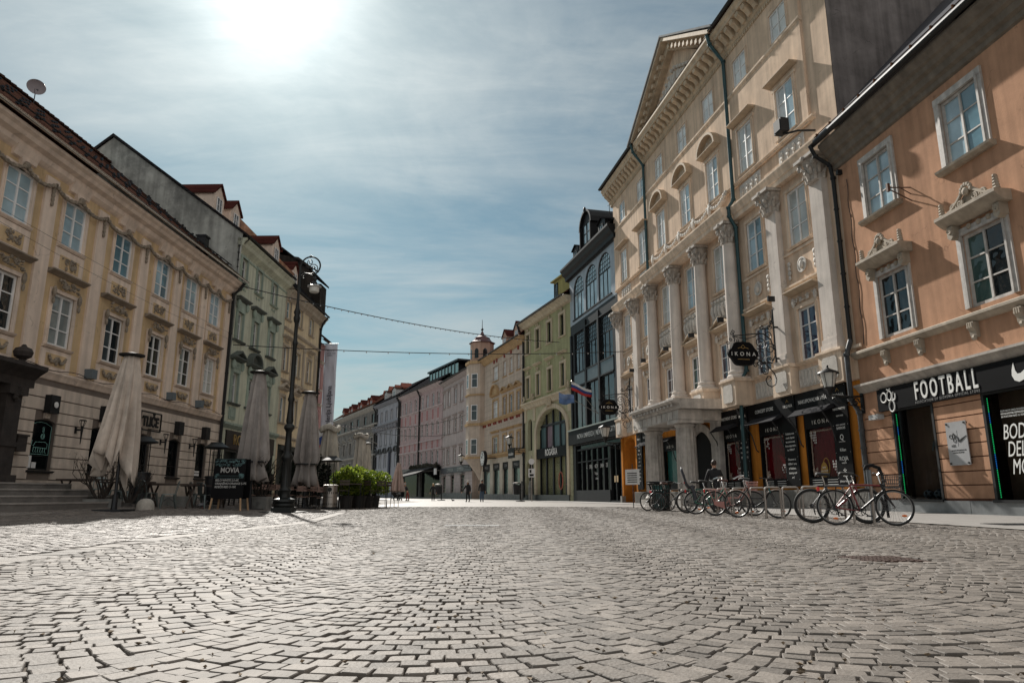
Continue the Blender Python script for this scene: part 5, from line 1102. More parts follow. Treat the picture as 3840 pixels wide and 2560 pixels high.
# oriel: half-octagon projecting bay with turret
def octo(cx,cy,r,a0=pi/8): return [(cx+r*cos(a0+2*pi*k/8),cy+r*sin(a0+2*pi*k/8)) for k in range(8)]
ox,oy=-18.9,.2; B=MB().profz(octo(ox,oy,2.2),5.4,19.0); B.lathe([(.3,2.6),(.7,3.4),(1.6,4.6),(2.2,5.4)],ox,oy,8,0,pi/8).build('oriel',pcm,cm)
B=MB()
for z,t in ((5.4,.3),(9.9,.35),(14.1,.2),(18.6,.4)): B.profz(octo(ox,oy,2.4),z,z+t)
B.split('oriel_moulding',tcm,cm)
for z,h in ((6.0,2.1),(10.6,2.2),(15.2,2.0)):
    for a in (-pi/2,-pi/4,-3*pi/4):
        ww=1.0; o=put('window',frame_mesh(ww,h,1,[.62],.1,whitef),cm,(ox+2.06*cos(a),oy+2.06*sin(a),z),(0,0,a+pi/2)); put('pane',pane_mesh(ww,h,gmid),o)
tz0=19.2; B=MB().profz(octo(ox,oy,1.7),tz0-.4,tz0+2.7); B.build('turret',plaster('pink_turret_plaster',(.46,.32,.25),.12),cm)
B=MB()
for a in (-pi/2,-pi/4,-3*pi/4,0): B.M=Matrix.Translation((ox+1.58*cos(a),oy+1.58*sin(a),tz0+.3))@Matrix.Rotation(a+pi/2,4,'Z'); B.prism([(-.3,0),(.3,0),(.3,1.1),(.15,1.35),(0,1.42),(-.15,1.35),(-.3,1.1)],-.03,.05)
B.M=None; B.build('turret_opening',gdark,cm)
MB().lathe([(1.9,2.6),(1.9,2.72),(1.4,2.95),(1.15,3.3),(1.1,3.5),(.6,3.72),(.32,4.0),(.18,4.3),(.1,4.5)],ox,oy,8,tz0,pi/8).build('onion_roof',mat('copper_brown_roof',(.10,.045,.045),.45,.3,var=.3),cm)
MB().lathe([(.05,4.5),(.12,4.62),(.26,4.75),(.12,4.88),(.05,5.0),(.03,6.2)],ox,oy,6,tz0).build('spire',iron2,cm)
for x in (-9.2,-4.4): dormer(cm,x,2.0,.5,19.2,1.6,3.5,plaster('pink_turret_plaster',(.46,.32,.25)),tilered,gsky,.9)
ck=empty('street_clock',at(cm,-12.4,-1.3,5.2),cm.rotation_euler.z,'round white clock on a bracket above the shops of the turret house','clock')
B=MB().lathe([(.9,-.2),(1.0,-.2),(1.0,.2),(.9,.2)],0,0,28); B.build('clock_case',iron2,ck,True).rotation_euler=(pi/2,0,R(-0)); 
o=MB().lathe([(.88,-.22),(.88,.22)],0,0,28).build('dial',mat('clock_white',(.7,.7,.68),.5,var=.05),ck); o.rotation_euler=(pi/2,0,0)
B=MB()
for k in range(12): a=2*pi*k/12; B.tube([(.66*sin(a),-.235,.66*cos(a)),(.8*sin(a),-.235,.8*cos(a))],.03,4)
B.build('hour_marks',iron,ck); MB().tube([(0,-.25,0),(-.45,-.25,.25)],.035,4).build('clock_hand',iron,ck); MB().tube([(0,-.255,0),(.2,-.255,.62)],.03,4).build('clock_hand',iron,ck); MB().tube([(.9,0,0),(1.3,.6,0),(1.3,1.3,0)],.06,5).build('bracket',iron,ck)
# ================= light rosy-grey house
plt=plaster('rosy_grey_plaster',(.47,.41,.40),.12); tlt=plaster('rosy_trim',(.40,.35,.34),.12)
lt=root_of('rosy_grey_house',-4.81,98.96,-20,True,'plain rosy-grey house with black fascia and a bare side wall left of the turret house',group=HG)
LX=[-19.3,-16.2,-12.3,-8.7]; holes=[]
for x in LX: holes+=[(x-.75,x+.75,14.8,17.3),(x-.75,x+.75,10.3,12.7),(x-.75,x+.75,5.5,7.8)]
dl=[(-19.6,-17.4,.9,3.5,.5),(-14.4,-12.4,.1,3.5),(-8.9,-6.6,.1,3.6)]
wall_mb(-20.2,-2.6,0,18.5,holes+dl,.25).build('wall',plt,lt); body(lt,-20.2,-2.6,0,19,9,plaster('warm_side_plaster',(.55,.45,.38),.12))
for x in LX:
    for z,h,p_,hd in ((14.8,2.5,glight,.2),(10.3,2.4,gteal,.4),(5.5,2.3,gteal,.4)): window(lt,x,z,1.5,h,p_,whitef,.2,2,3,.14,sur=(.14,.05,tlt),sill=(.4,tlt,.2,.2),hood=('flat',.8,.2,tlt,.3,.25))
for a,b,z0,z1,*_ in dl: MB().box(a,b,.2,.25,z0,z1).build('shop_opening',gshop,lt); MB().box(a-.1,b+.1,-.5,-.05,z1+.05,z1+.2).build('door_canopy',stone,lt)
f=MB().box(-20.2,-2.5,-.2,-.02,3.95,4.85).build('shop_sign',mat('charcoal_fascia',(.035,.037,.045),.5),lt)
for x in (-14.2,-8.2): text('ZUMMEROLA',.75,mat('silver_lettering',(.38,.38,.38)),f,(x,-.22,4.4),sx=.8)
MB().box(-20.2,-2.6,-.1,0,0,.9).build('plinth',stone,lt); B=MB()
for k in range(6): B.box(-20.2,-2.6,-.02,0,1.0+k*.5,1.04+k*.5)
B.build('wall_joint',mat('joint_beige',(.3,.25,.2)),lt)
cornice(lt,-20.3,-2.4,[(-.6,19.1),(-.6,18.9),(-.2,18.5),(0,18.4),(0,19.1)],tlt); roof(lt,-20.2,-2.4,19.1,6,23.5,tile,.7,12,19); gutter(lt,-20.2,-2.4,-.75,19.15,iron,.15)
# ================= two pink houses
ppk=plaster('pink_plaster',(.46,.35,.35),.12); prd=plaster('rose_panel',(.42,.22,.22),.15)
tpk=plaster('pale_pink_trim',(.52,.44,.44),.1)
def pink(name,x0,x1,xs,label):
    rt=root_of(name,-11.74,118,-26,True,label,group=HG); holes=[]
    for x in xs: holes+=[(x-.65,x+.65,15.9,18.2),(x-.65,x+.65,10.8,13.1),(x-.65,x+.65,5.9,8.1)]
    wall_mb(x0,x1,5.4,19.2,holes,.25).build('wall',ppk,rt); body(rt,x0,x1,0,19.2,9,ppk)
    wall_mb(x0,x1,0,5.4,[(x0+.8,x1-.8,.2,4.6)],.5).build('ground_floor_wall',stone,rt); MB().box(x0+.8,x1-.8,.4,.5,.2,4.6).build('shop_glazing',gshop,rt)
    B=MB(); B2=MB()
    for x in xs:
        window(rt,x,15.9,1.3,2.3,gsky if x!=xs[-1] else gteal,whitef,.2,2,3,.13,sur=(.18,.05,tpk)); window(rt,x,10.8,1.3,2.3,gteal,whitef,.2,2,3,.13,sur=(.18,.05,tpk)); window(rt,x,5.9,1.3,2.2,gteal,whitef,.2,2,3,.13,sur=(.18,.05,tpk))
        B.box(x-.45,x+.45,-.05,0,13.6,15.4); B.ell((x,-.02,9.6),(.5,.06,.6),10,5); B2.box(x-.62,x+.62,-.03,0,13.4,15.6); B.ell((x,-.02,8.75),(.5,.06,.3),8,4)
    B.split('rose_panel',prd,rt); B2.split('panel_frame',tpk,rt)
    B=MB()
    for z in (8.3,9.9,15.7): B.profx([(-.2,z+.2),(-.2,z),(0,z-.1),(0,z+.25)],x0,x1)
    B.split('string_course',tpk,rt)
    cornice(rt,x0,x1,[(-.7,19.7),(-.7,19.5),(-.3,19.2),(0,19.0),(0,19.7)],tpk); roof(rt,x0,x1,19.75,6,24.2,slate,.8,12,19.7); gutter(rt,x0,x1,-.85,19.8,iron,.15)
    downpipe(rt,[(x0+.1,-.8,19.6),(x0+.1,-.2,18.4),(x0+.1,-.2,.3)],iron,.16); return rt
pk1=pink('pink_house',-12,-.1,[-10.8,-8.0,-5.0,-2.3],'pink house with rose panels above the open black awning'); pk2=pink('pink_house',-24.3,-12.1,[-23.2,-20.7,-17.8,-14.6],'pink house with rose panels between the grey stucco house and the awning')
aw=empty('shop_awning',at(pk1,-8.2,-.3,5.1),pk1.rotation_euler.z,'black sloping awning over the dark shop front of the pink house','awning'); MB().add([(-7,0,.2),(7,0,.4),(6.2,-3.6,-1.0),(-7.2,-3.6,-1.6),(-7,0,.1),(7,0,.3),(6.2,-3.6,-1.25),(-7.2,-3.6,-1.85)],[(0,3,2,1),(4,5,6,7),(0,1,5,4),(1,2,6,5),(2,3,7,6),(3,0,4,7)]).build('awning_cloth',mat('black_canvas',(.012,.012,.013),.9),aw)
B=MB(); r=random.Random(2)
for k in range(140): x=r.uniform(-15,-.6); B.ell((x,-.5+r.uniform(-.3,.2),5.5+r.uniform(-.35,.3)),(r.uniform(.15,.4),.25,r.uniform(.1,.3)),5,4)
B.build('flower_box',mat('dry_plants',(.035,.032,.022),.9,var=.5),pk1); MB().box(-15,-.4,-.6,0,4.7,5.3).build('shop_fascia',blackboard,pk1); sg=MB().box(-.5,.4,-1.2,-1.0,3.9,4.9).build('hanging_sign',whitef,pk1)
roofglass=mat('skylight_glass',(.25,.38,.36),.1,spec=.8); B=MB(); B3=MB()
for k in range(9): x=-11+k*1.6; B.box(x,x+.2,1.2,4,20.6,22.8); B3.box(x+.25,x+1.5,1.3,1.4,20.8,22.4)
B.box(-11.5,4,1,4.4,22.7,23.0); B.build('roof_terrace_frame',iron2,pk1); B3.build('skylight',roofglass,pk1)
# ================= grey stucco house, dark stone house, far end
pgy=plaster('blue_grey_stucco',(.36,.37,.41),.15); tgy=plaster('blue_grey_trim',(.26,.27,.30),.15)
gy=root_of('grey_stucco_house',-22.6,139.9,-26,True,'blue-grey stucco house with two hipped dormers behind the laurel hedge',group=HG)
GX=[-1.6,-5.6,-9.5,-13.3,-16.6]; holes=[]
for x in GX: holes+=[(x-.6,x+.6,15.9,18.0),(x-.65,x+.65,10.9,13.5),(x-.65,x+.65,6.1,8.7)]
wall_mb(-18,0,0,19.6,holes,.25).build('wall',pgy,gy); body(gy,-18,0,0,19.6,9,pgy)
for x in GX:
    window(gy,x,15.9,1.2,2.1,glight,whitef,.2,2,3,.13,sur=(.2,.06,tgy)); window(gy,x,10.9,1.3,2.6,gsky,whitef,.2,2,4,.14,sur=(.2,.06,tgy),sill=(.5,tgy,.2,.2)); window(gy,x,6.1,1.3,2.6,gsky,whitef,.2,2,4,.14,sur=(.2,.06,tgy),hood=('arch',1.1,.4,mat('lead_hood',(.06,.065,.07),.6),.4,.2))
B=MB().profx([(-.9,15.2),(-.9,15.0),(-.3,14.7),(0,14.6),(0,15.3)],-18,0)
for k in range(9): B.ell((-.9-2*k,-.5,14.4),(.4,.5,.6),6,4)
B.box(-18,0,-.1,0,9.7,10.1); B.build('string_course',tgy,gy); MB().box(-6.3,-5.2,-.3,-.1,3.9,9.5).build('banner',mat('navy_banner',(.02,.025,.05),.7),gy)
cornice(gy,-18,0,[(-.8,19.9),(-.8,19.7),(-.3,19.3),(0,19.2),(0,19.9)],tgy); roof(gy,-18,0,19.95,6,24.5,slate,.9,12,19.9); downpipe(gy,[(-.05,-.8,19.8),(-.05,-.2,18.8),(-.05,-.2,.3)],iron,.17); downpipe(gy,[(-17.9,-.8,19.8),(-17.9,-.2,18.8),(-17.9,-.2,.3)],iron,.17)
for x,w in ((-12.6,2.2),(-6.5,2.8)): dormer(gy,x,w,.6,20.1,2.2,4.5,plaster('pale_dormer',(.5,.5,.5),.1),tile,gmid,.5)
pdk=plaster('dark_stone_plaster',(.22,.21,.20),.3,.25); tdk=mat('pale_stone_trim',(.36,.34,.31),.8,var=.25,streak=.3)
dk=root_of('dark_stone_house',-29.73,154.87,-26.5,True,'long dark stone house with a row of dormers at the far end of the street',group=HG)
DX=[-4.6,-11.4,-18,-24.5,-31.2,-37.7,-41]; holes=[]
for x in DX: holes+=[(x-1.3,x+1.3,16.7,18.7),(x-1.0,x+1.0,10.4,13.3),(x-1.0,x+1.0,5.5,8.2)]
wall_mb(-44,0,0,20,holes,.3).build('wall',pdk,dk); body(dk,-44,0,0,20,9,pdk)
for x in DX:
    window(dk,x,16.7,2.6,2.0,gdark,iron2,.2,3,1,.1); window(dk,x,10.4,2.0,2.9,gdark,iron2,.2,2,2,.12,sur=(.25,.1,tdk),hood=('pedi',1,.5,tdk,.4,.2)); window(dk,x,5.5,2.0,2.7,gdark,iron2,.2,2,2,.12,sur=(.25,.1,tdk))
    B=MB(); relief_mb(B,x,14.5,2.2,.8,-.15,int(-x),10,.15,1); relief_mb(B,x+3.2,13.5,.8,1.8,-.15,int(-x)+9,10,.15,1); B.split('stucco_ornament',tdk,dk,False,gap=.13)
B=MB()
for z in (16.0,9.2,4.6): B.profx([(-.5,z+.3),(-.5,z),(0,z-.2),(0,z+.4)],-44,0)
B.split('string_course',tdk,dk); cornice(dk,-44,0,[(-.8,20.4),(-.8,20.1),(-.3,19.6),(0,19.4),(0,20.4)],tdk); roof(dk,-44,2,20.45,6,25.2,tile,.9,12,20.4); downpipe(dk,[(-.3,-.8,20.2),(-.3,-.2,19),(-.3,-.2,.3)],iron,.2)
brick=mat('chimney_brick',(.24,.075,.05),.85,var=.4,scale=5)
for rt_,x,z in ((dk,-3.5,24.0),(gy,-15.5,24.4),(gy,-10.9,24.1),(gy,-6.4,23.9)):
    B=MB().box(x-.8,x+.8,2.4,4,20.5,z-1.2).box(x-1.0,x+1.0,2.2,4.2,z-1.4,z-1.1); B.prism([(x-1.1,z-1.1),(x+1.1,z-1.1),(x,z)],2.0,4.3); B.build('chimney',brick,rt_)
for k in range(7): dormer(dk,-8-4.6*k,2.4,.4+.5*(k%2),20.6,1.7,4,brick,tilered,gdark,1.0)
# closing row of the far street
fr=root_of('far_end_house',-47.6,190.7,-40,True,'low red-roofed house closing the far end of the street',group=HG); wall_mb(-40,0,0,15,[(-4-4*k,-2.4-4*k,z,z+2.4) for k in range(8) for z in (3,8)],.2).build('wall',pdk,fr); MB().box(-40,0,.2,.4,0,15).build('window_panes',gdark,fr); roof(fr,-40,0,15,7,21.5,tilered,.6,14,15)
# ================= street lamp
lampm=mat('lamp_green_iron',(.012,.014,.014),.4,.35,var=.2)
lp=empty('street_lamp',(-7.75,24.3,0),0,'tall black cast-iron street lamp with a curled arm and one hanging white shade','street lamp')
B=MB().box(-.62,.62,-.62,.62,0,.03).box(-.33,.33,-.33,.33,.03,.17); B.lathe([(r*(.98 if z<.5 else .62),z) for r,z in [(.34,.17),(.36,.24),(.33,.3),(.38,.36),(.36,.44),(.3,.5),(.28,.62),(.3,.7),(.34,.74),(.27,.8),(.25,1.4),(.25,1.72),(.31,1.78),(.33,1.86),(.26,1.95),(.2,2.02),(.22,2.1),(.17,2.4),(.16,2.7),(.22,2.78),(.3,2.84),(.27,2.94),(.17,3.0),(.2,3.1),(.15,3.5),(.14,3.75),(.2,3.85),(.16,3.95),(.13,4.05),(.12,5.8),(.15,5.84),(.15,5.92),(.11,5.98),(.1,6.6),(.16,6.66),(.19,6.8),(.14,6.9),(.2,7.0),(.12,7.15),(.08,7.4),(.06,8.8)]],0,0,18)
for k in range(12): a=2*pi*k/12; B.tube([(.155*cos(a),.155*sin(a),.85),(.155*cos(a),.155*sin(a),1.68)],.018,4)
B.build('post',lampm,lp,True)
B=MB().tube([(0,0,8.7)]+[(.38+.35*cos(a),0,8.76+.35*sin(a)) for a in [pi-pi*1.5*k/20 for k in range(21)]],.03,8)
B.tube(spiral(.5,8.66,.04,.19,-.6,1.6,0),.018,5); B.tube(spiral(.12,8.42,.03,.13,pi,1.3,0),.016,5); B.tube([(0,0,8.35),(.18,0,8.5),(.38,0,8.46),(.5,0,8.5)],.016,5); B.tube(spiral(.36,8.9,.03,.12,pi/2,1.4,0),.015,5); B.ell((.36,0,9.12),.05,8,6)
for k in range(5): B.ell((.5+.04*k,0,8.66-.03*k),.035,6,4)
B.build('scroll_arm',lampm,lp,True)
LX_=.56
MB().tube([(LX_,0,8.46),(LX_,0,8.3)],.016,6).lathe([(.03,8.36),(.07,8.3),(.08,8.24),(.05,8.18),(.09,8.14),(.11,8.04)],LX_,0,14).build('lamp_holder',lampm,lp,True)
MB().lathe([(.10,8.05),(.24,7.99),(.25,7.965),(.24,7.96),(.12,8.0)],LX_,0,24).build('shade_brim',mat('enamel_white',(.45,.46,.46),.35),lp,True); MB().lathe([(.17,7.98),(.175,7.80),(.15,7.76),(.0,7.76)],LX_,0,24).build('shade_glass',mat('opal_glass',(.62,.62,.58),.3,var=.05),lp,True)
# ================= wall lanterns
def lantern(root,x,y,z,label,s=1.0,arm=1.3):
    e=empty('wall_lantern',at(root,x,y,z),root.rotation_euler.z,label,'lantern','black wall lanterns with frosted glass'); e.scale=(s,s,s)
    B=MB().lathe([(.03,.95),(.05,.9),(.03,.86),(.1,.8),(.4,.66),(.43,.6),(.36,.61)],0,0,14); B.lathe([(.2,.0),(.22,.04),(.1,-.1),(.06,-.3)],0,0,10)
    for k in range(6): a=2*pi*k/6; B.tube([(.19*cos(a),.19*sin(a),.02),(.34*cos(a),.34*sin(a),.62)],.012,4)
    B.build('lantern_cap',iron,e,True); MB().lathe([(.18,.03),(.32,.61)],0,0,14).build('lantern_glass',mat('frosted_glass',(.55,.55,.52),.25,var=.15,scale=6),e,True)
    B=MB().tube([(0,0,-.3),(0,arm*.5,-.32),(0,arm,-.3)],.04,6); ymid=arm*.75
    B.tube([(0,ymid+.02+.2*(1-k/14)*cos(k*.75),-.55+.2*(1-k/14)*sin(k*.75)) for k in range(14)],.028,5); B.tube([(0,ymid-.3+.12*(1-k/12)*cos(k*.75),-.47+.12*(1-k/12)*sin(k*.75)) for k in range(12)],.022,5); B.tube([(0,.1,-.4),(0,.4,-.6),(0,arm,-.75)],.025,5); B.box(-.08,.08,arm-.06,arm,-1.0,-.15); B.build('scroll_bracket',iron,e,True); return e
lantern(be,.15,-1.45,4.6,'frosted wall lantern with a scroll bracket beside the orange house downpipe',.95,1.45)
lantern(bk,-.1,-1.4,5.0,'frosted wall lantern at the right end of the black shop sign',1.25,1.2); lantern(cm,-.9,-1.6,6.2,'frosted wall lantern over the rightmost shop of the turret house',1.25,1.3); lantern(cm,-20.7,-2.2,5.1,'frosted wall lantern under the corner oriel of the turret house',1.3,1.6)
# ================= wrought-iron hanging signs
def ikona(t,label,s=1.0):
    e=empty('hanging_sign',at(be,-t,-.5,6.95),be.rotation_euler.z,label,'shop sign','IKONA hanging signs'); e.scale=(s,s,s)
    # local: sign lies in the plane across the front (y-z), faces along x
    def T(pts): return [(0,-u,z) for u,z in pts]
    n=40; P=[]
    for k in range(n):
        a=2*pi*k/n; w=1+.06*math.cos(6*a)*(1 if abs(math.sin(a))<.9 else .3); P.append((1.65+.70*w*cos(a),.56*w*sin(a)))
    B=MB(); B.M=Matrix.Rotation(-pi/2,4,'Z'); B.prism([(u,z) for u,z in P],-.05,.05); B.M=None; b=B.build('sign_plate',blackboard,e)
    B=MB().tube([(.055,-u,z) for u,z in P],.018,4,True).tube([(-.055,-u,z) for u,z in P],.018,4,True); B.build('rim',iron,b)
    for sx in (-1,1):
        text('IKONA',.26,white_ink,b,(sx*.06,-1.65,-.02),(pi/2,0,pi/2 if sx>0 else -pi/2),ext=.004,spacing=1.75)
        B=MB().tube([(sx*.062,-1.65+.26*(k/8-.5)*2,.24+.05*abs(math.sin(k*.8))) for k in range(9)],.012,4).tube([(sx*.062,-1.65-.1,.3),(sx*.062,-1.65,.42),(sx*.062,-1.65+.1,.3)],.012,4).build('crest',gold,b)
        B=MB().box(sx*.056,sx*.06,-1.95,-1.35,-.27,-.255).build('underline',gold,b)
    B=MB(); tb=lambda pts,r=.026: B.tube(T(pts),r,5)
    def sp(cx,cz,r0,r1,a0,tn,r=.024): B.tube(T([(p[0],p[2]) for p in spiral(cx,cz,r0,r1,a0,tn,0,18)]),r,5)
    tb([(0,2.2),(0,-.35)],.04); B.box(-.03,.03,-.03,.22,1.3,1.38).box(-.03,.03,-.03,.22,-.2,-.12)
    tb([(2.05,.85),(1.55,.9),(1.0,.98),(.55,1.0),(.2,.75),(.02,.2)],.03); tb([(2.05,.8),(1.4,.72),(1.0,.85),(.7,1.05)],.022)
    tb([(.02,2.0),(.08,1.6),(.3,1.25),(.62,1.2)],.026); sp(.62,1.32,.03,.12,-pi/2,1.2)
    tb([(2.05,.56),(2.0,.7),(2.1,.8),(2.05,1.0)],.03); 
    for u,z,s_ in ((2.2,.66,1),(2.35,.5,1),(1.85,.62,-1),(1.6,.55,-1),(1.25,.45,-1),(2.05,1.05,1),(2.12,.95,-1)): sp(u,z,.02,.09,0,1.2*s_,.018)
    sp(.75,.55,.05,.33,1,1.7); sp(.8,.0,.04,.3,3,1.6); sp(.25,.3,.05,.3,-1,1.8); sp(.32,.95,.03,.2,2,1.4); sp(.22,1.3,.03,.14,1,1.4); sp(.1,1.55,.03,.1,0,1.3); sp(.35,-.25,.04,.18,1,1.5); sp(.85,-.45,.03,.18,2,1.5); sp(1.05,-.5,.02,.13,0,1.4); sp(.62,-.75,.03,.17,1,-1.5)
    tb([(1.2,-.3),(.95,-.22),(.7,-.35),(.45,-.4),(.2,-.35),(.02,0)],.026)
    tb([(.6,-.4),(.35,-.62),(.12,-.9),(.05,-1.15),(.12,-1.38),(.32,-1.5),(.52,-1.42),(.6,-1.2),(.5,-1.02),(.36,-1.02),(.32,-1.15),(.4,-1.22)],.027); B.ell((0,-.62,-.38),(.07,.1,.08),8,5); tb([(.5,-.45),(.42,-.7),(.5,-.9)],.022)
    B.build('scroll_bracket',iron,e); return e
ikona(5.0,'larger oval black sign reading IKONA in a wrought-iron frame, nearer the orange house'); ikona(25.3,'oval black IKONA sign in iron scrolls at the far end of the beige palace',1.02)
# ================= closed parasols
def parasol(name,x,y,zt,zb,r0,r1,col,label,pleats=9,strap=None,flare=0,frill=False,seed=1,zg=0,cap=True,skirt=0):
    e=empty(name,(x,y,zg),0,label,'parasol','closed parasols on the terraces'); r=random.Random(seed); cm_=mat('canvas_'+col[0],col[1],.9,var=.2,scale=2.5,streak=.3,bump=.5,bscale=14)
    n=pleats*8; zs=[zt,zt-.12]+[zt-.12-(zt-.12-zb)*k/14 for k in range(1,15)]; vs=[];fs=[]; ph=[r.uniform(-.35,.35) for k in range(pleats)]; dep=[r.uniform(.45,1) for k in range(pleats)]; le=[r.uniform(-.5,.5) for k in range(pleats)]
    for j,z in enumerate(zs):
        t=(zt-z)/(zt-zb); rr=r0+(r1-r0)*(t**.85)
        if strap and t>strap: rr=r1*(.55+.35*abs(t-strap)/(1-strap)) if t>strap+.03 else r1*.62
        for k in range(n):
            a=2*pi*k/n; q=int(k/8)%pleats; u=(k%8)/8; am=.58*min(1,.35+t*1.2)*dep[q]
            f=1-am*(abs(cos(pi*u))**1.4)+.05*sin(7*a+3*t)
            zz=z
            if j>=11: zz=z-flare*(j-10)/4*(le[q]*(1-abs(2*u-1))+.15*sin(5*a))
            vs.append((rr*f*cos(a+ph[q]*.25*t)+skirt*t*t*.4,rr*f*sin(a+ph[q]*.25*t),zz))
    for j in range(len(zs)-1):
        for k in range(n): k2=(k+1)%n; fs.append((j*n+k,(j+1)*n+k,(j+1)*n+k2,j*n+k2))
    B=MB().add(vs,fs); B.add([(.0,0,zt+.02)]+vs[:n],[(0,1+k,1+(k+1)%n) for k in range(n)]); o=B.build('canopy',cm_,e,True); sm=o.modifiers.new('thickness','SOLIDIFY'); sm.thickness=.012
    B=MB().tube([(0,0,.05),(0,0,zt+.05)],.045,8); B.build('pole',iron2,e,True)
    if cap: MB().lathe([(.0,zt+.02),(r0*1.75,zt+.03),(r0*1.8,zt+.07),(r0*.6,zt+.12),(.04,zt+.14)],0,0,18).build('top_cap',blackm,e,True)
    MB().box(-.4,.4,-.4,.4,0,.08).lathe([(.09,.08),(.07,.5)],0,0,8).build('base',iron2,e)
    if strap: z=zt-(zt-zb)*strap; MB().lathe([(r1*.66,-.03),(r1*.68,0),(r1*.66,.03)],0,0,16,z).build('strap',iron2,e)
    if frill:
        B=MB(); 
        for k in range(26): a=2*pi*k/26; B.ell(((r0+.13)*cos(a),(r0+.13)*sin(a),zt-.05+.08*sin(3*a)),(.14,.14,.16),6,4)
        B.build('bunched_top',cm_,e,True)
    return e
P1=('beige',(.58,.505,.44)); P2=('mauve',(.31,.285,.27)); P3=('cream',(.45,.42,.37)); P4=('rose',(.42,.33,.29))
parasol('closed_parasol',-11.35,20.4,4.5,1.3,.2,.66,P1,'biggest closed beige parasol, hanging loose in front of the ochre house',11,None,1.3,seed=4,zg=.1,skirt=-.42)
parasol('closed_parasol',-9.55,26,5.05,1.05,.2,.72,P2,'closed mauve-grey parasol tied low behind the chalkboard',9,.82,.2,seed=5,cap=True)
parasol('closed_parasol',-8.75,30,4.85,1.0,.22,.72,P2,'closed mauve-grey parasol tied low just right of the street lamp',9,.78,.2,seed=6)
parasol('closed_parasol',-9.5,36.5,4.0,.7,.3,.74,P3,'closed cream parasol with a bunched top behind the steel patio heater',10,None,.2,True,7,cap=False)
parasol('closed_parasol',-10.35,48,4.55,.6,.28,.68,P3,'closed cream parasol with a flared top, left one of the two behind the hedge',9,None,.2,True,8)
parasol('closed_parasol',-10.75,52.5,4.3,.6,.16,.46,P3,'slim closed cream parasol, right one of the two behind the hedge',9,None,.2,seed=9)
parasol('closed_parasol',-10.9,68,3.6,.9,.15,.75,P4,'small closed pale pink parasol standing among the walkers far down the street',8,None,.15,seed=10,cap=False)
# ================= patio heaters
def heater(x,y,zg,h,m,label,dark_=False):
    e=empty('patio_heater',(x,y,zg),0,label,'patio heater','patio heaters'); 
    MB().lathe([(.34,0),(.34,.07),(.3,.1)],0,0,24).build('base',iron,e,True)
    b=MB().lathe([(.29,.1),(.29,.92),(.31,.93),(.31,.98),(.2,1.0)],0,0,28).build('tank_cover',m,e,True)
    B=MB()
    for row,z in enumerate((.17,.62)):
        for k in range(22): a=2*pi*k/22; B.M=Matrix.Rotation(a,4,'Z'); B.box(.288,.296,-.014,.014,z,z+.09)
    B.M=Matrix.Rotation(-pi/2+.25,4,'Z'); B.lathe([(.0,0),(.09,0),(.09,.012),(0,.012)],0,0,14); n=56; MT=Matrix.Rotation(-pi/2+.15,4,'Z')@Matrix.Translation((.288,0,.8))@Matrix.Rotation(pi/2,4,'Y'); inv=(Matrix.Rotation(-pi/2+.25,4,'Z')).inverted()
    B.v[-n:]=[tuple(MT@(inv@Vector(v))) for v in B.v[-n:]]; B.M=None
    B.build('vent_slots',blackm,b); text('Mestna izposoja',.05,iron2,b,(.0,-.3,.5),ext=.001)
    MB().lathe([(.13,1.0),(.13,1.85)],0,0,18).build('glass_tube',clear_glass('heater_glass',(.7,.72,.72)),e,True)
    B=MB(); 
    for k in range(4): a=pi/4+pi/2*k; B.tube([(.2*cos(a),.2*sin(a),.98),(.2*cos(a),.2*sin(a),1.95)],.016,5)
    B.build('cage_bars',iron2,e); MB().lathe([(.22,1.92),(.42,1.95),(.43,1.98),(.3,2.07),(.22,2.12),(.2,2.16),(.0,2.17)],0,0,28).build('reflector_hood',iron,e,True); e.scale=(h,h,h); return e
heater(-7.5,29.4,0,1.0,steel,'brushed steel patio heater standing at the edge of the laurel hedge'); heater(-11.1,26.4,.22,1.06,iron2,'dark patio heater half hidden left of the chalkboard'); heater(-13.2,25.2,.3,1.08,iron2,'dark patio heater between the loose beige parasol and the ochre house')
# ================= chalkboard
cbd=empty('chalkboard',(-9.6,24.1,0),R(8),'black standing chalkboard with a wine list on wooden legs','chalkboard'); B=MB().box(-.62,.5,-.05,.02,.48,1.93); B.M=Matrix.Identity(4); b=B.build('front_board',blackboard,cbd); b.rotation_euler=(R(-8),0,0)
b2=MB().box(-.5,.62,.0,.05,.48,1.93).build('rear_board',blackboard,cbd); b2.rotation_euler=(R(9),0,0); b2.location=(0,.66,0)
wd=mat('raw_wood',(.40,.26,.15),.7,var=.3,stretch=(8,8,1.5))
for x,y,l in ((-.56,.02,.5),(.44,.02,.5),(-.44,.55,.5),(.56,.55,.5)): MB().tube([(x,y,.5),(x-.06 if x<0 else x+.05,y+(-.08 if y<.3 else .1),.0)],.035,6).build('leg',wd,cbd)
chalk=mat('chalk_white',(.42,.42,.41),.9,var=.2); cbd.scale=(.92,.92,.94)
text('MOVIA',.27,chalk,b,(-.05,-.055,1.5),ext=.002,sx=.8,bold=.004)
for k,t_ in enumerate(('BELO·WHITE 2.5-6€','ORANŽNO·ORANGE 5-7€','RDEČE·RED 3-10€')): text(t_,.105,chalk,b,(-.52,-.055,1.14-.12*k),ext=.002,align='LEFT',bold=.002,sx=.9)
B=MB(); r=random.Random(5); ch2=mat('chalk_teal',(.14,.25,.26),.9)
for k in range(34): B.tube(spiral(-.06+r.uniform(-.5,.5),r.uniform(1.66,1.86),.01,r.uniform(.03,.07),r.uniform(0,6),1.3,-.056,8),.006,3)
for k in range(14): B.tube(spiral(-.06+r.choice((-1,1))*r.uniform(.36,.5),r.uniform(1.25,1.4),.01,r.uniform(.03,.06),r.uniform(0,6),1.3,-.056,8),.006,3)
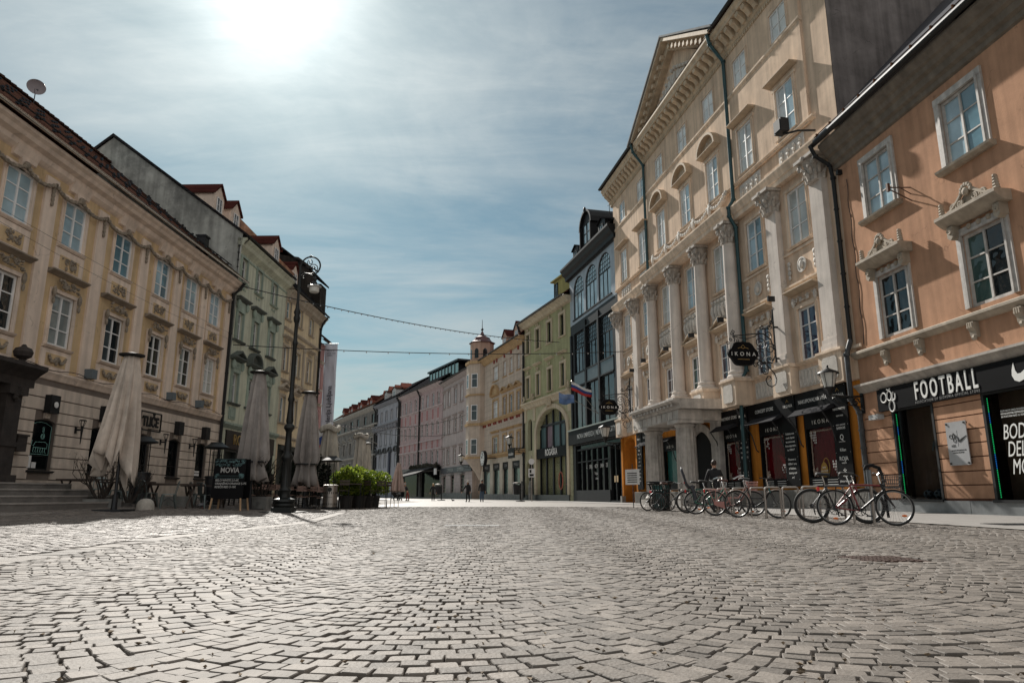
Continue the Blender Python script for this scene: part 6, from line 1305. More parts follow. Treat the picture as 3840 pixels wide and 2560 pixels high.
for z in (1.22,1.3,1.9): B.box(-.58,.46,-.056,-.052,z,z+.006)
B.build('chalk_ornament',ch2,b)
# ================= bollard, steps, planters
gb_=mat('pale_granite',(.40,.37,.33),.75,var=.2,scale=8,bump=.4,bscale=60); bo=MB().lathe([(.25,0),(.25,.24),(.24,.32),(.2,.40),(.13,.455),(.05,.475),(0,.478)],0,0,24).build('stone_bollard',gb_,None,True,(-11.05,21.55,0)); tag(bo,'round-topped pale granite bollard at the end of the stone steps','bollard')
stp=mat('step_stone',(.15,.14,.13),.45,spec=.6,var=.3,scale=2,bump=.25,bscale=40); se=empty('stone_steps',(-11.6,21.4,0),0,'broad dark stone steps with pale sheen-coloured treads in the left foreground','steps'); trd=mat('sheen_tread',(.30,.28,.26),.22,spec=.8,var=.25,scale=2)
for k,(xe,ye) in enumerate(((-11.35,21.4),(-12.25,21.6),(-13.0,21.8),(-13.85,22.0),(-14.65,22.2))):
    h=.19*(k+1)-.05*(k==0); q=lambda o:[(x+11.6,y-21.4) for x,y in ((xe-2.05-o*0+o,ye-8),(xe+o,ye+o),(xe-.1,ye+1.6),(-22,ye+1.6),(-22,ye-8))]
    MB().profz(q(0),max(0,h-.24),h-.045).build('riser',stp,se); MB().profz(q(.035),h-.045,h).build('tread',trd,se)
def planter(x,y,zg,w,h,label): 
    e=MB().profz([(-w/2,-.25),(w/2,-.25),(w/2+.04,.25),(-w/2-.04,.25)],0,h).build('stone_planter',stone,None,False,(x,y,zg)); return tag(e,label,'planter','stone planters on the terrace')
def bare_shrub(x,y,z,h,seed,label,lean=0):
    r=random.Random(seed); B=MB()
    def br(p,d,l,rad,dep):
        q=[p]; cur=Vector(p); dd=Vector(d)
        for k in range(4): dd=(dd+Vector((r.uniform(-.25,.25),r.uniform(-.25,.25),r.uniform(-.08,.16)))).normalized(); cur=cur+dd*l/4; q.append(tuple(cur))
        B.tube(q,[rad*(1-.15*k) for k in range(5)],4,cap=False)
        if dep>0:
            for k in range(r.randint(2,3)): s=q[r.randint(2,4)]; nd=(dd+Vector((r.uniform(-.9,.9),r.uniform(-.9,.9),r.uniform(-.2,.6)))).normalized(); br(s,tuple(nd),l*r.uniform(.5,.75),rad*.55,dep-1)
    for k in range(9): a=2*pi*k/9; br((.08*cos(a),.08*sin(a),0),(.45*cos(a)+lean,.45*sin(a),1),h*.5,.03,3)
    o=B.build('bare_shrub',mat('twig_brown',(.035,.027,.022),.9,var=.3),None,False,(x,y,z)); return tag(o,label,'shrub','leafless shrubs on the terrace')
planter(-12.6,21.9,.1,.9,.36,'low stone planter in front of the loose beige parasol'); bare_shrub(-12.65,21.9,.4,1.7,3,'leafless dark shrub in a planter left of the loose beige parasol'); planter(-11.6,24.9,.12,.9,.42,'low stone planter behind the curved metal chairs')
bare_shrub(-11.95,22.3,.35,1.2,8,'smaller leafless shrub right under the loose beige parasol'); planter(-9.55,26.6,0,.95,.52,'square stone planter right behind the chalkboard'); bare_shrub(-9.35,26.5,.45,1.9,13,'leafless twiggy shrub with string lights behind the chalkboard')
# ================= terrace furniture
galv=mat('galvanised_metal',(.16,.19,.19),.35,.8,var=.25); bwood=mat('dark_wood',(.05,.035,.028),.6,var=.3); lwood=mat('worn_wood_slats',(.26,.17,.14),.6,var=.3,stretch=(6,6,2))
def tolix():
    e=empty('metal_chair',(0,0,0),0,'','chair'); MB().profz([(-.19,-.19),(.19,-.19),(.21,.0),(.18,.19),(-.18,.19),(-.21,0)],.43,.46).build('seat',galv,e)
    for sx in (-1,1):
        for sy in (-1,1): MB().tube([(sx*.17,sy*.17,.44),(sx*.22,sy*.23,.0)],[.045,.02],5).build('leg',galv,e)
    B=MB().tube([(-.2,.18,.45),(-.21,.22,.62),(-.19,.25,.78),(-.1,.27,.85),(.1,.27,.85),(.19,.25,.78),(.21,.22,.62),(.2,.18,.45)],.014,6); B.build('back_hoop',galv,e)
    MB().add([(-.08,.2,.45),(.08,.2,.45),(.1,.27,.84),(-.1,.27,.84),(-.08,.21,.45),(.08,.21,.45),(.1,.28,.84),(-.1,.28,.84)],[(0,1,2,3),(7,6,5,4),(0,4,5,1),(2,6,7,3)]).build('back_splat',galv,e)
    B=MB().box(-.2,.2,-.01,.01,.14,.16).tube([(-.2,-.2,.2),(0,0,.33),(.2,.2,.2)],.008,4).tube([(.2,-.2,.2),(0,0,.33),(-.2,.2,.2)],.008,4).build('brace',galv,e); return e
t0=tolix(); spots=[(-12.9,23.6,200,'behind the lowest step'),(-11.75,23.0,150,'directly under the loose beige parasol'),(-10.95,22.75,-60,'directly behind the granite bollard'),(-11.3,25.6,130,'left of the pair beside the low stone planter'),(-10.6,24.5,170,'between the low planter and the chalkboard'),(-14.3,24.6,20,'at the far left behind the upper steps'),(-13.5,24.2,-50,'second from the left behind the upper steps')]
for i,(x,y,a,l) in enumerate(spots):
    o=t0 if i==0 else copy_tree(t0); o.location=(x,y,tz(x,y)); o.rotation_euler=(0,0,R(a)); o['label']='curved galvanised metal chair '+l; o['group']='galvanised metal terrace chairs'
def xtable():
    e=empty('terrace_table',(0,0,0),0,'','table'); MB().box(-.75,.75,-.35,.35,.72,.77).build('tabletop',bwood,e)
    for sx in (-1,1): 
        for sy in (-1,1): MB().tube([(sx*.6,sy*.28,.72),(sx*.6,-sy*.28,0)],.035,4).build('leg',bwood,e)
    return e
t1=xtable()
for i,(x,y,a,l) in enumerate([(-14.4,23.9,2,'nearest the dark portal'),(-12.6,23.3,5,'behind the bare shrubs'),(-11.3,23.7,3,'behind the granite bollard'),(-10.9,25.3,8,'just left of the chalkboard')]):
    o=t1 if i==0 else copy_tree(t1); o.location=(x,y,tz(x,y)); o.rotation_euler=(0,0,R(a)); o['label']='dark table with crossed legs '+l; o['group']='dark terrace tables'
def slatchair(bm,tall=False):
    e=empty('slatted_chair',(0,0,0),0,'','chair'); h=.75 if tall else .45
    B=MB()
    for k in range(5): B.box(-.2,.2,-.2+.085*k,-.13+.085*k,h,h+.025)
    B.build('seat',bm,e); B=MB()
    for k in range(2): B.box(-.21,.21,.2,.225,h+.24+.12*k,h+.33+.12*k)
    B.build('backrest',bm,e)
    for sx in (-1,1): MB().tube([(sx*.19,-.18,h),(sx*.2,-.2,0)],.015,5).build('leg',iron,e); MB().tube([(sx*.19,.23,h+.46),(sx*.19,.19,h),(sx*.2,.24,0)],.015,5).build('leg',iron,e)
    MB().box(-.2,.2,-.2,-.18,h*.45,h*.45+.02).build('stretcher',iron,e); return e
def slattable():
    e=empty('slatted_table',(0,0,0),0,'','table'); B=MB()
    for k in range(7): B.box(-.55,.55,-.36+.105*k,-.27+.105*k,.72,.75)
    B.build('tabletop',lwood,e); B=MB()
    for sx in (-1,1):
        for sy in (-1,1): MB().tube([(sx*.48,sy*.3,.72),(sx*.5,sy*.32,0)],.018,5).build('leg',iron,e)
    return e
c0=slatchair(lwood); tb0=slattable(); first=True; rr=random.Random(9); i=0
zones=[('behind the street lamp',-9.6,28.2),('left of the street lamp',-10.9,29.0),('between lamp and heater',-8.3,30.3),('beside the steel heater',-8.7,32.0),('deep under the mauve parasols',-10.4,31.2),('near the conifer',-9.9,33.3),('close to the green shop',-12.4,30.8),('at the cream shopfront',-12.0,33.6)]
for k,(zl,x,y) in enumerate(zones):
    o=tb0 if k==0 else copy_tree(tb0); o.location=(x,y,tz(x,y)); o.rotation_euler=(0,0,R(rr.uniform(-12,12))); o['label']='slatted wooden café table '+zl; o['group']='slatted café tables'
    for q,(dx,dy,a,w) in enumerate(((-.35,-.62,180,'front left'),(.35,-.62,180,'front right'),(-.35,.62,0,'rear left'),(.35,.62,0,'rear right'))):
        if (k+q)%5==4: continue
        o=c0 if first else copy_tree(c0); first=False; xx,yy_=x+dx+rr.uniform(-.08,.08),y+dy; o.location=(xx,yy_,tz(xx,yy_)); o.rotation_euler=(0,0,R(a+rr.uniform(-20,20))); o['label']='slatted café chair, %s of the table %s'%(w,zl); o['group']='slatted café chairs'
# high table with rails by the hedge
ht=empty('bar_table',(-6.9,30.6,0),R(8),'black thin-legged bar table in front of the laurel hedge','bar table'); MB().box(-.42,.42,-.3,.3,1.02,1.06).build('tabletop',bwood,ht)
for sx in (-1,1):
    for sy in (-1,1): MB().tube([(sx*.38,sy*.26,1.02),(sx*.38,sy*.26,0)],.016,5).build('leg',iron,ht)
st0=slatchair(bwood,True)
for i,(x,y,a,l) in enumerate([(-7.05,29.9,10,'left of the black bar table'),(-5.95,32.6,20,'at the right end of the laurel hedge'),(-6.3,31.6,150,'right of the black bar table'),(-5.75,34.4,70,'behind the right end of the hedge')]):
    o=st0 if i==0 else copy_tree(st0); o.name='bar_stool' if i==0 else o.name; o.location=(x,y,0); o.rotation_euler=(0,0,R(a)); o['label']='dark high stool with a slatted back '+l; o['category']='stool'; o['group']='dark bar stools'
# ================= laurels in pots
leafm=None
def leaf_material(name,c1,c2,gloss=.35):
    m=bpy.data.materials.new(name); nt,N,L=_nodes(m); b=N['Principled BSDF']; b.inputs['Roughness'].default_value=gloss; g=N.new('ShaderNodeNewGeometry'); mx=N.new('ShaderNodeMix'); mx.data_type='RGBA'; L.new(g.outputs['Random Per Island'],mx.inputs[0]); mx.inputs[6].default_value=(*c1,1); mx.inputs[7].default_value=(*c2,1); L.new(mx.outputs[2],b.inputs['Base Color'])
    t=N.new('ShaderNodeBsdfTranslucent'); L.new(mx.outputs[2],t.inputs[0]); ms=N.new('ShaderNodeMixShader'); ms.inputs[0].default_value=.55; L.new(b.outputs[0],ms.inputs[1]); L.new(t.outputs[0],ms.inputs[2]); L.new(ms.outputs[0],N['Material Output'].inputs[0]); return m
def leaves(parent,shape,n,size,m,seed,loc=(0,0,0),name='foliage'):
    r=np.random.default_rng(seed); P=[]
    while len(P)<n:
        p=r.uniform(-1,1,3)
        d=np.linalg.norm(p)
        if d>1 or d<.35: continue
        w=.82+.18*math.sin(5*p[0]+seed)*math.cos(4*p[2]+p[1]*3)
        if d>w: continue
        P.append((p[0]*shape[0],p[1]*shape[1],shape[3]+p[2]*shape[2]))
    vs=[];fs=[]
    for p in P:
        d=Vector(r.normal(0,1,3)); d=(d+Vector((p[0],p[1],(p[2]-shape[3])*.5+.4))*.8).normalized(); s=d.cross(Vector(r.normal(0,1,3))).normalized(); l=size*r.uniform(.7,1.25); w=l*.36; u=d.cross(s)*l*.12; p=Vector(p); o=len(vs)
        vs+= [tuple(p),tuple(p+d*l*.5+s*w+u),tuple(p+d*l),tuple(p+d*l*.5-s*w+u)]; fs+=[(o,o+1,o+2),(o,o+2,o+3)]
    return MB().add(vs,fs).build(name,m,parent,False,loc)
lf=leaf_material('laurel_leaf',(.055,.115,.012),(.26,.31,.04)); lfd=leaf_material('dark_conifer_leaf',(.006,.011,.006),(.016,.024,.013),.6)
potm=mat('dark_pot',(.03,.028,.027),.7,var=.2)
for i,(x,y,w,h,l) in enumerate([(-7.2,31.0,.76,.85,'leftmost, beside the steel heater'),(-6.85,32.0,.84,.92,'behind the black bar table'),(-6.8,33.5,.92,.95,'third from the steel heater'),(-6.85,35.4,.95,.82,'last one towards the walkers'),(-7.5,33.2,.95,.92,'in the back row nearest the parasol')]):
    e=empty('potted_laurel',(x,y,0),0,'bushy sunlit green laurel in a dark pot, '+l,'potted shrub','laurels in dark pots'); MB().lathe([(.24,0),(.27,.3),(.31,.52),(.33,.55),(.28,.55),(.0,.5)],0,0,18).build('pot',potm,e,True)
    leaves(e,(w,w*.9,h*.8,1.15),3400,.11,lf,30+i); B=MB(); r=random.Random(i)
    for k in range(8): B.tube([(r.uniform(-.1,.1),r.uniform(-.1,.1),.5),(r.uniform(-.3,.3),r.uniform(-.3,.3),1.0),(r.uniform(-.5,.5)*w,r.uniform(-.5,.5)*w,1.6)],[.025,.018,.008],4)
    B.build('stems',mat('twig_brown',(.035,.027,.022)),e)
for x,y,h,w,l in ((-9.9,36.0,2.6,.8,'behind the second mauve parasol'),(-10.9,35.2,2.1,.6,'by the cream shopfront'),(-11.2,31.8,1.9,.5,'at the green shop door')):
    e=empty('dark_conifer',(x,y,tz(x,y)),0,'dark bushy conifer in a pot '+l,'conifer','dark potted conifers'); MB().lathe([(.22,0),(.28,.45),(.24,.45)],0,0,14).build('pot',potm,e,True); MB().tube([(0,0,.4),(0,0,h*.9)],[.05,.02],6).build('trunk',mat('twig_brown',(.035,.027,.022)),e); leaves(e,(w,w,h*.45,h*.52),2400,.13,lfd,60+int(h*10),name='crown')
# ================= banner and flags
bn=empty('hanging_banner',(-15.15,57.5,0),0,'long vertical white museum banner hanging at the end of the left row','banner'); vs=[];fs=[]
x0,x1,z0,z1=-.62,.42,3.6,13.0
B=MB(); 
for j in range(25):
    for i in range(7): vs.append((x0+(x1-x0)*i/6,.05*sin(j*.7+i*.8)+.04*sin(i*2.1),z0+(z1-z0)*j/24))
for j in range(24):
    for i in range(6): a=j*7+i; fs.append((a,a+1,a+8,a+7))
o=B.add(vs,fs).build('cloth',mat('banner_cloth',(.62,.65,.74),.8,var=.06,scale=.5),bn,True); o.modifiers.new('thickness','SOLIDIFY').thickness=.01
text('Mestna galerija Ljubljana',.52,mat('banner_ink',(.03,.035,.06),.7),bn,(-.02,-.16,6.9),(pi/2,-pi/2,0),ext=.01,bold=.006); text('Muzej in',.17,mat('banner_ink',(.03,.035,.06)),bn,(-.4,-.16,12.4),ext=.01,align='LEFT'); text('galerije mesta',.13,mat('banner_ink',(.03,.035,.06)),bn,(-.4,-.16,12.2),ext=.01,align='LEFT'); text('Ljubljane',.13,mat('banner_ink',(.03,.035,.06)),bn,(-.4,-.16,12.02),ext=.01,align='LEFT')
MB().box(-.6,.4,-.15,-.14,10.6,12.98).build('pale_field',mat('banner_pale',(.46,.48,.56),.8),bn) if 0 else None
MB().tube([(-1.3,0,13.05),(.5,0,13.05)],.03,6).tube([(-1.3,0,3.55),(.5,0,3.55)],.03,6).build('banner_pole',iron2,bn)
def flag(loc,rz,L_,H_,cols,label,pole,seed,droop):
    e=empty('flag',loc,rz,label,'flag'); n=len(cols); nx=14
    for s,(nm,c) in enumerate(cols):
        vs=[];fs=[]
        for i in range(nx+1):
            for q in range(4):
                t=i/nx; v=(s+q/3)/n; x=L_*t; z=-H_*v; vs.append((x*cos(droop)-z*sin(droop)*.0,.16*sin(5*t+seed+v*2)*t+.08*sin(9*t+v*4),z*(1-.25*t)-x*sin(droop)+.07*sin(6*t+seed)))
        for i in range(nx):
            for q in range(3): a=i*4+q; fs.append((a,a+1,a+5,a+4))
        o=MB().add(vs,fs).build('stripe',mat(nm,c,.75,var=.1),e,True); o.modifiers.new('thickness','SOLIDIFY').thickness=.006
    MB().tube(pole,.025,6).build('pole',steel,e); return e
fw_,fb_,fr_=('flag_white',(.6,.6,.6)),('flag_blue',(.02,.05,.2)),('flag_red',(.4,.02,.02))
fp=at(bk,-4.6,-.2,7.4); tip=Vector((-2.4,-1.2,2.6))
flag((fp[0]+tip.x,fp[1]+tip.y,fp[2]+tip.z),0,1.9,.8,[fw_,fb_,fr_],'white, blue and red flag streaming from the upper pole on the black glass-fronted house',[(0,0,.1),(-tip.x,-tip.y,-tip.z)],1,.42)
flag((fp[0]-3.5,fp[1]-1.5,fp[2]+1.6),0,1.3,.95,[('flag_pale_blue',(.16,.24,.42)),('flag_sky_blue',(.10,.18,.36))],'pale blue flag drooping from the lower pole on the black glass-fronted house',[(0,0,.1),(3.5,1.5,-1.6)],2.5,.15)
flag((-12.3,47.5,5.4),R(180),1.6,1.9,[fw_,fb_,fr_],'white, blue and red flag hanging over the terrace left of the cream parasol',[(0,0,.1),(-3.3,.4,-1.5)],.6,.5)
# ================= wires across the street
def wire(a,b,sag,label,r=.018,bulbs=0,n=30):
    P=[(a[0]+(b[0]-a[0])*t,a[1]+(b[1]-a[1])*t,a[2]+(b[2]-a[2])*t-sag*4*t*(1-t)) for t in [k/n for k in range(n+1)]]
    e=MB().tube(P,r,4); o=e.build('overhead_wire',iron); tag(o,label,'wire','wires strung over the street')
    if bulbs:
        B=MB()
        for k in range(bulbs): t=(k+.5)/bulbs; i=int(t*n); f=t*n-i; p=[P[i][q]+(P[i+1][q]-P[i][q])*f for q in range(3)]; B.ell((p[0],p[1],p[2]-.06),(.035,.035,.06),5,4)
        B.split('bulb',mat('clear_bulb',(.5,.5,.5),.1),o)
    return o
wire(at(gr,14.5,-.2,12.74),at(gn,-2.4,-.2,15.85),.6,'upper string-light wire sagging across the sky from the grey-green house',.03,60); wire(at(gr,13.7,-.2,9.02),at(be,-26.9,-.2,11.57),.35,'lower nearly straight wire crossing the sky at mid height',.025,20)
wire(at(oc,-6,-1.0,8.8),at(gr,14.3,-.2,9.3),.25,'lower thin wire running along the ochre house front',.006); wire(at(oc,-6,-1.0,9.2),at(gr,14.3,-.2,9.6),.12,'upper thin wire running along the ochre house front',.006)
wire((-15.2,60,6.5),at(lt,-3,-.2,12.3),1.0,'string-light wire in front of the pink houses',.03,70); wire((-15.2,62,6.6),at(lt,-9,-.2,10.0),.8,'plain wire below the string lights in front of the pink houses',.03)
# ================= bicycle racks
rk=None; rl=MB().tube([(-.21,0,0),(-.21,0,.70)]+[(-.21+.07-.07*cos(a),0,.70+.07*sin(a)) for a in (.5,1.0,1.4)]+[(.21-.07+.07*cos(a),0,.70+.07*sin(a)) for a in (1.4,1.0,.5)]+[(.21,0,.70),(.21,0,0)],.024,8).mesh('bike_rack',steel,True)
rp=[(6.95,14.16,'nearest the orange house, in front of the red bicycle'),(6.9,15.25,'behind the big black rear tyre'),(6.85,16.35,'at the black mountain bike'),(6.8,17.4,'empty one left of the big black tyre'),(6.58,18.0,'across the front wheel of the teal bicycle'),(6.5,18.85,'at the teal head tube'),(6.42,20.1,'between the pink and the teal bicycle'),(6.36,21.4,'at the pink bicycle'),(6.3,22.7,'at the green bicycle'),(6.24,24.2,'behind the child seat'),(6.2,25.3,'at the handlebar of the black bicycle'),(6.12,26.6,'farthest, in front of the slatted bin')]
for i,(x,y,l) in enumerate(rp):
    o=put('bike_rack',rl,None,(x,y,.0),(0,0,R(8))); tag(o,'steel hoop bicycle rack '+l,'bike rack','row of steel bicycle racks')
# ================= bicycles
tyre=mat('tyre',(.012,.012,.012),.75); rimm=mat('alloy_rim',(.22,.22,.22),.4,1,var=0); amber=mat('amber_reflector',(.75,.16,.01),.3); redl=mat('red_reflector',(.55,.01,.01),.3); brown=mat('saddle_leather',(.06,.02,.012),.5)
def wheel_meshes(r,tw):
    def f():
        n=40; ring=lambda rr,y=0:[(rr*cos(2*pi*k/n),y,rr*sin(2*pi*k/n)) for k in range(n)]
        t=MB().tube(ring(r-tw),tw,8,True).mesh('tyre',tyre,True); a=MB().tube(ring(r-2*tw-.008),.012,6,True); s=MB()
        for k in range(28):
            w=2*pi*k/28; sy=.03 if k%2 else -.03; w2=w+(.5 if k%4<2 else -.5); s.tube([(.02*cos(w2),sy,.02*sin(w2)),((r-2*tw-.01)*cos(w),0,(r-2*tw-.01)*sin(w))],.0022,3,cap=False)
        s.tube([(0,-.045,0),(0,.045,0)],.022,8); s.tube([(0,-.06,0),(0,.06,0)],.008,6)
        a.add(s.v,s.f); return t,a.mesh('wheel',rimm,True)
    return cached(('wh',r,tw),f)
def bike(rx,ry,fx,fy,col,label,r=.345,tw=.02,step=False,mud=None,rack=None,basket=None,seat=None,bars='flat',front_col=None,saddle_m=None,lean=4,child=False,guard=False,refl=True,thick=.017,saddle_h=.98):
    a=math.atan2(fy-ry,fx-rx); wb=1.05; e=empty('bicycle',(rx,ry,0),a,label,'bicycle','bicycles parked at the racks'); e.rotation_euler=(R(lean),0,a)
    fm=mat('bike_'+col[0],col[1],.3,spec=.6,var=.05); fm2=mat('bike_'+front_col[0],front_col[1],.3,var=.05) if front_col else fm
    t,w=wheel_meshes(r,tw)
    for x in (0,wb): ww=put('wheel',w,e,(x,0,r),(0,random.uniform(0,6),0)); put('tyre',t,ww)
    bb=(.44,0,.28); st=(.30,0,.78); hd=(wb-.20,0,.80); hb=(wb-.15,0,.64); B=MB()
    for s in (-1,1): B.tube([(0,s*.055,r),(.22,s*.045,.30),bb],.010,6).tube([(0,s*.055,r),(st[0],s*.02,st[2]-.06)],.009,6)
    B.tube([bb,st],thick,8)
    if step: B.tube([(hb[0]-.01,0,hb[2]+.02),(.72,0,.42),(.52,0,.30),bb],thick*1.15,8).tube([(hd[0]-.02,0,hd[2]-.05),(.66,0,.50),(.38,0,.5)],thick*.9,8)
    else: B.tube([st,(hd[0],0,hd[2]-.04)],thick*.9,8)
    B.tube([bb,bb],.03,6); B.build('frame',fm,e,True)
    B=MB().tube([hb,hd],thick*1.35,8)
    if not step: B.tube([bb,(hb[0],0,hb[2]+.03)],thick*1.3,8)
    B.build('head_tube',fm2,e,True)
    B=MB().tube([hb,(hb[0]+.02,0,hb[2]-.03)],.02,6)
    for s in (-1,1): B.tube([(hb[0]+.01,s*.05,hb[2]-.02),(hb[0]+.07,s*.055,.5),(wb,s*.055,r)],[.015,.013,.009],6)
    B.build('fork',fm2 if not front_col else mat('bike_black',(.012,.012,.013),.35),e,True)
    B=MB().tube([st,(.255,0,saddle_h-.03)],.013,6); B.tube([hd,(hd[0]-.03,0,hd[2]+.17),(hd[0]-.0,0,hd[2]+.2)],.014,6); B.build('stem_and_post',chrome,e,True)
    B=MB(); z=saddle_h; vs=[];secs=[(-.13,.085,.0),(-.10,.09,.02),(0.0,.07,.012),(.07,.035,.006),(.15,.018,-.005)]
    for x,hw,dz in secs: B_=None; vs.append([(.25+x,hw*cos(q),z+dz+.035*sin(q) if sin(q)>0 else z+dz+.03*sin(q)) for q in [2*pi*k/8 for k in range(8)]])
    flat=sum(vs,[]); n=8; fs=[(j*n+k,j*n+(k+1)%n,(j+1)*n+(k+1)%n,(j+1)*n+k) for j in range(len(secs)-1) for k in range(n)]+[tuple(range(8)),tuple(range(39,31,-1))]; B.add(flat,fs); B.build('saddle',saddle_m or blackm,e,True)
    hx,hz=hd[0],hd[2]+.2; B=MB()
    if bars=='flat': B.tube([(hx-.06,-.30,hz+.02),(hx,-.1,hz),(hx,.1,hz),(hx-.06,.30,hz+.02)],.011,6)
    else: B.tube([(hx-.28,-.28,hz+.04),(hx-.16,-.30,hz+.10),(hx-.02,-.2,hz+.12),(hx,0,hz),(hx-.02,.2,hz+.12),(hx-.16,.30,hz+.10),(hx-.28,.28,hz+.04)],.011,6)
    for s in (-1,1): B.tube([(hx-.01,s*.2,hz+.02),(hx+.06,s*.24,hz-.03)],.006,5); B.tube([(hx,s*.12,hz),(hx+.12,s*.06,hz-.05),(hx+.03,0,hz-.3),(hx+.02,0,hb[2])],.004,4)
    h=B.build('handlebar',chrome if bars!='flat' else mat('bike_black',(.012,.012,.013),.35),e,True); B=MB()
    for s in (-1,1): ex=-.06 if bars=='flat' else -.28; B.tube([(hx+ex*.8,s*.26,hz+(.02 if bars=='flat' else .05)),(hx+ex*1.15,s*.34 if bars=='flat' else s*.27,hz+(.025 if bars=='flat' else .03))],.017,7)
    B.build('grip',blackm,h,True)
    B=MB(); n=20; R1=.095; B.tube([(bb[0]+R1*cos(2*pi*k/n),-.05,bb[2]+R1*sin(2*pi*k/n)) for k in range(n)],.008,5,True); B.tube([(bb[0],-.07,bb[2]),(bb[0]+.14,-.08,bb[2]-.10)],.011,5).tube([(bb[0],.07,bb[2]),(bb[0]-.14,.08,bb[2]+.10)],.011,5).box(bb[0]+.09,bb[0]+.19,-.17,-.08,bb[2]-.115,bb[2]-.09).box(bb[0]-.19,bb[0]-.09,.08,.17,bb[2]+.09,bb[2]+.115)
    for k in range(5): B.tube([(bb[0],-.05,bb[2]),(bb[0]+R1*cos(k*1.257),-.05,bb[2]+R1*sin(k*1.257))],.007,4)
    B.tube([(bb[0],-.05,bb[2]+R1),(0,-.05,r+.04)],.004,4).tube([(bb[0],-.05,bb[2]-R1),(.02,-.05,r-.1),(.05,-.05,r-.16)],.004,4); B.lathe([(.045,-.01),(.045,.01)],0,0,12); B.v[-24:]=[(v[0],v[2]-.045,v[1]+r) for v in B.v[-24:]]; B.tube([(.03,-.06,r-.05),(.05,-.06,r-.18)],.014,5); B.build('crankset',iron2,e,True)
    if mud:
        mm=mat('mudguard_'+mud[0],mud[1],.35,.2,var=.05)
        for x,a0,a1 in ((0,-.1,2.6),(wb,.9,2.9)):
            rr=r+.018; P=[(x+rr*cos(a0+(a1-a0)*k/14) if x==0 else x+rr*cos(a0+(a1-a0)*k/14),rr*sin(a0+(a1-a0)*k/14)+r) for k in range(15)]; vs=[];fs=[]
            for px,pz in P:
                for yy in (-.028,0,.028): vs.append((px,yy,pz+(0 if yy else .008)))
            for k in range(14):
                for q in range(2): i=k*3+q; fs.append((i,i+1,i+4,i+3))
            o=MB().add(vs,fs).build('mudguard',mm,e,True); o.modifiers.new('thickness','SOLIDIFY').thickness=.004
    if rack:
        B=MB().tube([(-.26,-.06,.74),(.22,-.06,.74)],.007,5).tube([(-.26,.06,.74),(.22,.06,.74)],.007,5)
        for k in range(5): B.tube([(-.24+.1*k,-.06,.74),(-.24+.1*k,.06,.74)],.006,4)
        for s in (-1,1): B.tube([(-.15,s*.06,.74),(0,s*.06,r)],.006,4).tube([(.05,s*.06,.74),(0,s*.06,r)],.006,4)
        q=B.build('luggage_rack',mat('rack_'+rack[0],rack[1],.4),e); MB().box(-.3,-.255,-.045,.045,.66,.74).build('tail_lamp',redl,q)
    if basket:
        B=MB(); bx,bz=hx+.2,hz-.18; 
        for k in range(9):
            for s in (-1,1): B.tube([(bx-.13+.0325*k,s*.13,bz-.1),(bx-.16+.04*k,s*.17,bz+.12)],.004,4)
            B.tube([(bx+.13,-.13+.0325*k,bz-.1),(bx+.16,-.17+.0425*k,bz+.12)],.004,4).tube([(bx-.13,-.13+.0325*k,bz-.1),(bx-.16,-.17+.0425*k,bz+.12)],.004,4).tube([(bx-.13+.0325*k,-.13,bz-.1),(bx-.13+.0325*k,.13,bz-.1)],.004,4)
        for q in range(4):
            f=q/3; w=.13+.03*f; y=.13+.04*f; z=bz-.1+.22*f; B.tube([(bx-w,-y,z),(bx+w,-y,z),(bx+w,y,z),(bx-w,y,z)],.006,4,True)
        B.tube([(hx,0,hz),(bx-.1,0,bz)],.012,5); B.build('basket',mat('basket_'+basket[0],basket[1],.6),e)
    if child:
        sm=mat('child_seat_grey',(.03,.033,.042),.6); B=MB(); vs=[]; prof=[(.02,.80,.14),(-.16,.80,.16),(-.22,.9,.17),(-.27,1.1,.17),(-.33,1.3,.14),(-.36,1.38,.07)]
        for x,z,hw in prof: vs+=[(x,-hw,z+.05),(x-.02,-hw*.6,z-.01),(x-.03,0,z-.02),(x-.02,hw*.6,z-.01),(x,hw,z+.05)]
        fs=[(j*5+k,j*5+k+1,j*5+k+6,j*5+k+5) for j in range(5) for k in range(4)]; o=B.add(vs,fs).build('child_seat',sm,e,True); o.modifiers.new('thickness','SOLIDIFY').thickness=.03
        B=MB()
        for s in (-1,1): B.tube([(-.1,s*.17,.85),(-.02,s*.19,.65),(0,s*.19,.42)],[.06,.05,.06],6)
        B.build('leg_guard',sm,o,True); MB().box(-.31,-.27,-.06,.06,.92,.98).build('seat_reflector',redl,o)
    if guard: MB().prism([(bb[0]+.13*cos(q),bb[2]+.13*sin(q)) for q in [pi*1.5-pi*k/10 for k in range(11)]][::-1]+[(0,r-.045),(-.03,r),(0,r+.045)][::1],-.075,-.06).build('chain_guard',fm,e)
    if refl:
        B=MB(); q=random.uniform(3.6,5.6); rr=r*.62
        for x,w in ((0,q),(wb,q+.8)): B.ell((x+rr*cos(w),-.02,r+rr*sin(w)),(.05,.012,.022),8,5)
        B.build('spoke_reflector',amber,e)
    return e
K_=('black',(.012,.012,.013)); 
bike(6.35,15.15,7.28,14.85,('silver',(.12,.12,.125)),'mountain bike with a fat black rear tyre and dark red front tube',.36,.03,False,front_col=('dark_red',(.16,.012,.02)),lean=3,thick=.02,saddle_h=1.0,refl=False)
bike(6.38,14.12,7.2,13.83,('red',(.16,.01,.014)),'red and black bicycle nearest the viewer with a wire basket on its handlebar',.345,.018,False,mud=K_,rack=K_,basket=('wire',(.05,.05,.05)),front_col=K_,lean=-3)
bike(5.95,18.85,6.7,18.25,K_,'black bicycle with a teal head tube and white front mudguard',.35,.017,True,mud=('pale',(.35,.3,.28)),front_col=('teal',(.015,.12,.12)),lean=4)
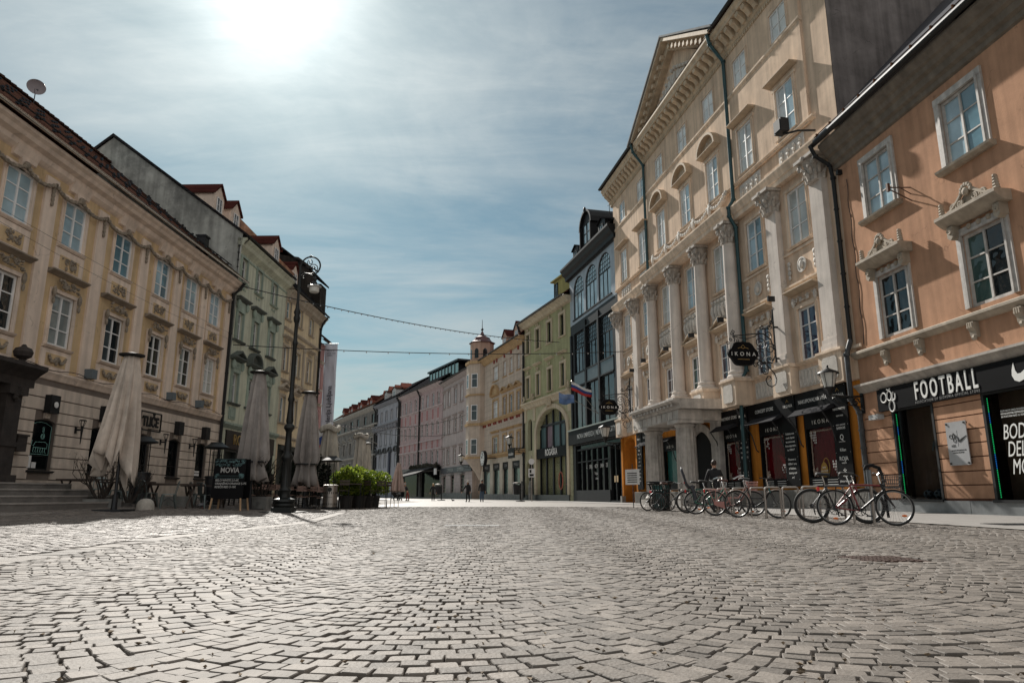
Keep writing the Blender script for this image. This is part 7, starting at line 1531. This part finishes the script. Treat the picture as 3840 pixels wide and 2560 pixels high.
bike(5.85,20.6,6.75,20.3,('pink',(.42,.19,.17)),'pale pink bicycle with a chain guard and pink basket',.345,.018,True,mud=('pinkish',(.4,.26,.24)),rack=('pink',(.5,.25,.22)),basket=('pink',(.5,.28,.25)),bars='swept',guard=True,saddle_m=brown)
bike(5.62,21.9,6.52,21.7,('green',(.02,.18,.12)),'green bicycle with a grey child seat over the rear wheel',.345,.02,True,mud=('pale',(.35,.3,.28)),rack=('green',(.02,.15,.11)),bars='swept',child=True,lean=-3)
bike(5.72,23.35,6.6,23.2,K_,'black bicycle with a fat dark tyre just behind the child seat',.37,.028,False,lean=5,refl=False)
bike(5.3,26.0,6.25,26.2,K_,'black city bicycle with a brown saddle in front of the slatted bin',.345,.018,False,mud=K_,rack=K_,saddle_m=brown,lean=3,refl=False)
bike(5.05,26.6,5.95,27.1,K_,'farthest black bicycle, mostly hidden behind the brown-saddled one',.345,.016,False,lean=-4,refl=False)
# slatted bin behind the bicycles
sb=empty('litter_bin',(5.75,27.6,0),0,'black slatted litter bin with a broad rim behind the black bicycles','litter bin'); MB().lathe([(.30,.1),(.36,.95)],0,0,20).build('liner',mat('bin_liner',(.04,.12,.12),.6,var=.6,scale=5),sb,True); B=MB()
for k in range(24): a=2*pi*k/24; B.tube([(.32*cos(a),.32*sin(a),.05),(.34*cos(a),.34*sin(a),.6),(.42*cos(a),.42*sin(a),1.0)],.016,4)
B.lathe([(.3,.03),(.34,.0),(.34,.08)],0,0,20).build('slats',iron,sb); MB().lathe([(.40,.98),(.52,1.03),(.52,1.09),(.40,1.1),(.38,1.0)],0,0,24).build('rim',iron,sb,True)
# parking pillar behind the nearest bicycles
pp=empty('parking_pillar',(7.86,15.6,0),0,'slim grey pillar with a black hooked top behind the nearest bicycles','pillar'); MB().tube([(0,0,0),(0,0,1.12)],.05,12).lathe([(.12,0),(.12,.04)],0,0,12).build('post',mat('pillar_grey',(.13,.14,.15),.5,.3),pp,True); MB().tube([(-.1,0,1.12),(-.05,0,1.2),(.08,0,1.22),(.24,0,1.16),(.29,0,1.0),(.30,0,.6),(.33,0,.1)],[.03,.04,.04,.04,.035,.03,.03],8).build('hooked_top',mat('moulded_black',(.008,.008,.009),.7,spec=.15),pp,True)
# notice sheet on the porch column and far bins, posts
nb=empty('notice_board',(5.6,33.0,0),be.rotation_euler.z+R(20),'white notice sheet on a thin stand in front of the left porch column','notice board'); MB().box(-.5,.5,-.01,.01,1.05,1.75).build('sheet',whitef,nb); MB().tube([(0,.02,0),(0,.02,2.0)],.02,5).build('stand',iron,nb); B=MB()
for k in range(5): B.box(-.35,.35,-.014,-.01,1.15+.1*k,1.19+.1*k)
B.build('print_lines',iron2,nb)
def bin_(x,y,label):
    e=empty('litter_bin',(x,y,0),0,label,'litter bin','dark litter bins on posts'); MB().tube([(.28,0,0),(.28,0,1.3)],.05,8).build('post',iron,e); MB().lathe([(.22,.5),(.26,.55),(.28,1.15),(.3,1.2)],0,0,14).build('bucket',iron2,e,True); MB().lathe([(.3,1.28),(.26,1.36),(.05,1.4)],0,0,14).build('lid',steel,e,True); MB().lathe([(.34,0),(.34,.05),(.1,.08)],.28,0,14).build('foot',iron,e)
    return e
bin_(.42,66.0,'dark litter bin on a post in front of the turret house shops').scale=(1.25,1.25,1.25); bin_(-8.2,79,'dark litter bin on a post by the rosy-grey house').scale=(1.3,1.3,1.3)
sp_=empty('street_sign',(1.85,66.5,0),R(-10),'small white rectangular sign with pictograms on a thin post by the olive green house','street sign'); MB().tube([(0,0,0),(0,0,4.2)],.05,8).build('post',steel,sp_); MB().box(-.3,.3,-.06,-.03,2.2,3.0).build('sign_plate',whitef,sp_); MB().lathe([(.0,0),(.28,0),(.28,.04),(0,.04)],0,0,16).build('round_plate',whitef,sp_,loc=(0,-.05,3.65)).rotation_euler=(pi/2,0,0); MB().box(-.2,.2,-.07,-.06,2.3,2.5).box(-.2,-.02,-.07,-.06,2.6,2.9).build('pictogram',iron,sp_)
hs=empty('projecting_sign',at(gn,-12.9,-.2,4.6),gn.rotation_euler.z,'black projecting shop sign at the left corner of the olive green house','shop sign'); MB().box(-.9,1.2,-1.7,-1.6,-.0,1.1).build('sign_plate',blackboard,hs); text('ROGAŠKA',.36,white_ink,hs,(.15,-1.71,.42),ext=.005); MB().tube([(0,0,.9),(0,-1.6,.9)],.04,5).build('bracket',iron,hs)
# ================= covers and drains in the ground
rust_=mat('rusty_cover',(.055,.028,.02),.8,var=.5,scale=18,bump=.6,bscale=60)
mc=MB(); mc.box(3.16,3.76,6.52,7.05,-.03,-.002)
for i in range(7):
    for j in range(7): mc.box(3.2+.075*i,3.25+.075*i,6.53+.078*j,6.58+.078*j,-.002,.005)
tag(mc.build('utility_cover',rust_),'rusty rectangular iron cover in the cobbles at lower right','cover')
g=MB().box(-1.3,-.25,13.75,14.1,-.02,.006)
for k in range(26): g.box(-1.28+.04*k,-1.262+.04*k,13.8,14.05,.006,.012)
tag(g.build('drain_grate',mat('grate_grey',(.2,.2,.2),.5,.6,var=.3)),'pale slotted drain grate across the middle of the street','drain')
g=MB().box(9.6,11.2,14.0,14.75,.0,.012)
for k in range(30): g.box(9.64+.052*k,9.664+.052*k,14.05,14.7,.012,.018)
tag(g.build('drain_grate',iron2),'dark grating in the pavement in front of the football shop','drain')
# windblown leaves, butts and grit caught between the stones
B=MB(); r=random.Random(77)
for k in range(420):
    y=2.2+18*r.random()**2; x=r.uniform(-.74,.74)*y
    if not (float(xline(y))+.1<x<float(xcurb(y))-.1): continue
    a=r.uniform(0,6.28); l=r.uniform(.006,.02); w=l*r.uniform(.3,.8); z=.006; B.add([(x+l*cos(a),y+l*sin(a),z),(x-w*sin(a),y+w*cos(a),z+.004),(x-l*cos(a),y-l*sin(a),z+.002),(x+w*sin(a),y-w*cos(a),z+.007),(x,y,z-.006)],[(0,1,2,3),(0,4,1),(1,4,2),(2,4,3),(3,4,0)])
tag(B.build('street_grit',mat('grit',(.16,.12,.08),.9,island=.6)),kind='stuff')
# ================= people
def skin_mesh(joints,edges,m,name,sub=1):
    me=bpy.data.meshes.new(name); me.from_pydata([j[:3] for j in joints],edges,[]); o=bpy.data.objects.new(name,me); C.objects.link(o)
    md=o.modifiers.new('skin','SKIN'); sv=me.skin_vertices[0].data
    for i,j in enumerate(joints): r=j[3]; sv[i].radius=(r,j[4] if len(j)>4 else r); sv[i].use_root=(i==0)
    md.use_smooth_shade=True; ss=o.modifiers.new('sub','SUBSURF'); ss.levels=sub; ss.render_levels=sub
    bpy.context.view_layer.update(); dg=bpy.context.evaluated_depsgraph_get(); m2=bpy.data.meshes.new_from_object(o.evaluated_get(dg)); m2.materials.clear(); m2.materials.append(m); bpy.data.objects.remove(o); m2.polygons.foreach_set('use_smooth',[True]*len(m2.polygons)); return m2
skinm=mat('skin',(.45,.25,.17),.6,var=.05)
def person(loc,rz,label,top,bottom,hair,ht=1.75,hat=None,lean=0,step=.18,arms=((.1,.05),(-.1,.05)),coat=.0,hairlen=0,pushing=False,bag=None):
    """one continuous body; clothes and hair are children. Local frame: faces -y"""
    e=empty('person',loc,rz,label,'person'); k=ht/1.75; L=lean
    def sp_(x,y,z): return (x,y-L*max(0,z-.95)*1.0,z-.25*abs(L)*max(0,z-.95))
    hip=(0,0,.93); J=[(*hip,.13,.10),(*sp_(0,0,1.12),.125,.095),(*sp_(0,0,1.32),.15,.105),(*sp_(0,0,1.44),.09,.07),(*sp_(0,-.005,1.50),.052,.052),(*sp_(0,-.02,1.60),.075,.088),(*sp_(0,-.02,1.69),.07,.08)]
    E=[(0,1),(1,2),(2,3),(3,4),(4,5),(5,6)]; legs=[];arm=[]
    for s,st in ((-1,step),(1,-step)):
        n=len(J); J+=[(s*.09,0,.86,.085),(s*.095,-st*.6,.48,.058),(s*.1,-st*.2+(.10 if st<0 else 0),.09,.038),(s*.105,-st*.2-.13+(.10 if st<0 else 0),.03,.032)]; E+=[(0,n),(n,n+1),(n+1,n+2),(n+2,n+3)]; legs.append(n)
    for i,(s,(fy,fx)) in enumerate(zip((-1,1),arms)):
        n=len(J); sh=sp_(s*.185,0,1.40); 
        if pushing: el=(s*.22,sh[1]-.12,sh[2]-.26); wr=(s*.18,sh[1]-.38,sh[2]-.32); hd_=(s*.17,sh[1]-.46,sh[2]-.33)
        else: el=(s*(.23+fx),sh[1]-fy*.4,sh[2]-.28); wr=(s*(.24+fx*1.6),sh[1]-fy*1.3,sh[2]-.53); hd_=(s*(.235+fx*1.7),sh[1]-fy*1.6,sh[2]-.62)
        J+=[(*sh,.058),(*el,.044),(*wr,.03),(*hd_,.036,.022)]; E+=[(2,n),(n,n+1),(n+1,n+2),(n+2,n+3)]; arm.append(n)
        m_=len(J)   # five fingers from the palm
        v=Vector(hd_)-Vector(wr); v.normalize()
        for q in range(4): b_=Vector(hd_)+Vector(((q-1.5)*.014,0,0)); J+=[(*(b_+v*.05),.008),(*(b_+v*.085+Vector((0,-.012,0))),.007)]; E+=[(n+3,m_+2*q),(m_+2*q,m_+2*q+1)]
        J+=[(*(Vector(hd_)+v*.01+Vector((-s*.03,-.02,0))),.009)]; E+=[(n+3,m_+8)]
    put('body',skin_mesh(J,E,skinm,'body'),e)
    g=.022; bj=[(*hip,.15,.12),(0,0,.86,.12,.11)]; be_=[(0,1)]
    for n in legs:
        o_=len(bj); bj+=[(*J[n][:3],.098),(*J[n+1][:3],.074),(*J[n+2][:3],.058)]; be_+=[(0,o_),(o_,o_+1),(o_+1,o_+2)]
    put('trousers',skin_mesh(bj[:1]+bj[1:],be_,mat('cloth_'+bottom[0],bottom[1],.9,var=.12,scale=9),'trousers'),e)
    tj=[(*J[2][:3],.185,.145),(*J[1][:3],.165,.135),(0,0,.93-coat*.35,.175+coat*.02,.14),(*J[3][:3],.10,.085)]; te=[(0,1),(1,2),(0,3)]
    if coat: tj.append((0,0,.93-coat,.19,.15)); te.append((2,4))
    for n in arm:
        o_=len(tj); tj+=[(*J[n][:3],.088),(*J[n+1][:3],.07),(*J[n+2][:3],.055)]; te+=[(0,o_),(o_,o_+1),(o_+1,o_+2)]
    tp=put('jacket',skin_mesh(tj,te,mat('cloth_'+top[0],top[1],.85,var=.15,scale=7,bump=.3,bscale=15),'jacket'),e)
    B=MB(); B.ell((J[3][0],J[3][1],J[3][2]+.02),(.105,.10,.06),12,6); B.build('collar',mat('cloth_'+top[0],top[1]),tp,True)
    B=MB()
    for n in legs: x,y,z=J[n+2][:3]; B.ell((x,y-.06,.055),(.05,.14,.055),10,6)
    B.build('shoes',blackm,e,True)
    h=Vector(J[6][:3]); B=MB(); B.ell((h.x,h.y+.025,h.z+.0),(.092,.108,.105),14,9)
    if hairlen: B.ell((h.x,h.y+.06,h.z-.12),(.10,.07,.16),10,6); B.ell((h.x-.085,h.y,h.z-.1),(.03,.06,.14),8,5); B.ell((h.x+.085,h.y,h.z-.1),(.03,.06,.14),8,5)
    B.build('hair',mat('hair_'+hair[0],hair[1],.6,var=.3,scale=30),e,True)
    B=MB().ell((h.x,h.y-.115,h.z-.075),(.014,.022,.02),8,5)
    for s in (-1,1): B.ell((h.x+s*.08,h.y-.0,h.z-.06),(.012,.022,.03),8,5)
    B.build('nose_and_ears',skinm,e,True); B=MB()
    for s in (-1,1): B.ell((h.x+s*.032,h.y-.10,h.z-.04),(.013,.01,.008),8,5)
    B.ell((h.x,h.y-.098,h.z-.118),(.026,.01,.007),8,5); B.build('eyes_and_mouth',mat('dark_brown',(.04,.015,.012),.6),e,True)
    if hat: B=MB().ell((h.x,h.y+.02,h.z+.035),(.105,.118,.095),14,8).lathe([(.108,-.0),(.114,.02),(.108,.045)],h.x,h.y+.02,14,h.z-.03); B.build('knitted_hat',mat('hat_'+hat[0],hat[1],.95,var=.2,scale=20),e,True); MB().ell((h.x,h.y+.02,h.z+.155),.05,10,7).build('pompom',mat('pompom_'+hat[2][0],hat[2][1],1),e,True) if len(hat)>2 else None
    e.scale=(k,k,k); return e
bl_=('black',(.012,.012,.014)); 
person((-2.55,60.5,0),R(10),'person in a short black jacket and blue jeans walking with hands in pockets',bl_,('blue_jeans',(.05,.09,.15)),('dark',(.02,.012,.01)),1.82,step=.12,arms=((.05,.02),(.02,.02)),coat=.12)
person((-3.75,60.5,0),R(-25),'person in a long black coat with a white pompom hat, one arm held out',bl_,('black',(.012,.012,.014)),('brown',(.05,.03,.02)),1.70,hat=('pale_knit',(.5,.46,.42),('cream',(.55,.5,.42))),step=.1,arms=((.18,.14),(.05,.02)),coat=.3,hairlen=1)
person((-7.8,70.5,0),R(5),'blond person in an open dark coat walking towards the viewer',('dark_coat',(.018,.02,.02)),('black',(.012,.012,.014)),('blond',(.5,.36,.2)),1.68,step=.2,coat=.35,hairlen=1)
person((-10.2,69.5,0),R(-75),'person in dark top and red trousers bending over a pushchair',('dark_top',(.02,.02,.024)),('brick_red',(.22,.05,.04)),('grey_hair',(.2,.15,.1)),1.72,hat=('grey_knit',(.3,.3,.3),('orange',(.5,.2,.06))),lean=.35,pushing=True,step=.16)
person((-14.6,70.5,0),R(165),'person in a dark red padded jacket and pale knitted hat seen from behind',('dark_red',(.12,.012,.016)),('dark_jeans',(.03,.035,.05)),('dark',(.02,.012,.01)),1.78,hat=('pale_knit',(.5,.46,.42)),step=.06,coat=.15,arms=((.25,0),(.2,0)))
person((-16.2,70.5,0),R(15),'person in a blue-grey jacket and dark trousers beside the pink parasol',('blue_grey',(.09,.10,.125)),('black',(.012,.012,.014)),('brown',(.05,.03,.02)),1.62,step=.15,coat=.1)
person((-18.2,71.5,0),R(170),'person in pale jeans half hidden by the right end of the hedge',('navy',(.02,.025,.04)),('pale_jeans',(.2,.24,.28)),('dark',(.02,.012,.01)),1.72,step=.1)
person((6.95,24.3,0),R(175),'person in a black padded jacket standing with back turned behind the bicycles',bl_,('black',(.012,.012,.014)),('brown_tied',(.03,.015,.008)),1.72,step=.03,arms=((.22,.04),(.22,.04)),coat=.2,hairlen=0)
# pushchair
pc_=empty('pushchair',(-11.2,69.2,0),R(-75+180),'black three-wheeled pushchair with a grey hood held by the bending person','pushchair'); B=MB().tube([(0,-.5,.95),(0,-.1,.5),(0,.45,.18)],.02,6).tube([(-.25,.6,1.0),(-.25,.1,.5),(-.25,-.35,.15)],.02,6).tube([(.25,.6,1.0),(.25,.1,.5),(.25,-.35,.15)],.02,6).tube([(-.25,.6,1.0),(.25,.6,1.0)],.025,6).box(-.25,.25,-.3,.3,.25,.3); B.build('frame',iron2,pc_); MB().tube([(0,-.42,.62),(0,-.2,.55),(0,.1,.52),(0,.3,.75),(0,.38,.98)],[.1,.18,.2,.2,.14],8).build('seat',mat('black_canvas',(.012,.012,.013)),pc_,True); MB().ell((0,.15,.98),(.24,.3,.2),12,7).build('hood',mat('grey_cloth',(.28,.27,.27),.9),pc_,True)
for x,y,r in ((-.27,-.38,.14),(.27,-.38,.14),(-.27,.4,.17),(.27,.4,.17)): MB().tube([(x,y+r*.85*cos(2*pi*k/18),r+r*.85*sin(2*pi*k/18)) for k in range(18)],.03,6,True).build('wheel',blackm,pc_,True)
# pigeons
pg=mat('pigeon_grey',(.10,.10,.115),.7,var=.5,scale=20)
def pigeon(x,y,z,rz,label):
    e=empty('pigeon',(x,y,z),rz,label,'pigeon'); MB().tube([(-.17,0,.10),(-.08,0,.115),(0,0,.125),(.07,0,.14),(.11,0,.18),(.125,0,.225),(.135,0,.235)],[.012,.05,.068,.06,.032,.027,.022],10).ell((.135,0,.238),(.028,.022,.024),8,5).build('body',pg,e,True); MB().tube([(.155,0,.235),(.185,0,.228)],[.008,.002],5).build('beak',blackm,e)
    B=MB()
    for s in (-1,1): B.tube([(.0,s*.025,.07),(.005,s*.027,.0)],.005,4).tube([(-.01,s*.027,.005),(.03,s*.027,.003)],.004,4)
    B.build('feet',mat('pigeon_red',(.3,.05,.04),.7),e); B=MB()
    for s in (-1,1): B.ell((-.03,s*.055,.125),(.11,.016,.045),8,5)
    B.build('wing',mat('wing_grey',(.17,.17,.18),.8,var=.5,scale=15),e,True); return e
pigeon(-10.55,24.35,tz(-10.55,24.35),R(20),'grey pigeon on the cobbles just left of the chalkboard'); pigeon(-5.3,64,0,R(200),'dark pigeon on the pavement between the walkers')
